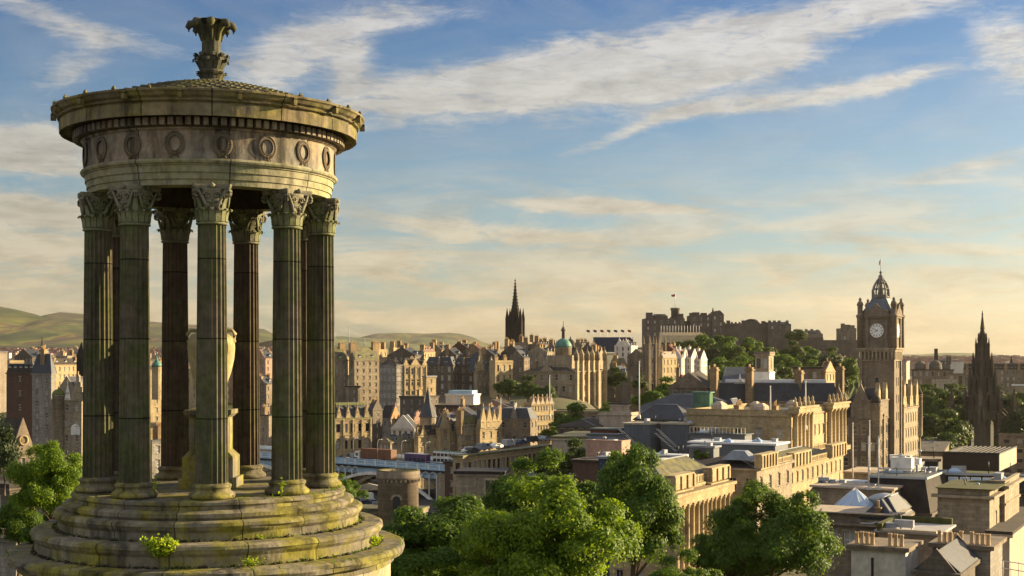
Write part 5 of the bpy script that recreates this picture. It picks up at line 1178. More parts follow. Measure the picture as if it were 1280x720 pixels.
# twin towered hall
o=ob('dark gothic hall body between the twin towers and the trees',700,(784,806,812),(446,500),12,'stone_brown',('gx',4,'slate_brown'),win=(1.2,4),fl=9,bay=4,style='bare')
for lab,px,dl in (('left one of two dark square gothic towers with lit right edges',812,0),('right one of two dark square gothic towers with lit right edges',824,14)):
    D=690+dl; p=P(px,430,D); root=thing('gothic_tower',lab,'tower',(p.x,p.y,p.z-45),R(62-28)); w=4.4; H=45
    mb=MB(); mb.box(-w/2,w/2,-w/2,w/2,0,H)
    for sx in (-1,1):
        for sy in (-1,1): x,y=sx*w/2,sy*w/2; mb.box(x-.55,x+.55,y-.55,y+.55,0,H+.5); mb.lathe([(.5,H+.5),(.45,H+1.8),(.05,H+4.6)],6,(x,y),sm=False)
    mb.box(-w/2-.2,w/2+.2,-w/2-.2,w/2+.2,H-8,H-7.5); mb.box(-w/2-.2,w/2+.2,-w/2-.2,w/2+.2,H-18,H-17.5)
    mb.build('wall',[M['stone_brown']],root)
    wm=winmesh(1.1,5.0,'bare')
    for z_ in (H-6.8,H-15,H-25):
        place('window',wm,root,(0,-w/2+.15-.2,z_)); place('window',wm,root,(-w/2-.05,0,z_),R(-90)); place('window',wm,root,(w/2+.05,0,z_),R(90))
o=ob('lit cream house with tall windows below the right gothic tower',670,(824,828,846),(447,485),40,'stone_gold',('gx',3,'tile_red'),win=(1.1,2.4),fl=4,chim=CH2)
ob('brown gothic wing left of the twin towers',705,(784,792,806),(465,505),34,'stone_tan',('gx',3,'slate_brown'),win=(1,2.2),chim=CH2)
# white and red villas
for i,(l,c,r,t,lab) in enumerate([(838,852,860,447,'white harled villa with dark red roof, leftmost of the hill group'),(850,864,873,447,'villa with red brick lower wall and white gable, middle of hill group'),(862,876,884,449,'red roofed white villa at the right end of the hill group')]):
    o=ob(lab,760+i*6,(l,c,r),(t,476),26,'white_harl',('gy' if i else 'gx',5,'tile_red'),win=(1,1.8),fl=3.4,bay=2.6,chim=((.5,.5,2,1.4,6,3,'white_harl'),))
    gable(o,'A',.5,o.a*.5,5,'white_harl','plain',(1,1.6)); gable(o,'B',.5,min(6,o.b*.8),4.4,'white_harl','plain',(1,1.6))
    mb=MB(); mb.box(-.3,o.b,-.3,o.a,o.H-18,o.H-9.5); mb.build('brick_base',[M['brick_red']],o.root)
ob('orange red chimneyed house above the white villas',800,(828,842,850),(437,455),30,'brick_red',('gx',3,'tile_red'),win=(1,1.6),chim=((.9,.5,2,1.6,4,3),(.4,.5,1.6,1.2,3,3)))
# castle on its rock
def crenel(mb,x0,x1,y,z,d=.8,h=1.2,s=1.6):
    n=max(1,int((x1-x0)/(2*s)))
    for i in range(n): u=x0+(x1-x0)*(i+.25)/n; mb.box(u,u+(x1-x0)/n*.5,y,y+d,z,z+h)
cst=thing('hilltop_castle','dark stone castle with battlements and round flag turret on the wooded crag','castle',(P(900,440,1150).x,1150,0))
X=lambda px:(px-900)*1150/F
ZZ=lambda py:(HY-py)*1150/F
def cblock(x0,x1,top,bot,dep=18,y=0,cren=True,m='stone_castle',name='castle_wall',win=2,rows=2,roofh=0,chim=()):
    mb=MB(); xa,xb,z0,z1=X(x0),X(x1),ZZ(bot),ZZ(top)
    w_,h_=1.3,2.2; cols=[]; n=int((xb-xa)/5)
    if win and n: cols=[(round((xb-xa)*(i+.5)/n-w_/2,3),round((xb-xa)*(i+.5)/n+w_/2,3)) for i in range(n)]
    rws=[(round(z1-4.2-5.2*k,3),round(z1-2.0-5.2*k,3)) for k in range(rows) if z1-6-5.2*k>z0]
    facade(mb,V3((xa,y,0)),V3((1,0,0)),V3((0,-1,0)),xb-xa,z0,z1,cols,rws if cols else [],.4)
    mb.face([(xb,y,z0),(xb,y+dep,z0),(xb,y+dep,z1),(xb,y,z1)]); mb.face([(xa,y,z0),(xa,y+dep,z0),(xa,y+dep,z1),(xa,y,z1)]); mb.face([(xa,y,z1),(xb,y,z1),(xb,y+dep,z1),(xa,y+dep,z1)]); mb.face([(xa,y+dep,z0),(xb,y+dep,z0),(xb,y+dep,z1),(xa,y+dep,z1)])
    if cren: crenel(mb,xa,xb,y,z1)
    for x,w2,h2 in chim: mb.box(X(x)-w2/2,X(x)+w2/2,y+2,y+4.5,z1,z1+h2)
    o=mb.build(name,[M[m]],cst)
    if roofh: rb=MB(); rb.hprism([(y+1,z1+.01),(y+dep-1,z1+.01),(y+dep/2,z1+roofh)],xa+1,xb-1,'x'); rb.build('roof',[M['slate']],o)
    if cols:
        wm=winmesh(w_,h_,'sash')
        for v0,v1 in rws:
            for u0,u1 in cols: place('window',wm,o,(xa+(u0+u1)/2,y+.2,v0))
cblock(806,856,398,432,26,0,True,chim=((810,3,5),(814,3,5),(825,6,3.5),(833,2.5,2),(851,5,4)),rows=3)
cblock(818,836,394,399,14,9,False,roofh=1.5,win=0,name='upper_range')
cblock(856,863,401,432,20,5,False,win=0,name='link_wall')
cblock(863,889,394,436,26,-2,True,chim=((864,3,2),(870,6,2.5),(880,5,2)),rows=2,name='barrack_block')
cblock(889,904,393,450,22,-4,False,win=1,rows=3,name='memorial_tower',m='stone_castle')
mb=MB(); mb.hprism([(X(889),ZZ(393)),(X(893),ZZ(389)),(X(899),ZZ(388)),(X(903),ZZ(392)),(X(904),ZZ(393))],-4,18,'y'); mb.lathe([(1,ZZ(394)),(.8,ZZ(388)),(.05,ZZ(384))],6,(X(890.5),-3)); mb.build('tower_gable',[M['stone_castle']],cst)
cblock(904,985,404,465,20,4,True,rows=1,win=0,name='curtain_wall',chim=((912,3,2.5),(931,3,2.5),(936,4,2),(956,3,2)))
cblock(937,949,401,410,14,6,False,win=0,name='gate_tower'); mb=MB(); mb.lathe([(5.6,ZZ(401)),(5,ZZ(399.6)),(3,ZZ(398.4)),(.3,ZZ(398))],12,(X(943),13)); mb.build('low_dome',[M['slate_brown']],cst)
cblock(960,988,405,440,18,-3,False,rows=1,name='lower_range',roofh=2,chim=((962,2,3),(968,2,3),(974,2,3),(984,2,3)))
cblock(985,1030,422,470,20,2,False,win=0,name='outer_wall')
cblock(1008,1030,417,424,14,4,False,rows=1,win=0,roofh=3,name='cottage_range',m='stone_brown',chim=((1010,2,4),(1017,2,4),(1024,2,3.5)))
cblock(1030,1075,425,480,20,2,False,win=0,name='west_wall')
cblock(1053,1072,410,430,18,4,False,rows=2,name='west_block',m='stone_brown',chim=((1056,3,4),(1062,4,3),(1067,5,2.5)))
mb=MB(); cx_=X(845.5); mb.lathe([(3.6,ZZ(398)),(3.6,ZZ(388)),(4.1,ZZ(387)),(4.1,ZZ(384.4))],14,(cx_,8)); tr=mb.build('round_turret',[M['stone_castle']],cst)
mb=MB(); mb.tube([(cx_,8,ZZ(385)),(cx_,8,ZZ(366))],.28,6); pl=mb.build('flagpole',[M['white_paint']],tr); mb=MB(); mb.face([(cx_,8,ZZ(367)),(cx_-3.4,8.5,ZZ(368)),(cx_-3.0,8.3,ZZ(370.6)),(cx_,8,ZZ(370))]); mb.build('flag',[M['red_paint']],pl)
# crag below the castle
def crag():
    rr=np.random.RandomState(8); xs=np.linspace(790,1090,90); ny=16; v=[]
    tp=np.interp(xs,[790,810,860,905,960,1000,1040,1075,1090],[438,430,428,440,450,440,440,450,465])
    for j in range(ny):
        f=j/(ny-1)
        for i,px in enumerate(xs):
            y=1150-6-90*(1-f)**1.3+ rr.uniform(-3,3); z=ZZ(tp[i])-62*(1-f)+rr.uniform(-2,2); v.append(((px-640)*y/F,y,z))
    for i,px in enumerate(xs): v.append(((px-640)*1200/F,1200,ZZ(tp[i])))
    nx=len(xs); f=[(j*nx+i,j*nx+i+1,(j+1)*nx+i+1,(j+1)*nx+i) for j in range(ny) for i in range(nx-1)]
    me=bpy.data.meshes.new('crag'); me.from_pydata(v,[],f); me.materials.append(M['rock']); me.update(); o=bpy.data.objects.new('crag',me); COL.objects.link(o); o['kind']='structure'
t=mat('rock'); d=t.n('ShaderNodeTexCoord',out=3); n=t.noise(t.map(d,(.12,.12,.04)),1.0,6,.6); n2=t.noise(d,.05,4,.6)
finish(t,t.mix(t.ramp(n2,[(.45,0.),(.55,1.)]),t.ramp(n,[(.3,(.05,.04,.03)),(.7,(.13,.10,.075))]),(.04,.06,.015)),.95,n,.6,1)
crag()

# ---------------------------------------------------------------- left of the monument
ob('bright lit modern slab at the left frame edge',600,(-30,-22,9),(440,520),48,'stone_pale',('cap',.4,'lead'),win=(0,1),name='office_slab')
ob('lit block with square windows just right of the left edge slab',640,(8,12,30),(452,500),40,'stone_gold',('flat',0,'lead'),win=(1.2,1.4))
o=ob('reddish brown brick block with a row of small attic windows',380,(8,42,46),(466,575),18,'brick_brown',('mansard',2.4,'slate_brown'),fl=4,bay=2.4,win=(.8,1.3),nwin=(1,1),maxw=6); dormers(o,'A',5,1.0,1.9)
o=ob('tall dark stone tenement with steep peaked slate roof',372,(40,64,68),(467,585),18,'stone_grey',('hip',5.4,'slate'),fl=3.2,bay=2.2,win=(.8,1.5),chim=((.5,.5,1.4,1.2,6.5,3),(.9,.95,1.2,1,3,2)))
o=ob('grey turreted townhouse with crow-stepped gable and arched window',350,(64,102,124),(500,585),14,'stone_tan',('gx',6,'slate'),fl=4,bay=2.8,win=(.9,1.6),nwin=(3,2))
gable(o,'A',.12,4.4,6.5,'stone_tan','crow',(1.0,1.5)); gable(o,'A',.45,1.8,4.2,'white_paint','plain',(.7,1.3)); turret(o,-.4,o.a*.74,1.5,o.H-12,o.H+1.2,1.6,'stone_tan','roof_green',dome=True)
mb=MB(); mb.face([(-.08,o.a*.2+math.cos(math.pi*k/10)*1.3,o.H-7.5+math.sin(math.pi*k/10)*1.3) for k in range(11)]+[(-.08,o.a*.2-1.3,o.H-9),(-.08,o.a*.2+1.3,o.H-9)]); mb.build('arched_window',[M['white_paint']],o.root)
o=ob('small stone church with round window in its lit gable, left edge',250,(-20,14,44),(566,640),40,'stone_brown',('gy',6.2,'slate_brown'),win=(.7,3),fl=20,bay=2.6,style='bare',chim=(),name='church',nwin=(2,3)); 
g=MB(); g.lathe([(.7,0),(.7,.2),(1.0,.2),(1.0,0)],16); M1=Matrix.Rotation(R(90),4,'X'); g.arr(lambda p:M1@p); q=g.build('round_window',[M['stone_gold']],o.root,(o.b/2,-.02,o.H+2.2))
ob('dark stone wall block at bottom left corner',160,(-40,12,20),(610,700),30,'stone_dark',('cap',.5,'slate_brown'),win=(.7,1.3),name='wall_block')
ob('low pale wall with coping at the extreme bottom left',95,(-40,20,34),(672,700),20,'stone_grey',('cap',.3,'stone_pale'),win=(0,1),name='garden_wall',cat='wall')
for l,c,r,t,D,w,rf,lab in [
 (18,40,56,446,700,'stone_dark',('gx',4,'slate'),'dark slate roof in front of the far steeple'),
 (60,66,100,456,620,'stone_gold',('gx',3,'slate_brown'),'orange lit low building left of the temple columns'),
 (70,84,98,446,760,'stone_tan',('flat',0,'slate_brown'),'pale flat block with dark clock turret, above the orange lit building'),
 (30,50,64,442,820,'stone_tan',('gx',3,'tile_red'),'pinkish row of roofs by the far steeple foot'),
 (84,104,116,440,900,'stone_pale',('gx',3,'slate'),'pale lit tower block behind the first temple column'),
 (140,150,170,455,640,'stone_dark',('gx',4,'slate'),'dark roofed block glimpsed between left temple columns'),
 (182,188,204,462,520,'stone_gold',('gx',3,'slate'),'tall lit ornate building seen between second and third columns'),
 (176,190,206,552,330,'stone_grey',('cap',.4,'slate'),'grey building with white windows low between second and third columns'),
 (226,246,262,470,600,'stone_gold',('gx',3,'slate_brown'),'lit tenement glimpsed left of the urn'),
 (280,300,322,462,620,'stone_brown',('gx',4,'slate'),'brown tenement glimpsed right of the urn'),
 (316,332,345,480,560,'stone_brown',('gx',3,'slate'),'brown tenement with three window rows seen between right hand columns'),
 (318,332,344,448,680,'pink_harl',('gx',4,'slate'),'pinkish tenement with skylight above it between right hand columns'),
 (322,336,350,520,500,'stone_tan',('cap',.4,'slate_brown'),'tan building just above the bridge between right hand columns')]:
    ob(lab,D,(l,c,r),(t,t+90),rr.uniform(18,40),w,rf,win=(.95,1.8),fl=3.4,bay=2.6,maxw=60,chim=((.1,.5,1.4,2,3,4),(.9,.5,1.4,2,3.5,4)))
mb=MB(); mb.lathe([(1.9,-12),(1.9,0),(2.1,.2)],12,sm=False); mb.lathe([(2.1,.21),(1.7,1.3),(.8,2.3),(.2,3.4),(.1,5)],12,mi=1); simple('domed_turret','small turret with pale green dome between second and third columns','turret',mb,['stone_gold','copper_green'],P(196,459,505))
mb=MB(); mb.box(-1.6,1.6,-1.6,1.6,-30,0); mb.prism([(-1.8,-1.8),(1.8,-1.8),(1.8,1.8),(-1.8,1.8)],0,6,top=[(-.1,-.1),(.1,-.1),(.1,.1),(-.1,.1)]); simple('dark_tower','narrow black pointed tower against the first temple column','tower',mb,'stone_soot',P(102,446,560))

# masts on the skyline
for px,t,b_,lab in ((418,407,440,'tall white aerial mast nearest the temple on the skyline'),(436,407,440,'second thin aerial mast on the slab tenement roofs'),(456,422,440,'shorter aerial mast with crooked top above the second slab tenement')):
    D=600; mb=MB(); h=(b_-t)*D/F; mb.tube([(0,0,-2),(0,0,h*.6),(0,0,h)],[.22,.14,.07],6); 
    for z_ in (.5,.7): mb.tube([(-.7,0,h*z_),(.7,0,h*z_)],.06,4)
    simple('aerial_mast',lab,'mast',mb,'van_grey',P(px,b_,D))
# white pole by the trees, flagpoles in front of the hotel, lamp columns
for px,t,b_,D,lab in ((799,453,508,330,'tall cream lamp column standing left of the slate halls'),(687,470,510,445,'thin pole rising in front of the domed building'),(1066,530,602,300,'left white flagpole in front of the clock tower hotel'),(1087,527,602,300,'right white flagpole in front of the clock tower hotel'),(963,484,520,292,'thin flagpole on the columned building roof'),(1007,478,520,294,'thin white flagpole right on the columned building roof'),(626,498,525,470,'thin pole among roofs above the gothic front')):
    mb=MB(); h=(b_-t)*D/F; mb.tube([(0,0,-3),(0,0,h*.5),(0,0,h)],[.17,.14,.09],8); mb.lathe([(.05,h),(.22,h+.15),(.05,h+.35)],8); mb.lathe([(.4,-3),(.35,-2.2),(.2,-2)],8)
    simple('pole',lab,'pole',mb,'white_paint',P(px,b_,D))
# ---------------------------------------------------------------- bridge and what stands on it
BZ=-32.0; BA=Vector((-54,415,BZ)); bd_=Vector((61,-50,0)).normalized(); BR=math.atan2(bd_.y,bd_.x)
def on_bridge(px,off,z=0):   # point on the deck whose screen column is px, off metres behind the parapet
    k=(px-640)/F; nrm=Vector((-bd_.y,bd_.x,0)); o=BA+nrm*off
    t=(k*o.y-o.x)/(bd_.x-k*bd_.y); p=o+bd_*t; return (p.x,p.y,BZ+z)
br=thing('road_bridge','long road bridge with pale blue panelled parapet over white steel arches','bridge',BA,BR)
mb=MB(); mb.box(-90,82,.5,23,-1.2,0); mb.build('deck',[M['asphalt']],br)
mb=MB(); mb.box(-90,82,.5,3.0,.0,.14); mb.box(-90,82,20,23,.0,.14); mb.build('footway',[M['pavement']],br)
mb=MB(); mb.box(-90,82,0,.45,-.35,1.25); mb.box(-90,82,-.15,.55,1.25,1.4); mb.box(-90,82,-.15,.0,-.5,-.35); mb.build('parapet',[M['blue_paint']],br)
pm=MB(); pm.box(-.22,.22,-.2,.0,-.34,1.24); pm_=pm.mesh('parapet_post',[M['blue_light']]) if 'blue_light' in M else None
plain('blue_light',(.74,.80,.84),.45); pm_=pm.mesh('parapet_post',[M['blue_light']])
pf=MB(); pf.box(.5,3.8,-.06,.0,.0,.12); pf.box(.5,3.8,-.06,.0,.85,.97); pf.box(.5,.62,-.06,0,.12,.85); pf.box(3.68,3.8,-.06,0,.12,.85); pfm=pf.mesh('panel_frame',[M['blue_light']])
for i in range(40): place('parapet_post',pm_,br,(-90+4.3*i,0,0)); place('panel_frame',pfm,br,(-90+4.3*i,0,0))
mb=MB(); mb.box(-90,82,22.6,23,0,1.2); mb.build('far_parapet',[M['blue_light']],br)
def arch(x0,x1,zs,zc,y,name='arch_rib'):
    mb=MB(); n=24; pts=[]
    for i in range(n+1):
        u=-1+2*i/n; pts.append((x0+(x1-x0)*i/n,zs+(zc-zs)*(1-u*u)))
    poly=pts+[(x,z-1.1) for x,z in reversed(pts)]
    for i in range(n):
        (xa,za),(xb,zb)=pts[i],pts[i+1]; mb.prism([(xa,y),(xb,y),(xb,y+.8),(xa,y+.8)],0,0) if False else None
        b=len(mb.v); mb.v+=[(xa,y,za-.9),(xb,y,zb-.9),(xb,y,zb),(xa,y,za),(xa,y+.8,za-.9),(xb,y+.8,zb-.9),(xb,y+.8,zb),(xa,y+.8,za)]
        for q in ((0,1,2,3),(5,4,7,6),(3,2,6,7),(1,0,4,5)): mb.f.append(tuple(b+k for k in q)); mb.mi.append(0); mb.sm.append(False)
    return mb.build(name,[M['white_paint']],br),pts
spans=[(-62,-8),(-5,48),(51,100)]
for s0,s1 in ((-64,-12),(-9,43),(46,98)):
    for y in (.3,11,21): r_,pts=arch(s0,s1,-11,-2.2,y)
    # spandrel arcade: white posts with round heads
    am=MB(); 
    for i in range(18):
        x=s0+(s1-s0)*(i+.5)/18; u=(x-s0)/(s1-s0)*2-1; zr=-11+8.8*(1-u*u)
        if zr>-3.4: continue
        am.box(x-.13,x+.13,.35,.65,zr-.3,-1.9)
        for k in range(6):
            a0_,a1_=math.pi*k/6,math.pi*(k+1)/6; w_=(s1-s0)/36
            am.tube([(x+w_+w_*math.cos(a0_)*.95,.5,-2.6+w_*math.sin(a0_)),(x+w_+w_*math.cos(a1_)*.95,.5,-2.6+w_*math.sin(a1_))],.16,4)
    am.build('spandrel_arcade',[M['white_paint']],br)
    bk_=MB(); bk_.box(s0,s1,1.2,1.5,-1.9 if False else -3.0,-.9); bk_.build('girder',[M['blue_paint']],br)
for x in (-10.5,44.5,-66):
    mb=MB(); mb.box(x-1.6,x+1.6,-.8,23,-30,-1.2); mb.box(x-2,x+2,-1.1,23.3,-13,-12.2); mb.build('pier',[M['stone_tan']],br)
# vehicles
def wheel_mesh(r,w):
    mb=MB(); mb.lathe([(r*.55,-w/2),(r,-w/2),(r,w/2),(r*.55,w/2)],16); mb.lathe([(r*.5,-w/2-.01),(r*.5,w/2+.01)],12,mi=1); M1=Matrix.Rotation(R(90),4,'X'); mb.arr(lambda p:M1@p); return mb.mesh('wheel',[M['rubber'],M['van_grey']])
WH={}
def wheels(root,xs,wd,r):
    if r not in WH: WH[r]=wheel_mesh(r,.28)
    for x in xs:
        for y in (.16,wd-.16): place('wheel',WH[r],root,(x,y,r))
def car(label,loc,rz,col,kind=0,name='parked_car',group=None):
    L,Wd=(4.3,1.8); root=thing(name,label,'car',loc,rz,group)
    prof=[(0,.3),(0,.75),(.15,.92),(1.0,1.0),(1.7,1.42),(3.2,1.45),(3.9,1.0),(4.25,.9),(4.3,.3)] if kind==0 else [(0,.35),(0,1.0),(.1,1.1),(.9,1.2),(1.4,1.95),(4.5,2.0),(4.7,1.9),(4.75,.35)]
    mb=MB(); mb.hprism(prof[::-1],0,Wd,'y'); mb.build('body',[M[col]],root)
    gl=MB(); 
    if kind==0: 
        for y0,y1 in ((-.01,.0),(Wd,Wd+.01)): gl.hprism([(1.15,1.02),(1.75,1.36),(3.15,1.38),(3.65,1.02)][::-1],y0,y1,'y')
        gl.face([(1.02,.15,1.03),(1.02,Wd-.15,1.03),(1.68,Wd-.2,1.43),(1.68,.2,1.43)])
    else:
        for y0,y1 in ((-.01,.0),(Wd,Wd+.01)): gl.hprism([(1.0,1.25),(1.45,1.8),(2.2,1.8),(2.2,1.25)][::-1],y0,y1,'y')
        gl.face([(.88,.15,1.22),(.88,Wd-.15,1.22),(1.38,Wd-.2,1.9),(1.38,.2,1.9)])
    gl.build('window',[M['dark_glass']],root); wheels(root,(.85,3.4),Wd,.32); return root
BRr=BR
tk=thing('articulated_lorry','white cab lorry with long brown trailer crossing the bridge','lorry',on_bridge(443,5.0),BRr)
mb=MB(); mb.hprism([(0,.5),(0,2.2),(.25,3.1),(2.2,3.2),(2.2,.5)][::-1],0,2.5,'y'); mb.build('cab',[M['white_paint']],tk)
mb=MB(); mb.face([(-.01,.2,1.7),(-.01,2.3,1.7),(.2,2.3,2.9),(.2,.2,2.9)]); mb.box(.5,1.5,-.01,.02,1.7,2.6); mb.build('windscreen',[M['dark_glass']],tk)
mb=MB(); mb.box(2.7,15.6,0,2.5,1.1,4.1); 
for i in range(14): mb.box(2.75+.96*i,2.83+.96*i,-.04,0,1.15,4.05)
mb.box(2.2,15.6,.4,2.1,.6,1.1); mb.build('trailer',[M['rust_brown']],tk); wheels(tk,(.9,3.6,12,13.2,14.4),2.5,.5)
def bus(label,loc,rz,L,H,c1,c2,band=True):
    root=thing('bus',label,'bus',loc,rz); mb=MB(); mb.prism([(0,.1),(.15,0),(L-.15,0),(L,.1),(L,2.4),(L-.15,2.5),(.15,2.5),(0,2.4)],.35,H); mb.build('body',[M[c1]],root)
    g=MB(); n=int(L/1.5)
    for lv in ((1.3,2.2),)+(((H-1.35,H-.5),) if H>3.4 else ()):
        for i in range(n): x=L*(i+.5)/n; g.box(x-.62,x+.62,-.02,.0,lv[0],lv[1])
        g.box(-.02,0,.3,2.2,lv[0],lv[1])
    g.build('windows',[M['dark_glass']],root)
    s=MB(); s.box(.1,L-.1,-.015,0,.4,.95); s.box(-.1+.15,L-.05,.05,2.45,H,H+.08); s.build('stripe',[M[c2]],root); wheels(root,(2.2,L-2.6),2.5,.5); return root
bus('purple single deck coach between the lorry and the white bus',on_bridge(505,5.5),BRr,8.5,3.3,'purple_paint','white_paint')
bus('white double deck bus with green stripe near the right end of the bridge',on_bridge(541,7.5),BRr,12,4.3,'white_paint','copper_green')
for i,(px,off,c,k,lab) in enumerate([(421,6,'dark_metal',0,'dark car at the left end of the bridge by the temple'),(431,9,'van_grey',1,'grey van left of the lorry cab'),(437,4.6,'white_paint',0,'small white car in front of the lorry'),(515,4.6,'dark_metal',0,'black car below the purple coach'),(527,4.4,'lead',0,'grey car between coach and white bus'),(549,4.2,'purple_paint',0,'dark purple car passing in front of white bus'),(559,4.0,'van_grey',0,'silver car in front of the white bus, rightmost on the bridge'),(583,8,'blue_dark',0,'dark blue car at the right end of the bridge'),(593,10,'dark_metal',1,'black van right end of the bridge'),(428,13,'blue_dark',1,'dark van on the far lane beside the arcaded building')]):
    car(lab,on_bridge(px,off),BRr,c,k)
# walkers on the bridge footway (small standing figures)
def person(label,loc,rz,top,leg,arm=.2):
    me=bpy.data.meshes.new('person'); V=[(0,0,.95),(0,0,1.2),(0,0,1.42),(0,.0,1.52),(0,.02,1.68),(.10,0,.9),(.11,.04,.5),(.11,-.02,.06),(.11,.12,.04),(-.10,0,.9),(-.11,-.10,.52),(-.11,-.22,.10),(-.11,-.10,.04),(.19,0,1.4),(.25,.04,1.13),(.24,.16,.90),(-.19,0,1.4),(-.25,-.04,1.13),(-.24,.06,.88)]
    E=[(0,1),(1,2),(2,3),(3,4),(0,5),(5,6),(6,7),(7,8),(0,9),(9,10),(10,11),(11,12),(2,13),(13,14),(14,15),(2,16),(16,17),(17,18)]
    me.from_pydata([(x,-y,z) for x,y,z in V],E,[]); o=bpy.data.objects.new('person',me); COL.objects.link(o)
    s=o.modifiers.new('s','SKIN'); rad=[.15,.15,.14,.06,.105,.09,.07,.05,.04,.09,.07,.05,.04,.07,.05,.035,.07,.05,.035]
    for i,r in enumerate(rad): me.skin_vertices[0].data[i].radius=(r,r)
    me.skin_vertices[0].data[0].use_root=True
    su=o.modifiers.new('u','SUBSURF'); su.levels=1; su.render_levels=1
    o.location=loc; o.rotation_euler=(0,0,rz); me.materials.append(M[top]); return tag(o,label,'person')
person('person in dark clothes walking on the bridge pavement left of the turret',on_bridge(463,1.4,.14),BRr+1.57,'blue_dark','dark_metal')
person('person in red top walking on the bridge pavement right of the turret',on_bridge(533,1.4,.14),BRr-1.57,'red_paint','dark_metal')
# round turret
tr_=thing('round_tower','short round stone tower with moulded parapet and dark arched door before the bridge','tower',P(495.5,590,140)+Vector((0,2.2,0)))
tz=0
mb=MB(); mb.lathe([(2.12,-9),(2.12,-.95),(2.3,-.85),(2.34,-.6),(2.27,-.5),(2.27,-.05),(2.2,0),(1.8,0),(1.8,-.4),(0,-.4)],48); mb.build('wall',[M['stone_brown']],tr_)
mb=MB(); r_=2.13
pts=[]
for k in range(13): a=math.pi*k/12; pts.append((.38*math.cos(a),-2.9+.38*math.sin(a)))
pts+= [(-.38,-5.2),(.38,-5.2)]
mb.face([((r_+.02)*math.sin(u/r_),-(r_+.02)*math.cos(u/r_),z) for u,z in pts]); mb.build('door',[M['dark_metal']],tr_)
mb=MB(); mb.lathe([(2.24,-.02),(2.2,.05),(1.85,.05),(1.8,-.1)],48,cap=False); mb.build('moss_coping',[M['moss_stone']],tr_)
mb=MB()
for i in range(30):
    a=2*math.pi*i/30; mb.box(2.26*math.sin(a)-.09,2.26*math.sin(a)+.09,-2.26*math.cos(a)-.09,-2.26*math.cos(a)+.09,-1.12,-.86)
mb.build('corbels',[M['stone_tan']],tr_)
mb=MB()
for k in range(12):
    a,a2=math.pi*k/12,math.pi*(k+1)/12
    q=[(.40*math.cos(a),.40*math.sin(a)),(.62*math.cos(a),.62*math.sin(a)),(.62*math.cos(a2),.62*math.sin(a2)),(.40*math.cos(a2),.40*math.sin(a2))]
    mb.face([((r_+.05)*math.sin(u/r_),-(r_+.05)*math.cos(u/r_),-2.9+z) for u,z in q])
mb.build('door_arch',[M['stone_tan']],tr_)
ob('long rough stone wall under the short round tower',146,(440,522,532),(640,700),12,'stone_brown',('cap',.3,'slate_moss'),name='boundary_wall',cat='wall',win=(0,1))
# modern stone and glass building behind the turret
o=ob('modern building with black overhanging flat roof, stone left and glazed right',225,(570,629,636),(593,640),8,'stone_tan',('cap',.5,'black_mesh'),name='modern_building',win=(0,1))
mb=MB(); a=o.a
for z_ in (o.H-1.0,o.H-3.6,o.H-6.2):
    for i in range(3): y0=a*(.02+.125*i); mb.box(-.05,.0,y0,y0+a*.10,z_-2.0,z_)
mb.build('glazing',[M['dark_glass']],o.root); mb=MB()
for i in range(4): mb.box(-.12,.0,a*(.125*i),a*(.125*i+.02),0,o.H-.1)
for z_ in (o.H-1.0,o.H-3.6,o.H-6.2): mb.box(-.15,.0,0,a*.4,z_,z_+.35)
mb.build('mullions',[M['stone_pale']],o.root)
rr=random.Random(6)
for i,px in enumerate((588,598,607,617)):
    p=P(px,590,232+3*(i%2)); mb=MB(); mb.box(-.9,.9,-.6,.6,-1.2,.3); mb.lathe([(.35,.3),(.35,.6),(.1,.65)],10,(.3,0)); mb.box(-1.0,-.2,-.65,.65,.3,.36)
    simple('roof_unit',('leftmost','second','third','rightmost')[i]+' grey ventilation unit on the black overhanging roof','roof unit',mb,'van_grey' if i%2 else 'lead',p)
# long low lit market wall
o=ob('long low lit sandstone wall with a row of tall windows running below the terraces',338,(566,578,691),(572,600),29,'stone_gold',('cap',.5,'slate_moss'),fl=6,bay=3.4,win=(1.3,2.6),style='bare',off=1.4,name='market_hall',nwin=(1,20))
for i in range(14):
    p=P(584+7.6*i,566,352+4.4*i); px=584+7.6*i; D=346+4.1*i; zc=Z(572,338)+.5
    car(('first','second','third','fourth','fifth','sixth','seventh','eighth','ninth','tenth','eleventh','twelfth','thirteenth','last')[i]+' parked car from the left along the market roof terrace',((px-640)*D/F,D,zc),R(61+90*(i%3==0)*0)+math.pi*(i%2),['white_paint','dark_metal','van_grey','lead','blue_dark'][i%5],i%4==3,group=None)
ob('low dark shop block between market wall and the bridge end',345,(556,590,606),(580,600),25,'brick_brown',('cap',.4,'slate_brown'),win=(.9,1.4))
# station area beyond and under the bridge
def yard():
    mb=MB()
    for i in range(9):
        y0=425+i*9; x0=(452-640)*y0/F; mb.hprism([(x0-16,-44),(x0+20,-44),(x0+2,-39.5)],y0,y0+8.4,'y')
    return mb
simple('station_roof','row of low ridged white glazed roofs seen under the bridge arch','roof',yard(),'white_roof')
for i,(px,py,D,c,k,lab) in enumerate([(447,618,388,'white_paint',1,'white van left of the round tower, uppermost of the parked row'),(456,626,376,'van_grey',0,'silver car nearest the round tower on its left'),(446,628,374,'blue_dark',0,'blue car below the white van'),(453,637,362,'white_paint',0,'white car at the bottom of the parked row beside the tower'),(440,612,400,'red_paint',0,'red car at the back of the parked row under the bridge')]):
    p=P(px,py,D); car(lab,(p.x,D,-41.0+.02),R(20),c,k)
mb=MB(); mb.box(-30,26,-20,44,-3,0); simple('car_park','asphalt parking deck left of the round tower','car park',mb,'asphalt',(-46,378,-41))

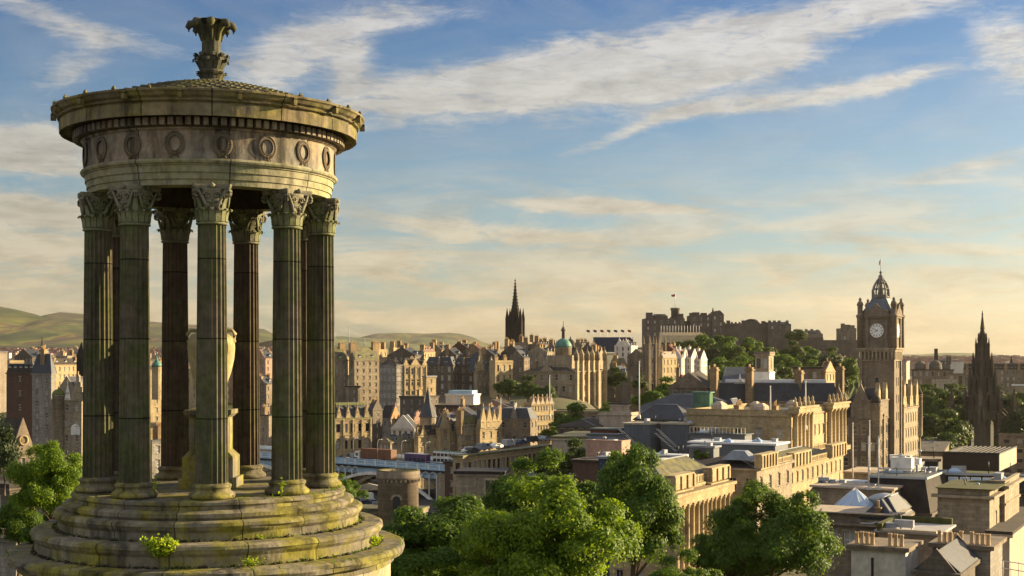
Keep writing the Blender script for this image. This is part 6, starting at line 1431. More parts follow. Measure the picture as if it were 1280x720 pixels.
for i in range(9):
    px=412+30*i; x,y,z=on_bridge(px,3.0,.14); root=thing('street_lamp','grey street lamp with curved arm along the bridge pavement','street lamp',(x,y,z),BR,'street lamps along the bridge')
    mb=MB(); mb.tube([(0,0,0),(0,0,.8)],.13,8); mb.tube([(0,0,.8),(0,0,6.2),(0,.35,6.9),(0,1.3,7.1)],[.09,.07,.06,.05],8); mb.build('post',[M['van_grey']],root)
    mb=MB(); mb.box(-.16,.16,1.2,1.9,6.98,7.14); mb.build('lamp_head',[M['van_grey']],root)
# ---------------------------------------------------------------- right foreground roofs
o=ob('big flat roofed office block with dark slate mansard sides, lower right',168,(1078,1163,1190),(642,700),28,'stone_dark',('none',0,'slate'),name='mansard_building',fl=4,bay=3,win=(1.2,2),zbase=-40)
def mans(o,rh,i,ar='slate_brown',deck='grey_roof',xb=None):
    mb=MB(); H=o.H; b,a=(xb or o.b),o.a; mb.prism([(0,0),(b,0),(b,a),(0,a)],H+.02,H+rh,top=[(i,i),(b-i,i),(b-i,a-i),(i,a-i)]); r_=mb.build('mansard_roof',[M[ar]],o.root)
    mb=MB(); mb.box(i-.25,b-i+.25,i-.25,a-i+.25,H+rh,H+rh+.16); d_=mb.build('roof_deck',[M[deck]],o.root)
    mb=MB(); mb.box(i-.32,b-i+.32,i-.32,i-.25,H+rh-.08,H+rh+.2); mb.box(i-.32,i-.25,i-.25,a-i+.25,H+rh-.08,H+rh+.2); mb.build('roof_edge',[M['lead_light']],o.root)
plain('lead_light',(.36,.38,.42),.5); plain('sky_window',(.30,.42,.60),.12,spec=.9,var=.05)
mans(o,4.2,.8)
o=ob('long slate attic range with a row of five roof windows, lower right edge',176,(1168,1330,1420),(617,700),14,'stone_dark',('none',0,'slate'),name='mansard_building',win=(0,1),zbase=-40)
mans(o,2.15,.75)
sw=MB(); M1=Matrix.Rotation(math.atan2(.9,2.7),4,'X'); sw.box(-.62,.62,-.10,.02,0,1.5,0); sw.box(-.50,.50,-.12,-.10,.12,1.38,1); sw.arr(lambda p:Matrix.Rotation(-math.atan2(.9,2.7),4,'X')@p); swm=sw.mesh('roof_window',[M['white_paint'],M['sky_window']])
for px in (1192,1206.5,1220.5,1235,1250):
    k=(px-640)/F; C=P(1330,617,176); s_,c_=math.sin(R(14)),math.cos(R(14)); t_=solve(C,px,-c_,s_); place('roof_window',swm,o.root,(.18,t_,o.H+.38),R(-90))
bx=bd('plant_room','black slatted rooftop plant enclosure with end coloured tan as sunlit, right side',190,(1178,1248.5,1272),(569,590),28,'black_slat',('none',0,'slate'),win=(0,1),cornice=0,parapet=0,zbase=Z(596,190)) if 'black_slat' in M else None
if bx is None:
    t=mat('black_slat'); d=t.n('ShaderNodeTexCoord',out=3); sp=t.nt.nodes.new('ShaderNodeSeparateXYZ'); t.nt.links.new(d,sp.inputs[0]); w_=t.m('FRACT',t.m('MULTIPLY',sp.outputs[2],6.0))
    finish(t,(.05,.035,.025),.6,t.ramp(w_,[(.3,0.),(.5,1.)]),.8,.05)
    bx=bd('plant_room','black slatted rooftop plant enclosure with end coloured tan as sunlit, right side',180.5,(1178,1248.5,1270),(568,590),28,'black_slat',('none',0,'slate'),win=(0,1),cornice=0,parapet=0,zbase=-15.25,cat='enclosure')
mb=MB(); a,b,H=bx.a,bx.b,bx.H
mb.box(-.12,b+.12,-.12,.1,H,H+.18); mb.box(-.12,.1,.1,a,H,H+.18)
for i in range(11): mb.box(-.05,b*.98,a*i/11,a*i/11+.12,H-.05,H+.1)
mb.build('top_frame',[M['dark_metal']],bx.root)
mb=MB(); mb.box(.02,b-.02,-.09,-.0,.05,H-.02); mb.build('painted_sunlit_end',[M['stone_pale']],bx.root)  # pale sheet colours in the sunlight on the enclosure's right end
def unit(label,px,py,D,w,d,h,m='white_paint',extra=0):
    p=P(px,py,D); mb=MB(); mb.box(-w/2,w/2,-d/2,d/2,.25,h); mb.box(-w/2+.1,-w/2+.25,-d/2+.1,d/2-.1,0,.25); mb.box(w/2-.25,w/2-.1,-d/2+.1,d/2-.1,0,.25); mb.box(-w/2-.04,w/2+.04,-d/2-.04,d/2+.04,h,h+.06)
    mb.lathe([(min(w,d)*.32,h+.06),(min(w,d)*.32,h+.22),(min(w,d)*.25,h+.22)],14,(0,0),1)
    if extra: mb.tube([(w/2,0,h*.5),(w/2+.8,0,h*.5),(w/2+1.2,0,.2)],.18,6)
    return simple('air_unit',label,'air unit',mb,[m,'van_grey'],p,R(60))
unit('large white air handling unit on the flat roof left of the plant enclosure',1128,588,172,1.4,2.6,1.6,extra=1)
unit('smaller white rooftop unit with duct behind the large white one',1143,586,178,1.0,1.6,1.3)
o=flatbox('dark flat topped plant block between white units and black enclosure',196,(1118,1172,1180),(577,590),28,'dark_metal','stone_brown',name='plant_block',zbase=Z(590,190)-1)
unit('white tank shaped unit on top left of the dark plant block',1126,577,198,1.0,3.0,.9)
for px,lab in ((1098,'thin mast at the left end of the big flat roof'),(1085.5,'second thin mast left of the roof edge, beside the flagpole foot')):
    mb=MB(); mb.tube([(0,0,0),(0,0,6.5)],.07,6); mb.box(-.3,.3,-.3,.3,0,.3); mb.tube([(-.4,0,5.6),(.4,0,5.6)],.04,4); simple('roof_mast',lab,'mast',mb,'van_grey',P(px,612,165))
# stone block right
o=bd('stone_tower_block','square pale brown stone block with mossy cornice and drain stains, right edge',140,(1172,1237,1254),(620,700),28,'stone_tan',('flat',0,'grey_roof'),fl=5,bay=2.4,win=(.7,2.4),zbase=-36,nwin=(0,1),off=2.1,parapet=.5,cornice=.55,course=(8.6,))
mb=MB(); mb.box(-.6,o.b+.6,-.6,o.a+.1,o.H+.62,o.H+.72); mb.build('moss_cap',[M['moss_stone']],o.root)
bd('stone_tower_block','narrower taller stone block behind the square one at right edge',146,(1235,1256,1274),(607,700),28,'stone_tan',('flat',0,'grey_roof'),win=(0,1),zbase=-36,parapet=.4,cornice=.5,course=(2.0,8.8))
bd('side_wing','low stone wing at far right edge below the tower blocks',138,(1250,1262,1300),(668,720),28,'stone_pale',('cap',.3,'slate_brown'),win=(0,1),zbase=-36)
# dark classical block with skylights
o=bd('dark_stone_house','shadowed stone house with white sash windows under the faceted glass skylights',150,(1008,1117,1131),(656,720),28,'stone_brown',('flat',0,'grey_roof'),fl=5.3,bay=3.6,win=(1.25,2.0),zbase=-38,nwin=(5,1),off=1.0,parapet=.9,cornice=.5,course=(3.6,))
mb=MB(); mb.box(-.7,o.b+.3,-.7,o.a+.1,o.H+1.04,o.H+1.16); mb.build('coping',[M['stone_pale']],o.root)
bd('attic_house','hipped slate roof with pale ridge lines and small pot at the corner',150,(1076,1117,1139),(651,670),28,'stone_brown',('hip',2.2,'slate'),win=(0,1),zbase=-30,chim=((.05,.5,.6,.6,1.2,1),))
def pyr(label,px,py,D,r,h,n=8):
    p=P(px,py,D); root=thing('glass_skylight',label,'skylight',p); mb=MB(); mb.lathe([(r*1.08,-.9),(r*1.08,0),(r,.05)],n,sm=False); mb.build('kerb',[M['lead_light']],root); mb=MB(); mb.lathe([(r,.05),(r*.2,h*.85),(0,h)],n,sm=False); g=mb.build('glazing',[M['sky_window']],root)
    mb=MB()
    for i in range(n): a=2*math.pi*i/n; mb.tube([(r*math.sin(a),-r*math.cos(a),.08),(0,0,h+.04)],.045,4)
    mb.build('glazing_bars',[M['white_paint']],root)
pyr('bluish cone shaped glass skylight on the shaded roof',1069,631,162,2.3,2.0,12)
mb=MB(); mb.lathe([(1.9,-.6),(1.9,0),(2.05,.1),(1.2,.55),(.2,.75)],20); simple('round_vent','low round lead vent beside the cone skylight','vent',mb,'lead_light',P(1106,624,162))
bd('gabled_skylight','small pitched glazed roof with white edges between vent and pale flat roof',152,(1095,1119,1136),(642,656),28,'dark_glass',('hip',1.7,'slate'),win=(0,1),zbase=-26,cornice=0,cat='skylight')
flatbox('long low parapet wall block left of the mansard, pale copings',166,(1016,1115,1127),(613,640),28,'stone_brown','stone_pale',name='parapet_block',h=.25,zbase=-32)
flatbox('small white roofed low block left, beneath the flagpoles',180,(1050,1079,1083),(605,625),28,'lead','white_roof',name='low_block',zbase=-34)
bd('slate_lean_to','grey slate slope left of the low parapet block',172,(1012,1036,1046),(618,640),28,'stone_brown',('hip',2,'slate'),win=(0,1),zbase=-34)
flatbox('low grey stone boundary block below the clock tower hotel',300,(1055,1108,1125),(593,612),28,'stone_tan','stone_pale',name='low_block',zbase=-40)
# pale flat roof
o=flatbox('pale flat roof with mossy parapet edge in the lower right',132,(1098,1169,1186),(672,690),28,'stone_brown','pale_roof',name='flat_roof_block',h=.2,zbase=-30) if 'pale_roof' in M else None
plain('pale_roof',(.40,.38,.38),.8,var=.25,sc=.5)
if o is None: o=flatbox('pale flat roof with mossy parapet edge in the lower right',130,(1098,1172,1190),(669,690),28,'stone_brown','pale_roof',name='flat_roof_block',h=.2,zbase=-30)
mb=MB(); mb.box(-.6,o.b,o.a-.5,o.a,o.H+.2,o.H+.9); mb.box(o.b-.1,o.b+.5,0,o.a,o.H+.2,o.H+.8); mb.build('mossy_parapet',[M['moss_stone']],o.root)
mb=MB(); mb.box(-.6,-.1,0,o.a*.95,o.H+.2,o.H+.42); mb.build('parapet',[M['stone_pale']],o.root)
# near chimney walls
def potrow(o,face,us,m='terracotta',inset=.5):
    L=o.b if face=='B' else o.a; rr=random.Random(int(L*100))
    for u in us:
        mb=MB(); h=.85+.35*rr.random(); r=.165; mb.lathe([(r*1.15,0),(r*1.15,.12),(r,.16),(r*.92,h-.16),(r*1.12,h-.12),(r*1.12,h),(r*.75,h),(r*.75,h-.3)],12,cap=False)
        p=mb.build('chimney_pot',[M[m]],o.root); p.location=((u*L,inset,o.H) if face=='B' else (inset,u*L,o.H))
w_a=bd('chimney_wall','broad whitish gable chimney wall with two groups of clay pots, bottom right',112,(1064,1132,1148),(690,760),28,'white_harl',('cap',.35,'stone_brown'),win=(0,1),zbase=-30,cornice=0,cat='chimney wall')
w_a.H+=.35
for g0,g1,n in ((.58,.97,4),(.04,.36,3)):
    potrow(w_a,'A',[g0+(g1-g0)*(i+.5)/n for i in range(n)])
mb=MB(); mb.box(-.02,.0,w_a.a*.58,w_a.a*.63,w_a.H-3.2,w_a.H-1.0); mb.build('slit_opening',[M['dark_metal']],w_a.root)
w_b=bd('chimney_wall','stained grey chimney wall with long row of clay pots at bottom right edge',114,(1166,1238,1253),(688,760),28,'stone_grey',('cap',.35,'stone_brown'),win=(0,1),zbase=-30,cornice=0,cat='chimney wall')
w_b.H+=.35
potrow(w_b,'A',[.05+.095*i for i in range(4)]+[.52+.095*i for i in range(5)])
bd('slate_roof_house','dark slate roof in the gap between the two chimney walls',106,(1145,1196,1222),(717,760),28,'stone_dark',('gx',1.6,'slate'),win=(0,1),zbase=-30)
mb=MB(); 
for i in range(7): mb.tube([(i*.6,0,0),(i*.6,0,1.4)],.03,4)
mb.tube([(-.1,0,1.4),(3.9,0,.9)],.04,4); mb.tube([(-.1,0,.8),(3.9,0,.3)],.04,4)
simple('railing','white metal stair rail at bottom right corner','railing',mb,'white_paint',P(1254,722,112),R(-20))
# ---------------------------------------------------------------- tiered gothic monument
def scott():
    D=610; px=1228; zb=Z(566,D); zt=Z(389,D); H=zt-zb; p=P(px,566,D); k=H/62
    root=thing('tiered_gothic_monument','dark tiered gothic spire monument with open arches rising from the gardens','monument',(p.x,p.y,p.z),R(20))
    def pin(mb,x,y,w,z0,z1,z2):
        mb.box(x-w/2,x+w/2,y-w/2,y+w/2,z0,z1); mb.prism([(x-w*.62,y-w*.62),(x+w*.62,y-w*.62),(x+w*.62,y+w*.62),(x-w*.62,y+w*.62)],z1,z1+w*.3); mb.prism([(x-w*.5,y-w*.5),(x+w*.5,y-w*.5),(x+w*.5,y+w*.5),(x-w*.5,y+w*.5)],z1+w*.3,z2,top=[(x-.06,y-.06),(x+.06,y-.06),(x+.06,y+.06),(x-.06,y+.06)])
        for i in range(4): z_=z1+w*.3+(z2-z1)*i/4; q=w*.5*(1-i/4)+.12; mb.box(x-q,x+q,y-q,y+q,z_,z_+.22)
    mb=MB(); s=4.6
    for sx in (-1,1):
        for sy in (-1,1):
            x,y=sx*s,sy*s; mb.box(x-1.3,x+1.3,y-1.3,y+1.3,0,17); 
            # outer corner towers and flying arches
            X_,Y_=sx*9.2,sy*9.2
            mb.box(X_-1.5,X_+1.5,Y_-1.5,Y_+1.5,0,14)
            for dx in (-1.1,1.1):
                for dy in (-1.1,1.1): pin(mb,X_+dx,Y_+dy,1.1,12,17,22)
            pin(mb,X_,Y_,2.0,14,20,29)
            pts=[Vector((X_+(x-X_)*f,Y_+(y-Y_)*f,11+7*math.sin(f*math.pi/2)*1.0)) for f in (0,.25,.5,.75,1)]
            mb.tube(pts,[.7,.6,.6,.6,.7],5)
            pts=[q+Vector((0,0,2.2)) for q in pts]; mb.tube(pts,.3,5)
    mb.build('lower_piers',[M['stone_monument']],root)
    def arch_wall(z0,z1,ax,half):
        mb=MB(); n=10; W=s-1.3
        for sg in (-1,1):
            pts=[(-W,z1),(W,z1),(W,z0)]+[(W*math.cos(math.pi*i/n),z0+W*1.25*math.sin(math.pi*i/n)) for i in range(n+1)]
            # build as strips above the pointed arch
            for i in range(n):
                a,a2=math.pi*i/n,math.pi*(i+1)/n; u0,u1=W*math.cos(a),W*math.cos(a2); v0,v1=z0+W*1.2*math.sin(a),z0+W*1.2*math.sin(a2)
                b=len(mb.v); y0,y1=sg*s-.5,sg*s+.5
                q=[(u1,y0,v1),(u0,y0,v0),(u0,y0,z1),(u1,y0,z1),(u1,y1,v1),(u0,y1,v0),(u0,y1,z1),(u1,y1,z1)]
                if ax=='y': q=[(y,x,z) for x,y,z in q]
                mb.v+=q
                for f in ((0,1,2,3),(4,5,6,7),(0,1,5,4),(3,2,6,7)): mb.f.append(tuple(b+t_ for t_ in f)); mb.mi.append(0); mb.sm.append(False)
        mb.build('open_arch',[M['stone_monument']],root)
    arch_wall(11,17.5,'x',0); arch_wall(11,17.5,'y',0)
    mb=MB(); tiers=[(5.3,17.4,24.5,7),(3.9,24.5,33,6.5),(2.9,33,41,5),(2.0,41,48,4)]
    for i,(w,z0,z1,ph) in enumerate(tiers):
        mb.box(-w*.80,w*.80,-w*.80,w*.80,z0,z1); mb.box(-w,w,-w,w,z0,z0+.9); mb.box(-w*.85,w*.85,-w*.85,w*.85,z1-.8,z1)
        for sx in (-1,1):
            for sy in (-1,1): pin(mb,sx*w*.95,sy*w*.95,w*.30,z0,z1-1.0,z1+ph*.6)
            for q in (0,): pin(mb,sx*w*.92,0,w*.2,z0,z1-2.5,z1+ph*.15); pin(mb,0,sx*w*.92,w*.2,z0,z1-2.5,z1+ph*.15)
        for sg in (-1,1):
            for u in (-.35,0.35): mb.box(u*w-.12,u*w+.12,sg*w*.72-.2 if sg>0 else sg*w*.72-.25,sg*w*.72+.25 if sg>0 else sg*w*.72+.2,z0+1,z1-1)
            mb.hprism([(-w*.6,z1-.8),(w*.6,z1-.8),(0,z1+w*.7)],sg*w*.8-.2,sg*w*.8+.2,'y'); mb.hprism([(-w*.6,z1-.8),(w*.6,z1-.8),(0,z1+w*.7)],sg*w*.8-.2,sg*w*.8+.2,'x')
    mb.build('tiers',[M['stone_monument']],root)
    mb=MB(); mb.lathe([(1.9,47.5),(1.25,50),(1.5,50.3),(.8,54),(1.0,54.3),(.25,60),(.4,60.4),(.05,62.5)],8,sm=False)
    for i in range(8): a=math.pi*i/4; pin(mb,1.7*math.sin(a),1.7*math.cos(a),.5,46,49.5,52.5)
    for z_ in (51.5,52.7,55.2,56.5,57.8,59): mb.box(-.95+(z_-51)*.08,.95-(z_-51)*.08,-.95+(z_-51)*.08,.95-(z_-51)*.08,z_,z_+.22)
    mb.build('spire',[M['stone_monument']],root)
    mb=MB(); mb.box(-13,13,-13,13,-12,-.6); mb.box(-8,8,-8,8,-.6,.0); mb.build('base',[M['stone_monument']],root)
    mb=MB(); mb.box(-1.5,1.5,-1.5,1.5,0,1.6); mb.lathe([(1.1,1.6),(1.2,2.6),(.8,3.6),(.5,4.2),(.35,4.7),(.42,5.1),(.1,5.5)],12); mb.build('seated_statue',[M['stone_pale']],root)
    root.scale=(k,k,k)
stone('stone_monument',(.105,.082,.062),(.06,.048,.038),.4)
scott()
# ---------------------------------------------------------------- far right buildings
o=ob('brown stone gallery with two dark domes behind the gardens',980,(1140,1192,1208),(463,492),10,'stone_brown',('cap',.8,'slate_brown'),name='domed_gallery',win=(1.2,3),fl=6,bay=4,style='bare')
for u,r_ in ((.77,4.0),(.40,4.6)):
    mb=MB(); y=u*o.a; mb.lathe([(r_,o.H),(r_,o.H+3)]+[(r_*math.cos(k*math.pi/14),o.H+3+r_*.95*math.sin(k*math.pi/14)) for k in range(7)]+[(.4,o.H+3+r_)],16,(8,y)); mb.build('dome',[M['stone_dark']],o.root)
ob('pale columned temple-fronted gallery with steps above the garden trees',930,(1166,1196,1204),(478,492),10,'stone_pale',('gy',2,'stone_tan'),fl=9,bay=3,win=(1.2,6),style='bare',name='gallery')
ob('dark colonnaded gallery left of the tiered monument',950,(1184,1206,1212),(468,488),8,'stone_brown',('cap',.7,'stone_dark'),fl=12,bay=4.4,win=(2.2,8),style='bare',name='gallery')
ob('block with a tall black chimney behind the domed gallery',1250,(1167,1188,1192),(451,470),12,'stone_dark',('cap',.8,'lead'),win=(1.2,1.8),chim=((.5,.85,3,3,11,1,'stone_soot'),(.5,.1,5,4,4,2,'stone_dark')))
ob('white modern block left of the tiered monument',1300,(1188,1204,1206),(453,466),12,'white_harl',('cap',.5,'white_roof'),win=(0,1))
ob('small pale tower slab far right of the clock tower',820,(1129,1133,1137),(452,480),20,'stone_pale',('cap',.4,'lead'),win=(0,1))
o=ob('very long reddish stone terrace with white dormers crossing behind the tiered monument',1050,(1205,1330,1345),(462,490),6,'stone_brown',('mansard',4.6,'slate_brown'),fl=4.8,bay=4.2,win=(1.4,2.4),name='long_terrace',maxw=80,chim=tuple((.5,.06+.13*i,3,2,4,5) for i in range(8)))
dormers(o,'A',26,1.8,2.2,.6,'flat','white_paint')
ob('pale blue flat roofed hall at right edge beyond the gardens',800,(1266,1300,1310),(482,500),8,'stone_tan',('cap',.6,'blue_light'),win=(0,1),name='hall')
ob('reddish stone low building with railings at the right edge in front of monument',420,(1250,1300,1320),(545,580),8,'stone_brown',('flat',0,'slate_brown'),fl=3,bay=3,win=(1.6,1.2),style='bare',name='low_building')
ob('low brown station roof block between the hotel and the gardens',440,(1140,1178,1190),(566,585),20,'stone_brown',('cap',.4,'slate_brown'),win=(0,1),name='low_building')

# roof furniture on the lower right roofs: vents, cowls, hatches, pipes and guard rails (parts of their building)
def clutter(root,x0,x1,y0,y1,z,n,seed):
    rr=random.Random(seed)
    for i in range(n):
        mb=MB(); k=rr.randrange(6); s=rr.uniform(.7,1.2)
        if k==0: mb.lathe([(.14*s,0),(.14*s,.7*s),(.28*s,.75*s),(.28*s,.95*s),(.1*s,1.05*s)],10); nm,m='roof_cowl','van_grey'
        elif k==1: mb.box(-.6*s,.6*s,-.45*s,.45*s,0,.5*s); mb.box(-.68*s,.68*s,-.52*s,.52*s,.5*s,.58*s); nm,m='roof_hatch','lead_light'
        elif k==2: mb.tube([(0,0,0),(0,0,1.3*s),(.25*s,0,1.5*s)],.07,6); nm,m='vent_pipe','dark_metal'
        elif k==3: mb.box(-.9*s,.9*s,-.35*s,.35*s,.2,.9*s); mb.box(-.8*s,-.7*s,-.3*s,.3*s,0,.2); mb.box(.7*s,.8*s,-.3*s,.3*s,0,.2); nm,m='condenser','van_grey'
        elif k==4: mb.prism([(-.8*s,-.8*s),(.8*s,-.8*s),(.8*s,.8*s),(-.8*s,.8*s)],0,.25,); mb.prism([(-.75*s,-.75*s),(.75*s,-.75*s),(.75*s,.75*s),(-.75*s,.75*s)],.25,.75*s,top=[(-.1,-.1),(.1,-.1),(.1,.1),(-.1,.1)]); nm,m='rooflight','sky_window'
        else: mb.tube([(0,0,.15),(2.2*s,0,.15),(2.2*s,1.4*s,.15),(3.4*s,1.4*s,.15)],.10,6); nm,m='roof_duct','van_grey'
        o=mb.build(nm,[M[m]],root); o.location=(rr.uniform(x0,x1),rr.uniform(y0,y1),z); o.rotation_euler=(0,0,rr.choice([0,R(90)]))
CL={}
for ob_ in list(bpy.data.objects):
    if ob_.parent is None and ob_.get('label'): CL[ob_['label']]=ob_
def cl(label_start,n,seed,z=None,inset=.8):
    for k,r_ in CL.items():
        if k.startswith(label_start):
            w=[c for c in r_.children if c.name.startswith(('roof_deck','roof'))]
            if not w: return
            bb=[Vector(v) for v in w[0].bound_box]; x0,x1=min(v.x for v in bb),max(v.x for v in bb); y0,y1=min(v.y for v in bb),max(v.y for v in bb); zt=max(v.z for v in bb)
            clutter(r_,x0+inset,max(x0+inset+.1,x1-inset),y0+inset,y1-inset,zt if z is None else z,n,seed); return
for i,(st,n) in enumerate([('big flat roofed office',12),('long slate attic',5),('pale flat roof with mossy',4),('square pale brown',5),('narrower taller',2),('long dark grey flat',7),('low hall with bluish',4),('small grey box',2),('grey ribbed metal block with cream',4),('grey ribbed metal block, right',4),('dark grey wall block',4),('plain pink rendered',4),('long low parapet wall block',5),('dark flat topped plant block',2),('plain cream stone pavilion',3),('low brown roofed block',3),('shadowed stone house',5),('tall sandstone building with lit',8),('low brown station roof',4)]): cl(st,n,i+1)
def rail(root,x0,y0,x1,y1,z,name='guard_rail'):
    mb=MB(); L=math.hypot(x1-x0,y1-y0); n=max(2,int(L/1.5))
    for i in range(n+1): f=i/n; mb.tube([(x0+(x1-x0)*f,y0+(y1-y0)*f,z),(x0+(x1-x0)*f,y0+(y1-y0)*f,z+1.05)],.035,4)
    for h in (.55,1.05): mb.tube([(x0,y0,z+h),(x1,y1,z+h)],.035,4)
    mb.build(name,[M['van_grey']],root)
r_=CL['big flat roofed office block with dark slate mansard sides, lower right']; w=[c for c in r_.children if c.name.startswith('roof_deck')][0]; bb=[Vector(v) for v in w.bound_box]; rail(r_,min(v.x for v in bb)+.2,min(v.y for v in bb)+.2,min(v.x for v in bb)+.2,max(v.y for v in bb)-.2,max(v.z for v in bb))
# ---------------------------------------------------------------- trees
def foliage(name,n,rx,rz,leaf,seed,m,nb=38,flat=.85,br=(.26,.42),tall=0,quad=.52):
    rng=np.random.RandomState(seed)
    # clump centres spread through an uneven crown volume
    c=[]; 
    while len(c)<nb:
        p=rng.uniform(-1,1,3); l=np.linalg.norm(p)
        if l>1 or l<.30 and rng.rand()<.7: continue
        if p[2]<-.55: continue
        c.append(p*(.72+.36*rng.rand()))
    c=np.array(c); r=rng.uniform(br[0],br[1],nb)
    w=r**2; w/=w.sum(); idx=rng.choice(nb,n,p=w)
    d=rng.normal(size=(n,3)); d/=np.linalg.norm(d,axis=1,keepdims=True)
    # sub-clumps: a few twig directions per clump get most leaves
    tw=rng.normal(size=(nb,14,3)); tw/=np.linalg.norm(tw,axis=2,keepdims=True); tw[:,:,2]=np.abs(tw[:,:,2])*.8+tw[:,:,2]*.2
    k=rng.randint(0,14,n); dd=tw[idx,k]+.30*rng.normal(size=(n,3)); dd/=np.linalg.norm(dd,axis=1,keepdims=True)
    use=rng.rand(n)<.8; d[use]=dd[use]
    rad=rng.uniform(.45,1.0,n)**.6*(1+.12*rng.normal(size=n)); rad=np.where(rng.rand(n)<.05,rad*1.25,rad)
    pos=c[idx]+d*(r[idx]*rad)[:,None]*np.array([1,1,flat])
    pos[:,2]-=.06*(pos[:,0]**2+pos[:,1]**2)
    out=pos/np.maximum(np.linalg.norm(pos,axis=1,keepdims=True),.2)
    nr=d*.8+out*.5+rng.normal(size=(n,3))*.55+np.array([0,0,.35]); nr/=np.linalg.norm(nr,axis=1,keepdims=True)
    P3=pos*np.array([rx,rx,rz])
    a=np.cross(nr,rng.normal(size=(n,3))); a/=np.linalg.norm(a,axis=1,keepdims=True); b=np.cross(nr,a)
    s=(leaf*rng.uniform(.6,1.35,n))[:,None]
    V=np.stack([P3-a*s,P3-b*s*quad,P3+a*s,P3+b*s*quad],1).reshape(-1,3)
    me=bpy.data.meshes.new(name); me.vertices.add(len(V)); me.vertices.foreach_set('co',V.ravel().astype(np.float32))
    me.loops.add(4*n); me.loops.foreach_set('vertex_index',np.arange(4*n,dtype=np.int32)); me.polygons.add(n); me.polygons.foreach_set('loop_start',np.arange(0,4*n,4,dtype=np.int32)); me.polygons.foreach_set('loop_total',np.full(n,4,dtype=np.int32))
    me.materials.append(M[m]); me.update(calc_edges=True); return me,c*np.array([rx,rx,rz])
def trunk_mesh(cents,h,r,seed):
    rr=random.Random(seed); mb=MB(); z0=-h; mb.tube([(0,0,z0),(.1*r,0,z0+h*.3),(-.2*r,.1*r,z0+h*.55),(0,0,-h*.15)],[r*1.3,r,r*.8,r*.5],9)
    for c in list(cents)[:16]:
        st=Vector((0,0,-h*rr.uniform(.25,.5))); e=Vector(c); m_=(st+e)/2+Vector((rr.uniform(-.4,.4),rr.uniform(-.4,.4),-.3)); mb.tube([st,m_,e],[r*.42,r*.26,r*.08],6)
    return mb.mesh('trunk',[M['bark']])
TREE={}
def treekind(key,n,rx,rz,leaf,seed,m,h,r,**k):
    me,c=foliage('crown',n,rx,rz,leaf,seed,m,**k); TREE[key]=(me,trunk_mesh(c,h,r,seed),rx,rz,h)
def tree(key,label,px,top,wpx,D,sq=1.0,rz=0,name='broadleaf_tree',group=None,cat='tree',m=None):
    me,tm,rx,rz_,h=TREE[key]; s=wpx*D/F/2/(rx*1.06); zc=Z(top,D)-rz_*1.05*s*sq
    root=thing(name,label,cat,(P(px,0,D).x,D,zc),rz,group)
    root.scale=(s,s,s*sq); c=place('crown',me,root); place('trunk',tm,root); 
    if m: c.material_slots[0].link='OBJECT'; c.material_slots[0].material=M[m]
    return root
treekind('near',76000,5.2,4.6,.135,1,'leaf_bright',9,.35,nb=66,br=(.16,.34))
treekind('near2',70000,5.2,4.8,.14,2,'leaf_mid',9,.38,nb=58,br=(.17,.34))
treekind('near3',60000,5.2,4.4,.14,3,'leaf_mid',9,.38,nb=66,br=(.15,.30))
treekind('midt',9000,5.2,4.6,.36,4,'leaf_far',8,.35,nb=30)
treekind('midt2',9000,5.2,4.8,.36,5,'leaf_far',8,.35,nb=34)
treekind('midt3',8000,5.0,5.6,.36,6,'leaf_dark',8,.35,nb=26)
treekind('shrub',5000,2.0,1.8,.10,7,'leaf_mid',2.5,.08,nb=22)
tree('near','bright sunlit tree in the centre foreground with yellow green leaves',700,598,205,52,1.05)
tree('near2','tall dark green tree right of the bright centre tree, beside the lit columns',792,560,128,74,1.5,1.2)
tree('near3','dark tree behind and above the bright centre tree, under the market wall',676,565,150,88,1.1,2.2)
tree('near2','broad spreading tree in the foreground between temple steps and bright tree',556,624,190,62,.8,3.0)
tree('near3','low dense tree right beside the temple steps at the bottom',505,640,120,70,.9,.5)
tree('near','bright low tree top at the bottom between the two big foreground trees',622,640,120,58,.9,4.2)
tree('near2','large round tree in front of the shadowed sandstone house, right of centre',962,607,150,108,1.0,5.0)
tree('near3','lower dark tree mass left under the large round right hand tree',915,650,110,112,1.0,.9)
tree('near3','tree filling the gap at bottom beneath the giant columns',856,690,110,84,1.0,2.6)
tree('near','bright round tree beside the left end of temple steps',64,553,96,64,1.25,.4)
tree('near2','dark shrubby tree left below the bright round tree at the temple steps',24,622,70,66,1.1,1.4)
tree('near3','green tree low behind the bright one at left, near the frame edge',92,600,70,68,1.3,2.0)
tree('shrub','small bush beside the right hand base of temple, above the steps',433,594,34,95,1.2,.3,name='bush',cat='bush')
tree('shrub','second small bush just right of the first one by the temple base',447,602,26,100,1.2,1.3,name='bush',cat='bush')
tree('shrub','bare looking reddish shrub at the left frame edge under the church',6,520,60,150,1.6,.3,name='bush',cat='bush',m='leaf_dark')
# mid distance trees
for i,(px,top,w,D,lab) in enumerate([(636,470,34,610,'tree group left part on the bank below orange tenement end'),(660,472,34,600,'central tree on the bank left of the domed building'),(682,478,30,590,'small lighter tree by the thin pole left of domed building'),
 (722,508,56,420,'bright tree below the bay tower side of domed building'),(742,520,40,410,'smaller tree right of the bright one below domed building'),(768,461,30,690,'dark tree between the domed building and the gothic hall'),
 (812,484,40,560,'bright round tree left of the lamp column'),(834,474,36,570,'tree right of the lamp column below the villas'),(852,476,34,580,'tree at the right end of the bank below the villas'),(800,470,22,600,'small tree at the foot of twin gothic towers'),
 (876,560,20,250,'small dark shrub tree on the roof garden'),(716,552,50,285,'hedge like tree on the slope below the pale retaining wall'),(688,566,44,280,'tree at the market wall end above foreground trees')]):
    tree(('midt','midt2')[i%2],lab,px,top,w,D,1.0,i*1.1,m='leaf_mid' if i in (3,6,7,8) else None)
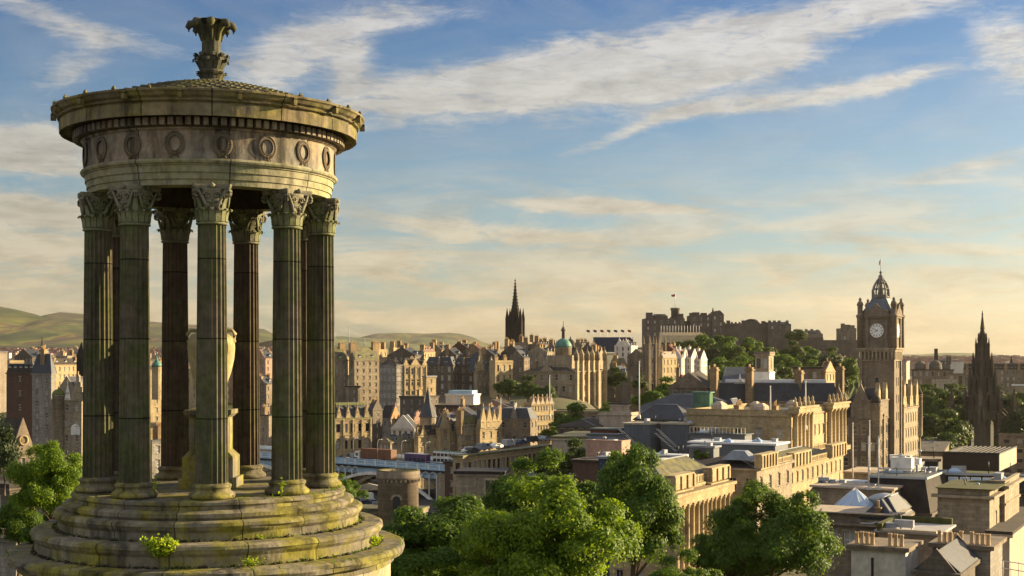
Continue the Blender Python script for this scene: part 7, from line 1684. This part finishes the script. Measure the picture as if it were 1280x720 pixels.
for i,(px,top,w,D,lab) in enumerate([(700,512,30,505,'tree at left end of the row under the terrace wall'),(760,505,26,520,'tree at right end of the terrace wall below the dark hall'),(778,512,30,480,'tree between the terrace wall and the lamp column'),(690,530,24,470,'low tree by the lit tenement end'),(758,528,24,440,'low tree left of the cream stone pavilion')]):
    tree(('midt','midt2')[i%2],lab,px,top,w,D,1.0,i*1.7,m='leaf_mid' if i%2 else None)
# the wood on the castle slope
rr=random.Random(21)
for i,(px,top,w,D) in enumerate([(846,424,30,960),(862,428,34,940),(880,420,36,960),(896,415,40,970),(912,424,40,950),(888,436,40,900),(905,442,44,880),(922,436,40,900),(938,424,38,960),(955,430,40,940),(930,448,40,870),(950,450,44,860),(972,436,36,930),(990,428,30,960),(986,448,40,880),(1004,440,34,920),(1016,452,34,900),(1034,446,34,920),(874,446,34,900),(960,462,44,840),(915,460,40,840),(996,409,26,1120),(1026,462,36,880),(1048,452,34,930),(1008,430,30,980),(1040,436,30,960),(1060,450,34,920),(978,452,34,860),(1014,466,36,850),(1044,468,40,840),(896,452,36,860)]):
    tree(('midt','midt2','midt3')[i%3] if i!=21 else 'midt','round leafy tree in the wood on the castle slope' if i!=21 else 'single tree standing against the sky by the castle wall',px,top,w,D,.95,i*.9,group='trees on the castle slope' if i!=21 else None,m='leaf_mid' if i%4 in(0,2) else None)
# garden trees right
for i,(px,top,w,D) in enumerate([(1160,490,46,640),(1182,494,50,620),(1200,492,48,650),(1170,512,56,560),(1182,516,60,540),(1154,520,40,540),(1180,536,60,500),(1186,545,56,500),(1256,500,44,640),(1274,494,44,660),(1272,530,50,560),(1276,516,54,560),(1160,476,40,800),(1190,482,34,780),(1244,484,36,780),(1268,486,40,760),(1204,484,26,820)]):
    tree(('midt','midt2','midt3')[i%3],'dark green tree in the hazy gardens around the tiered monument',px,top,w,D,.95,i*1.3,group='garden trees')
# ---------------------------------------------------------------- air
def haze():
    mb=MB(); mb.box(-9500,9500,-80,13500,-140,520); o=mb.build('haze',[M['air']]); o['kind']='stuff'; o['label']='thin evening haze filling the valley air'; return o
m=bpy.data.materials.new('air'); m.use_nodes=True; M['air']=m; t=NT(m.node_tree)
v=t.n('ShaderNodeVolumePrincipled',{'Color':(1.0,.93,.82,1),'Density':HAZE,'Anisotropy':.45}); o_=t.nt.nodes.new('ShaderNodeOutputMaterial'); t.nt.links.new(v,o_.inputs[1])
haze()
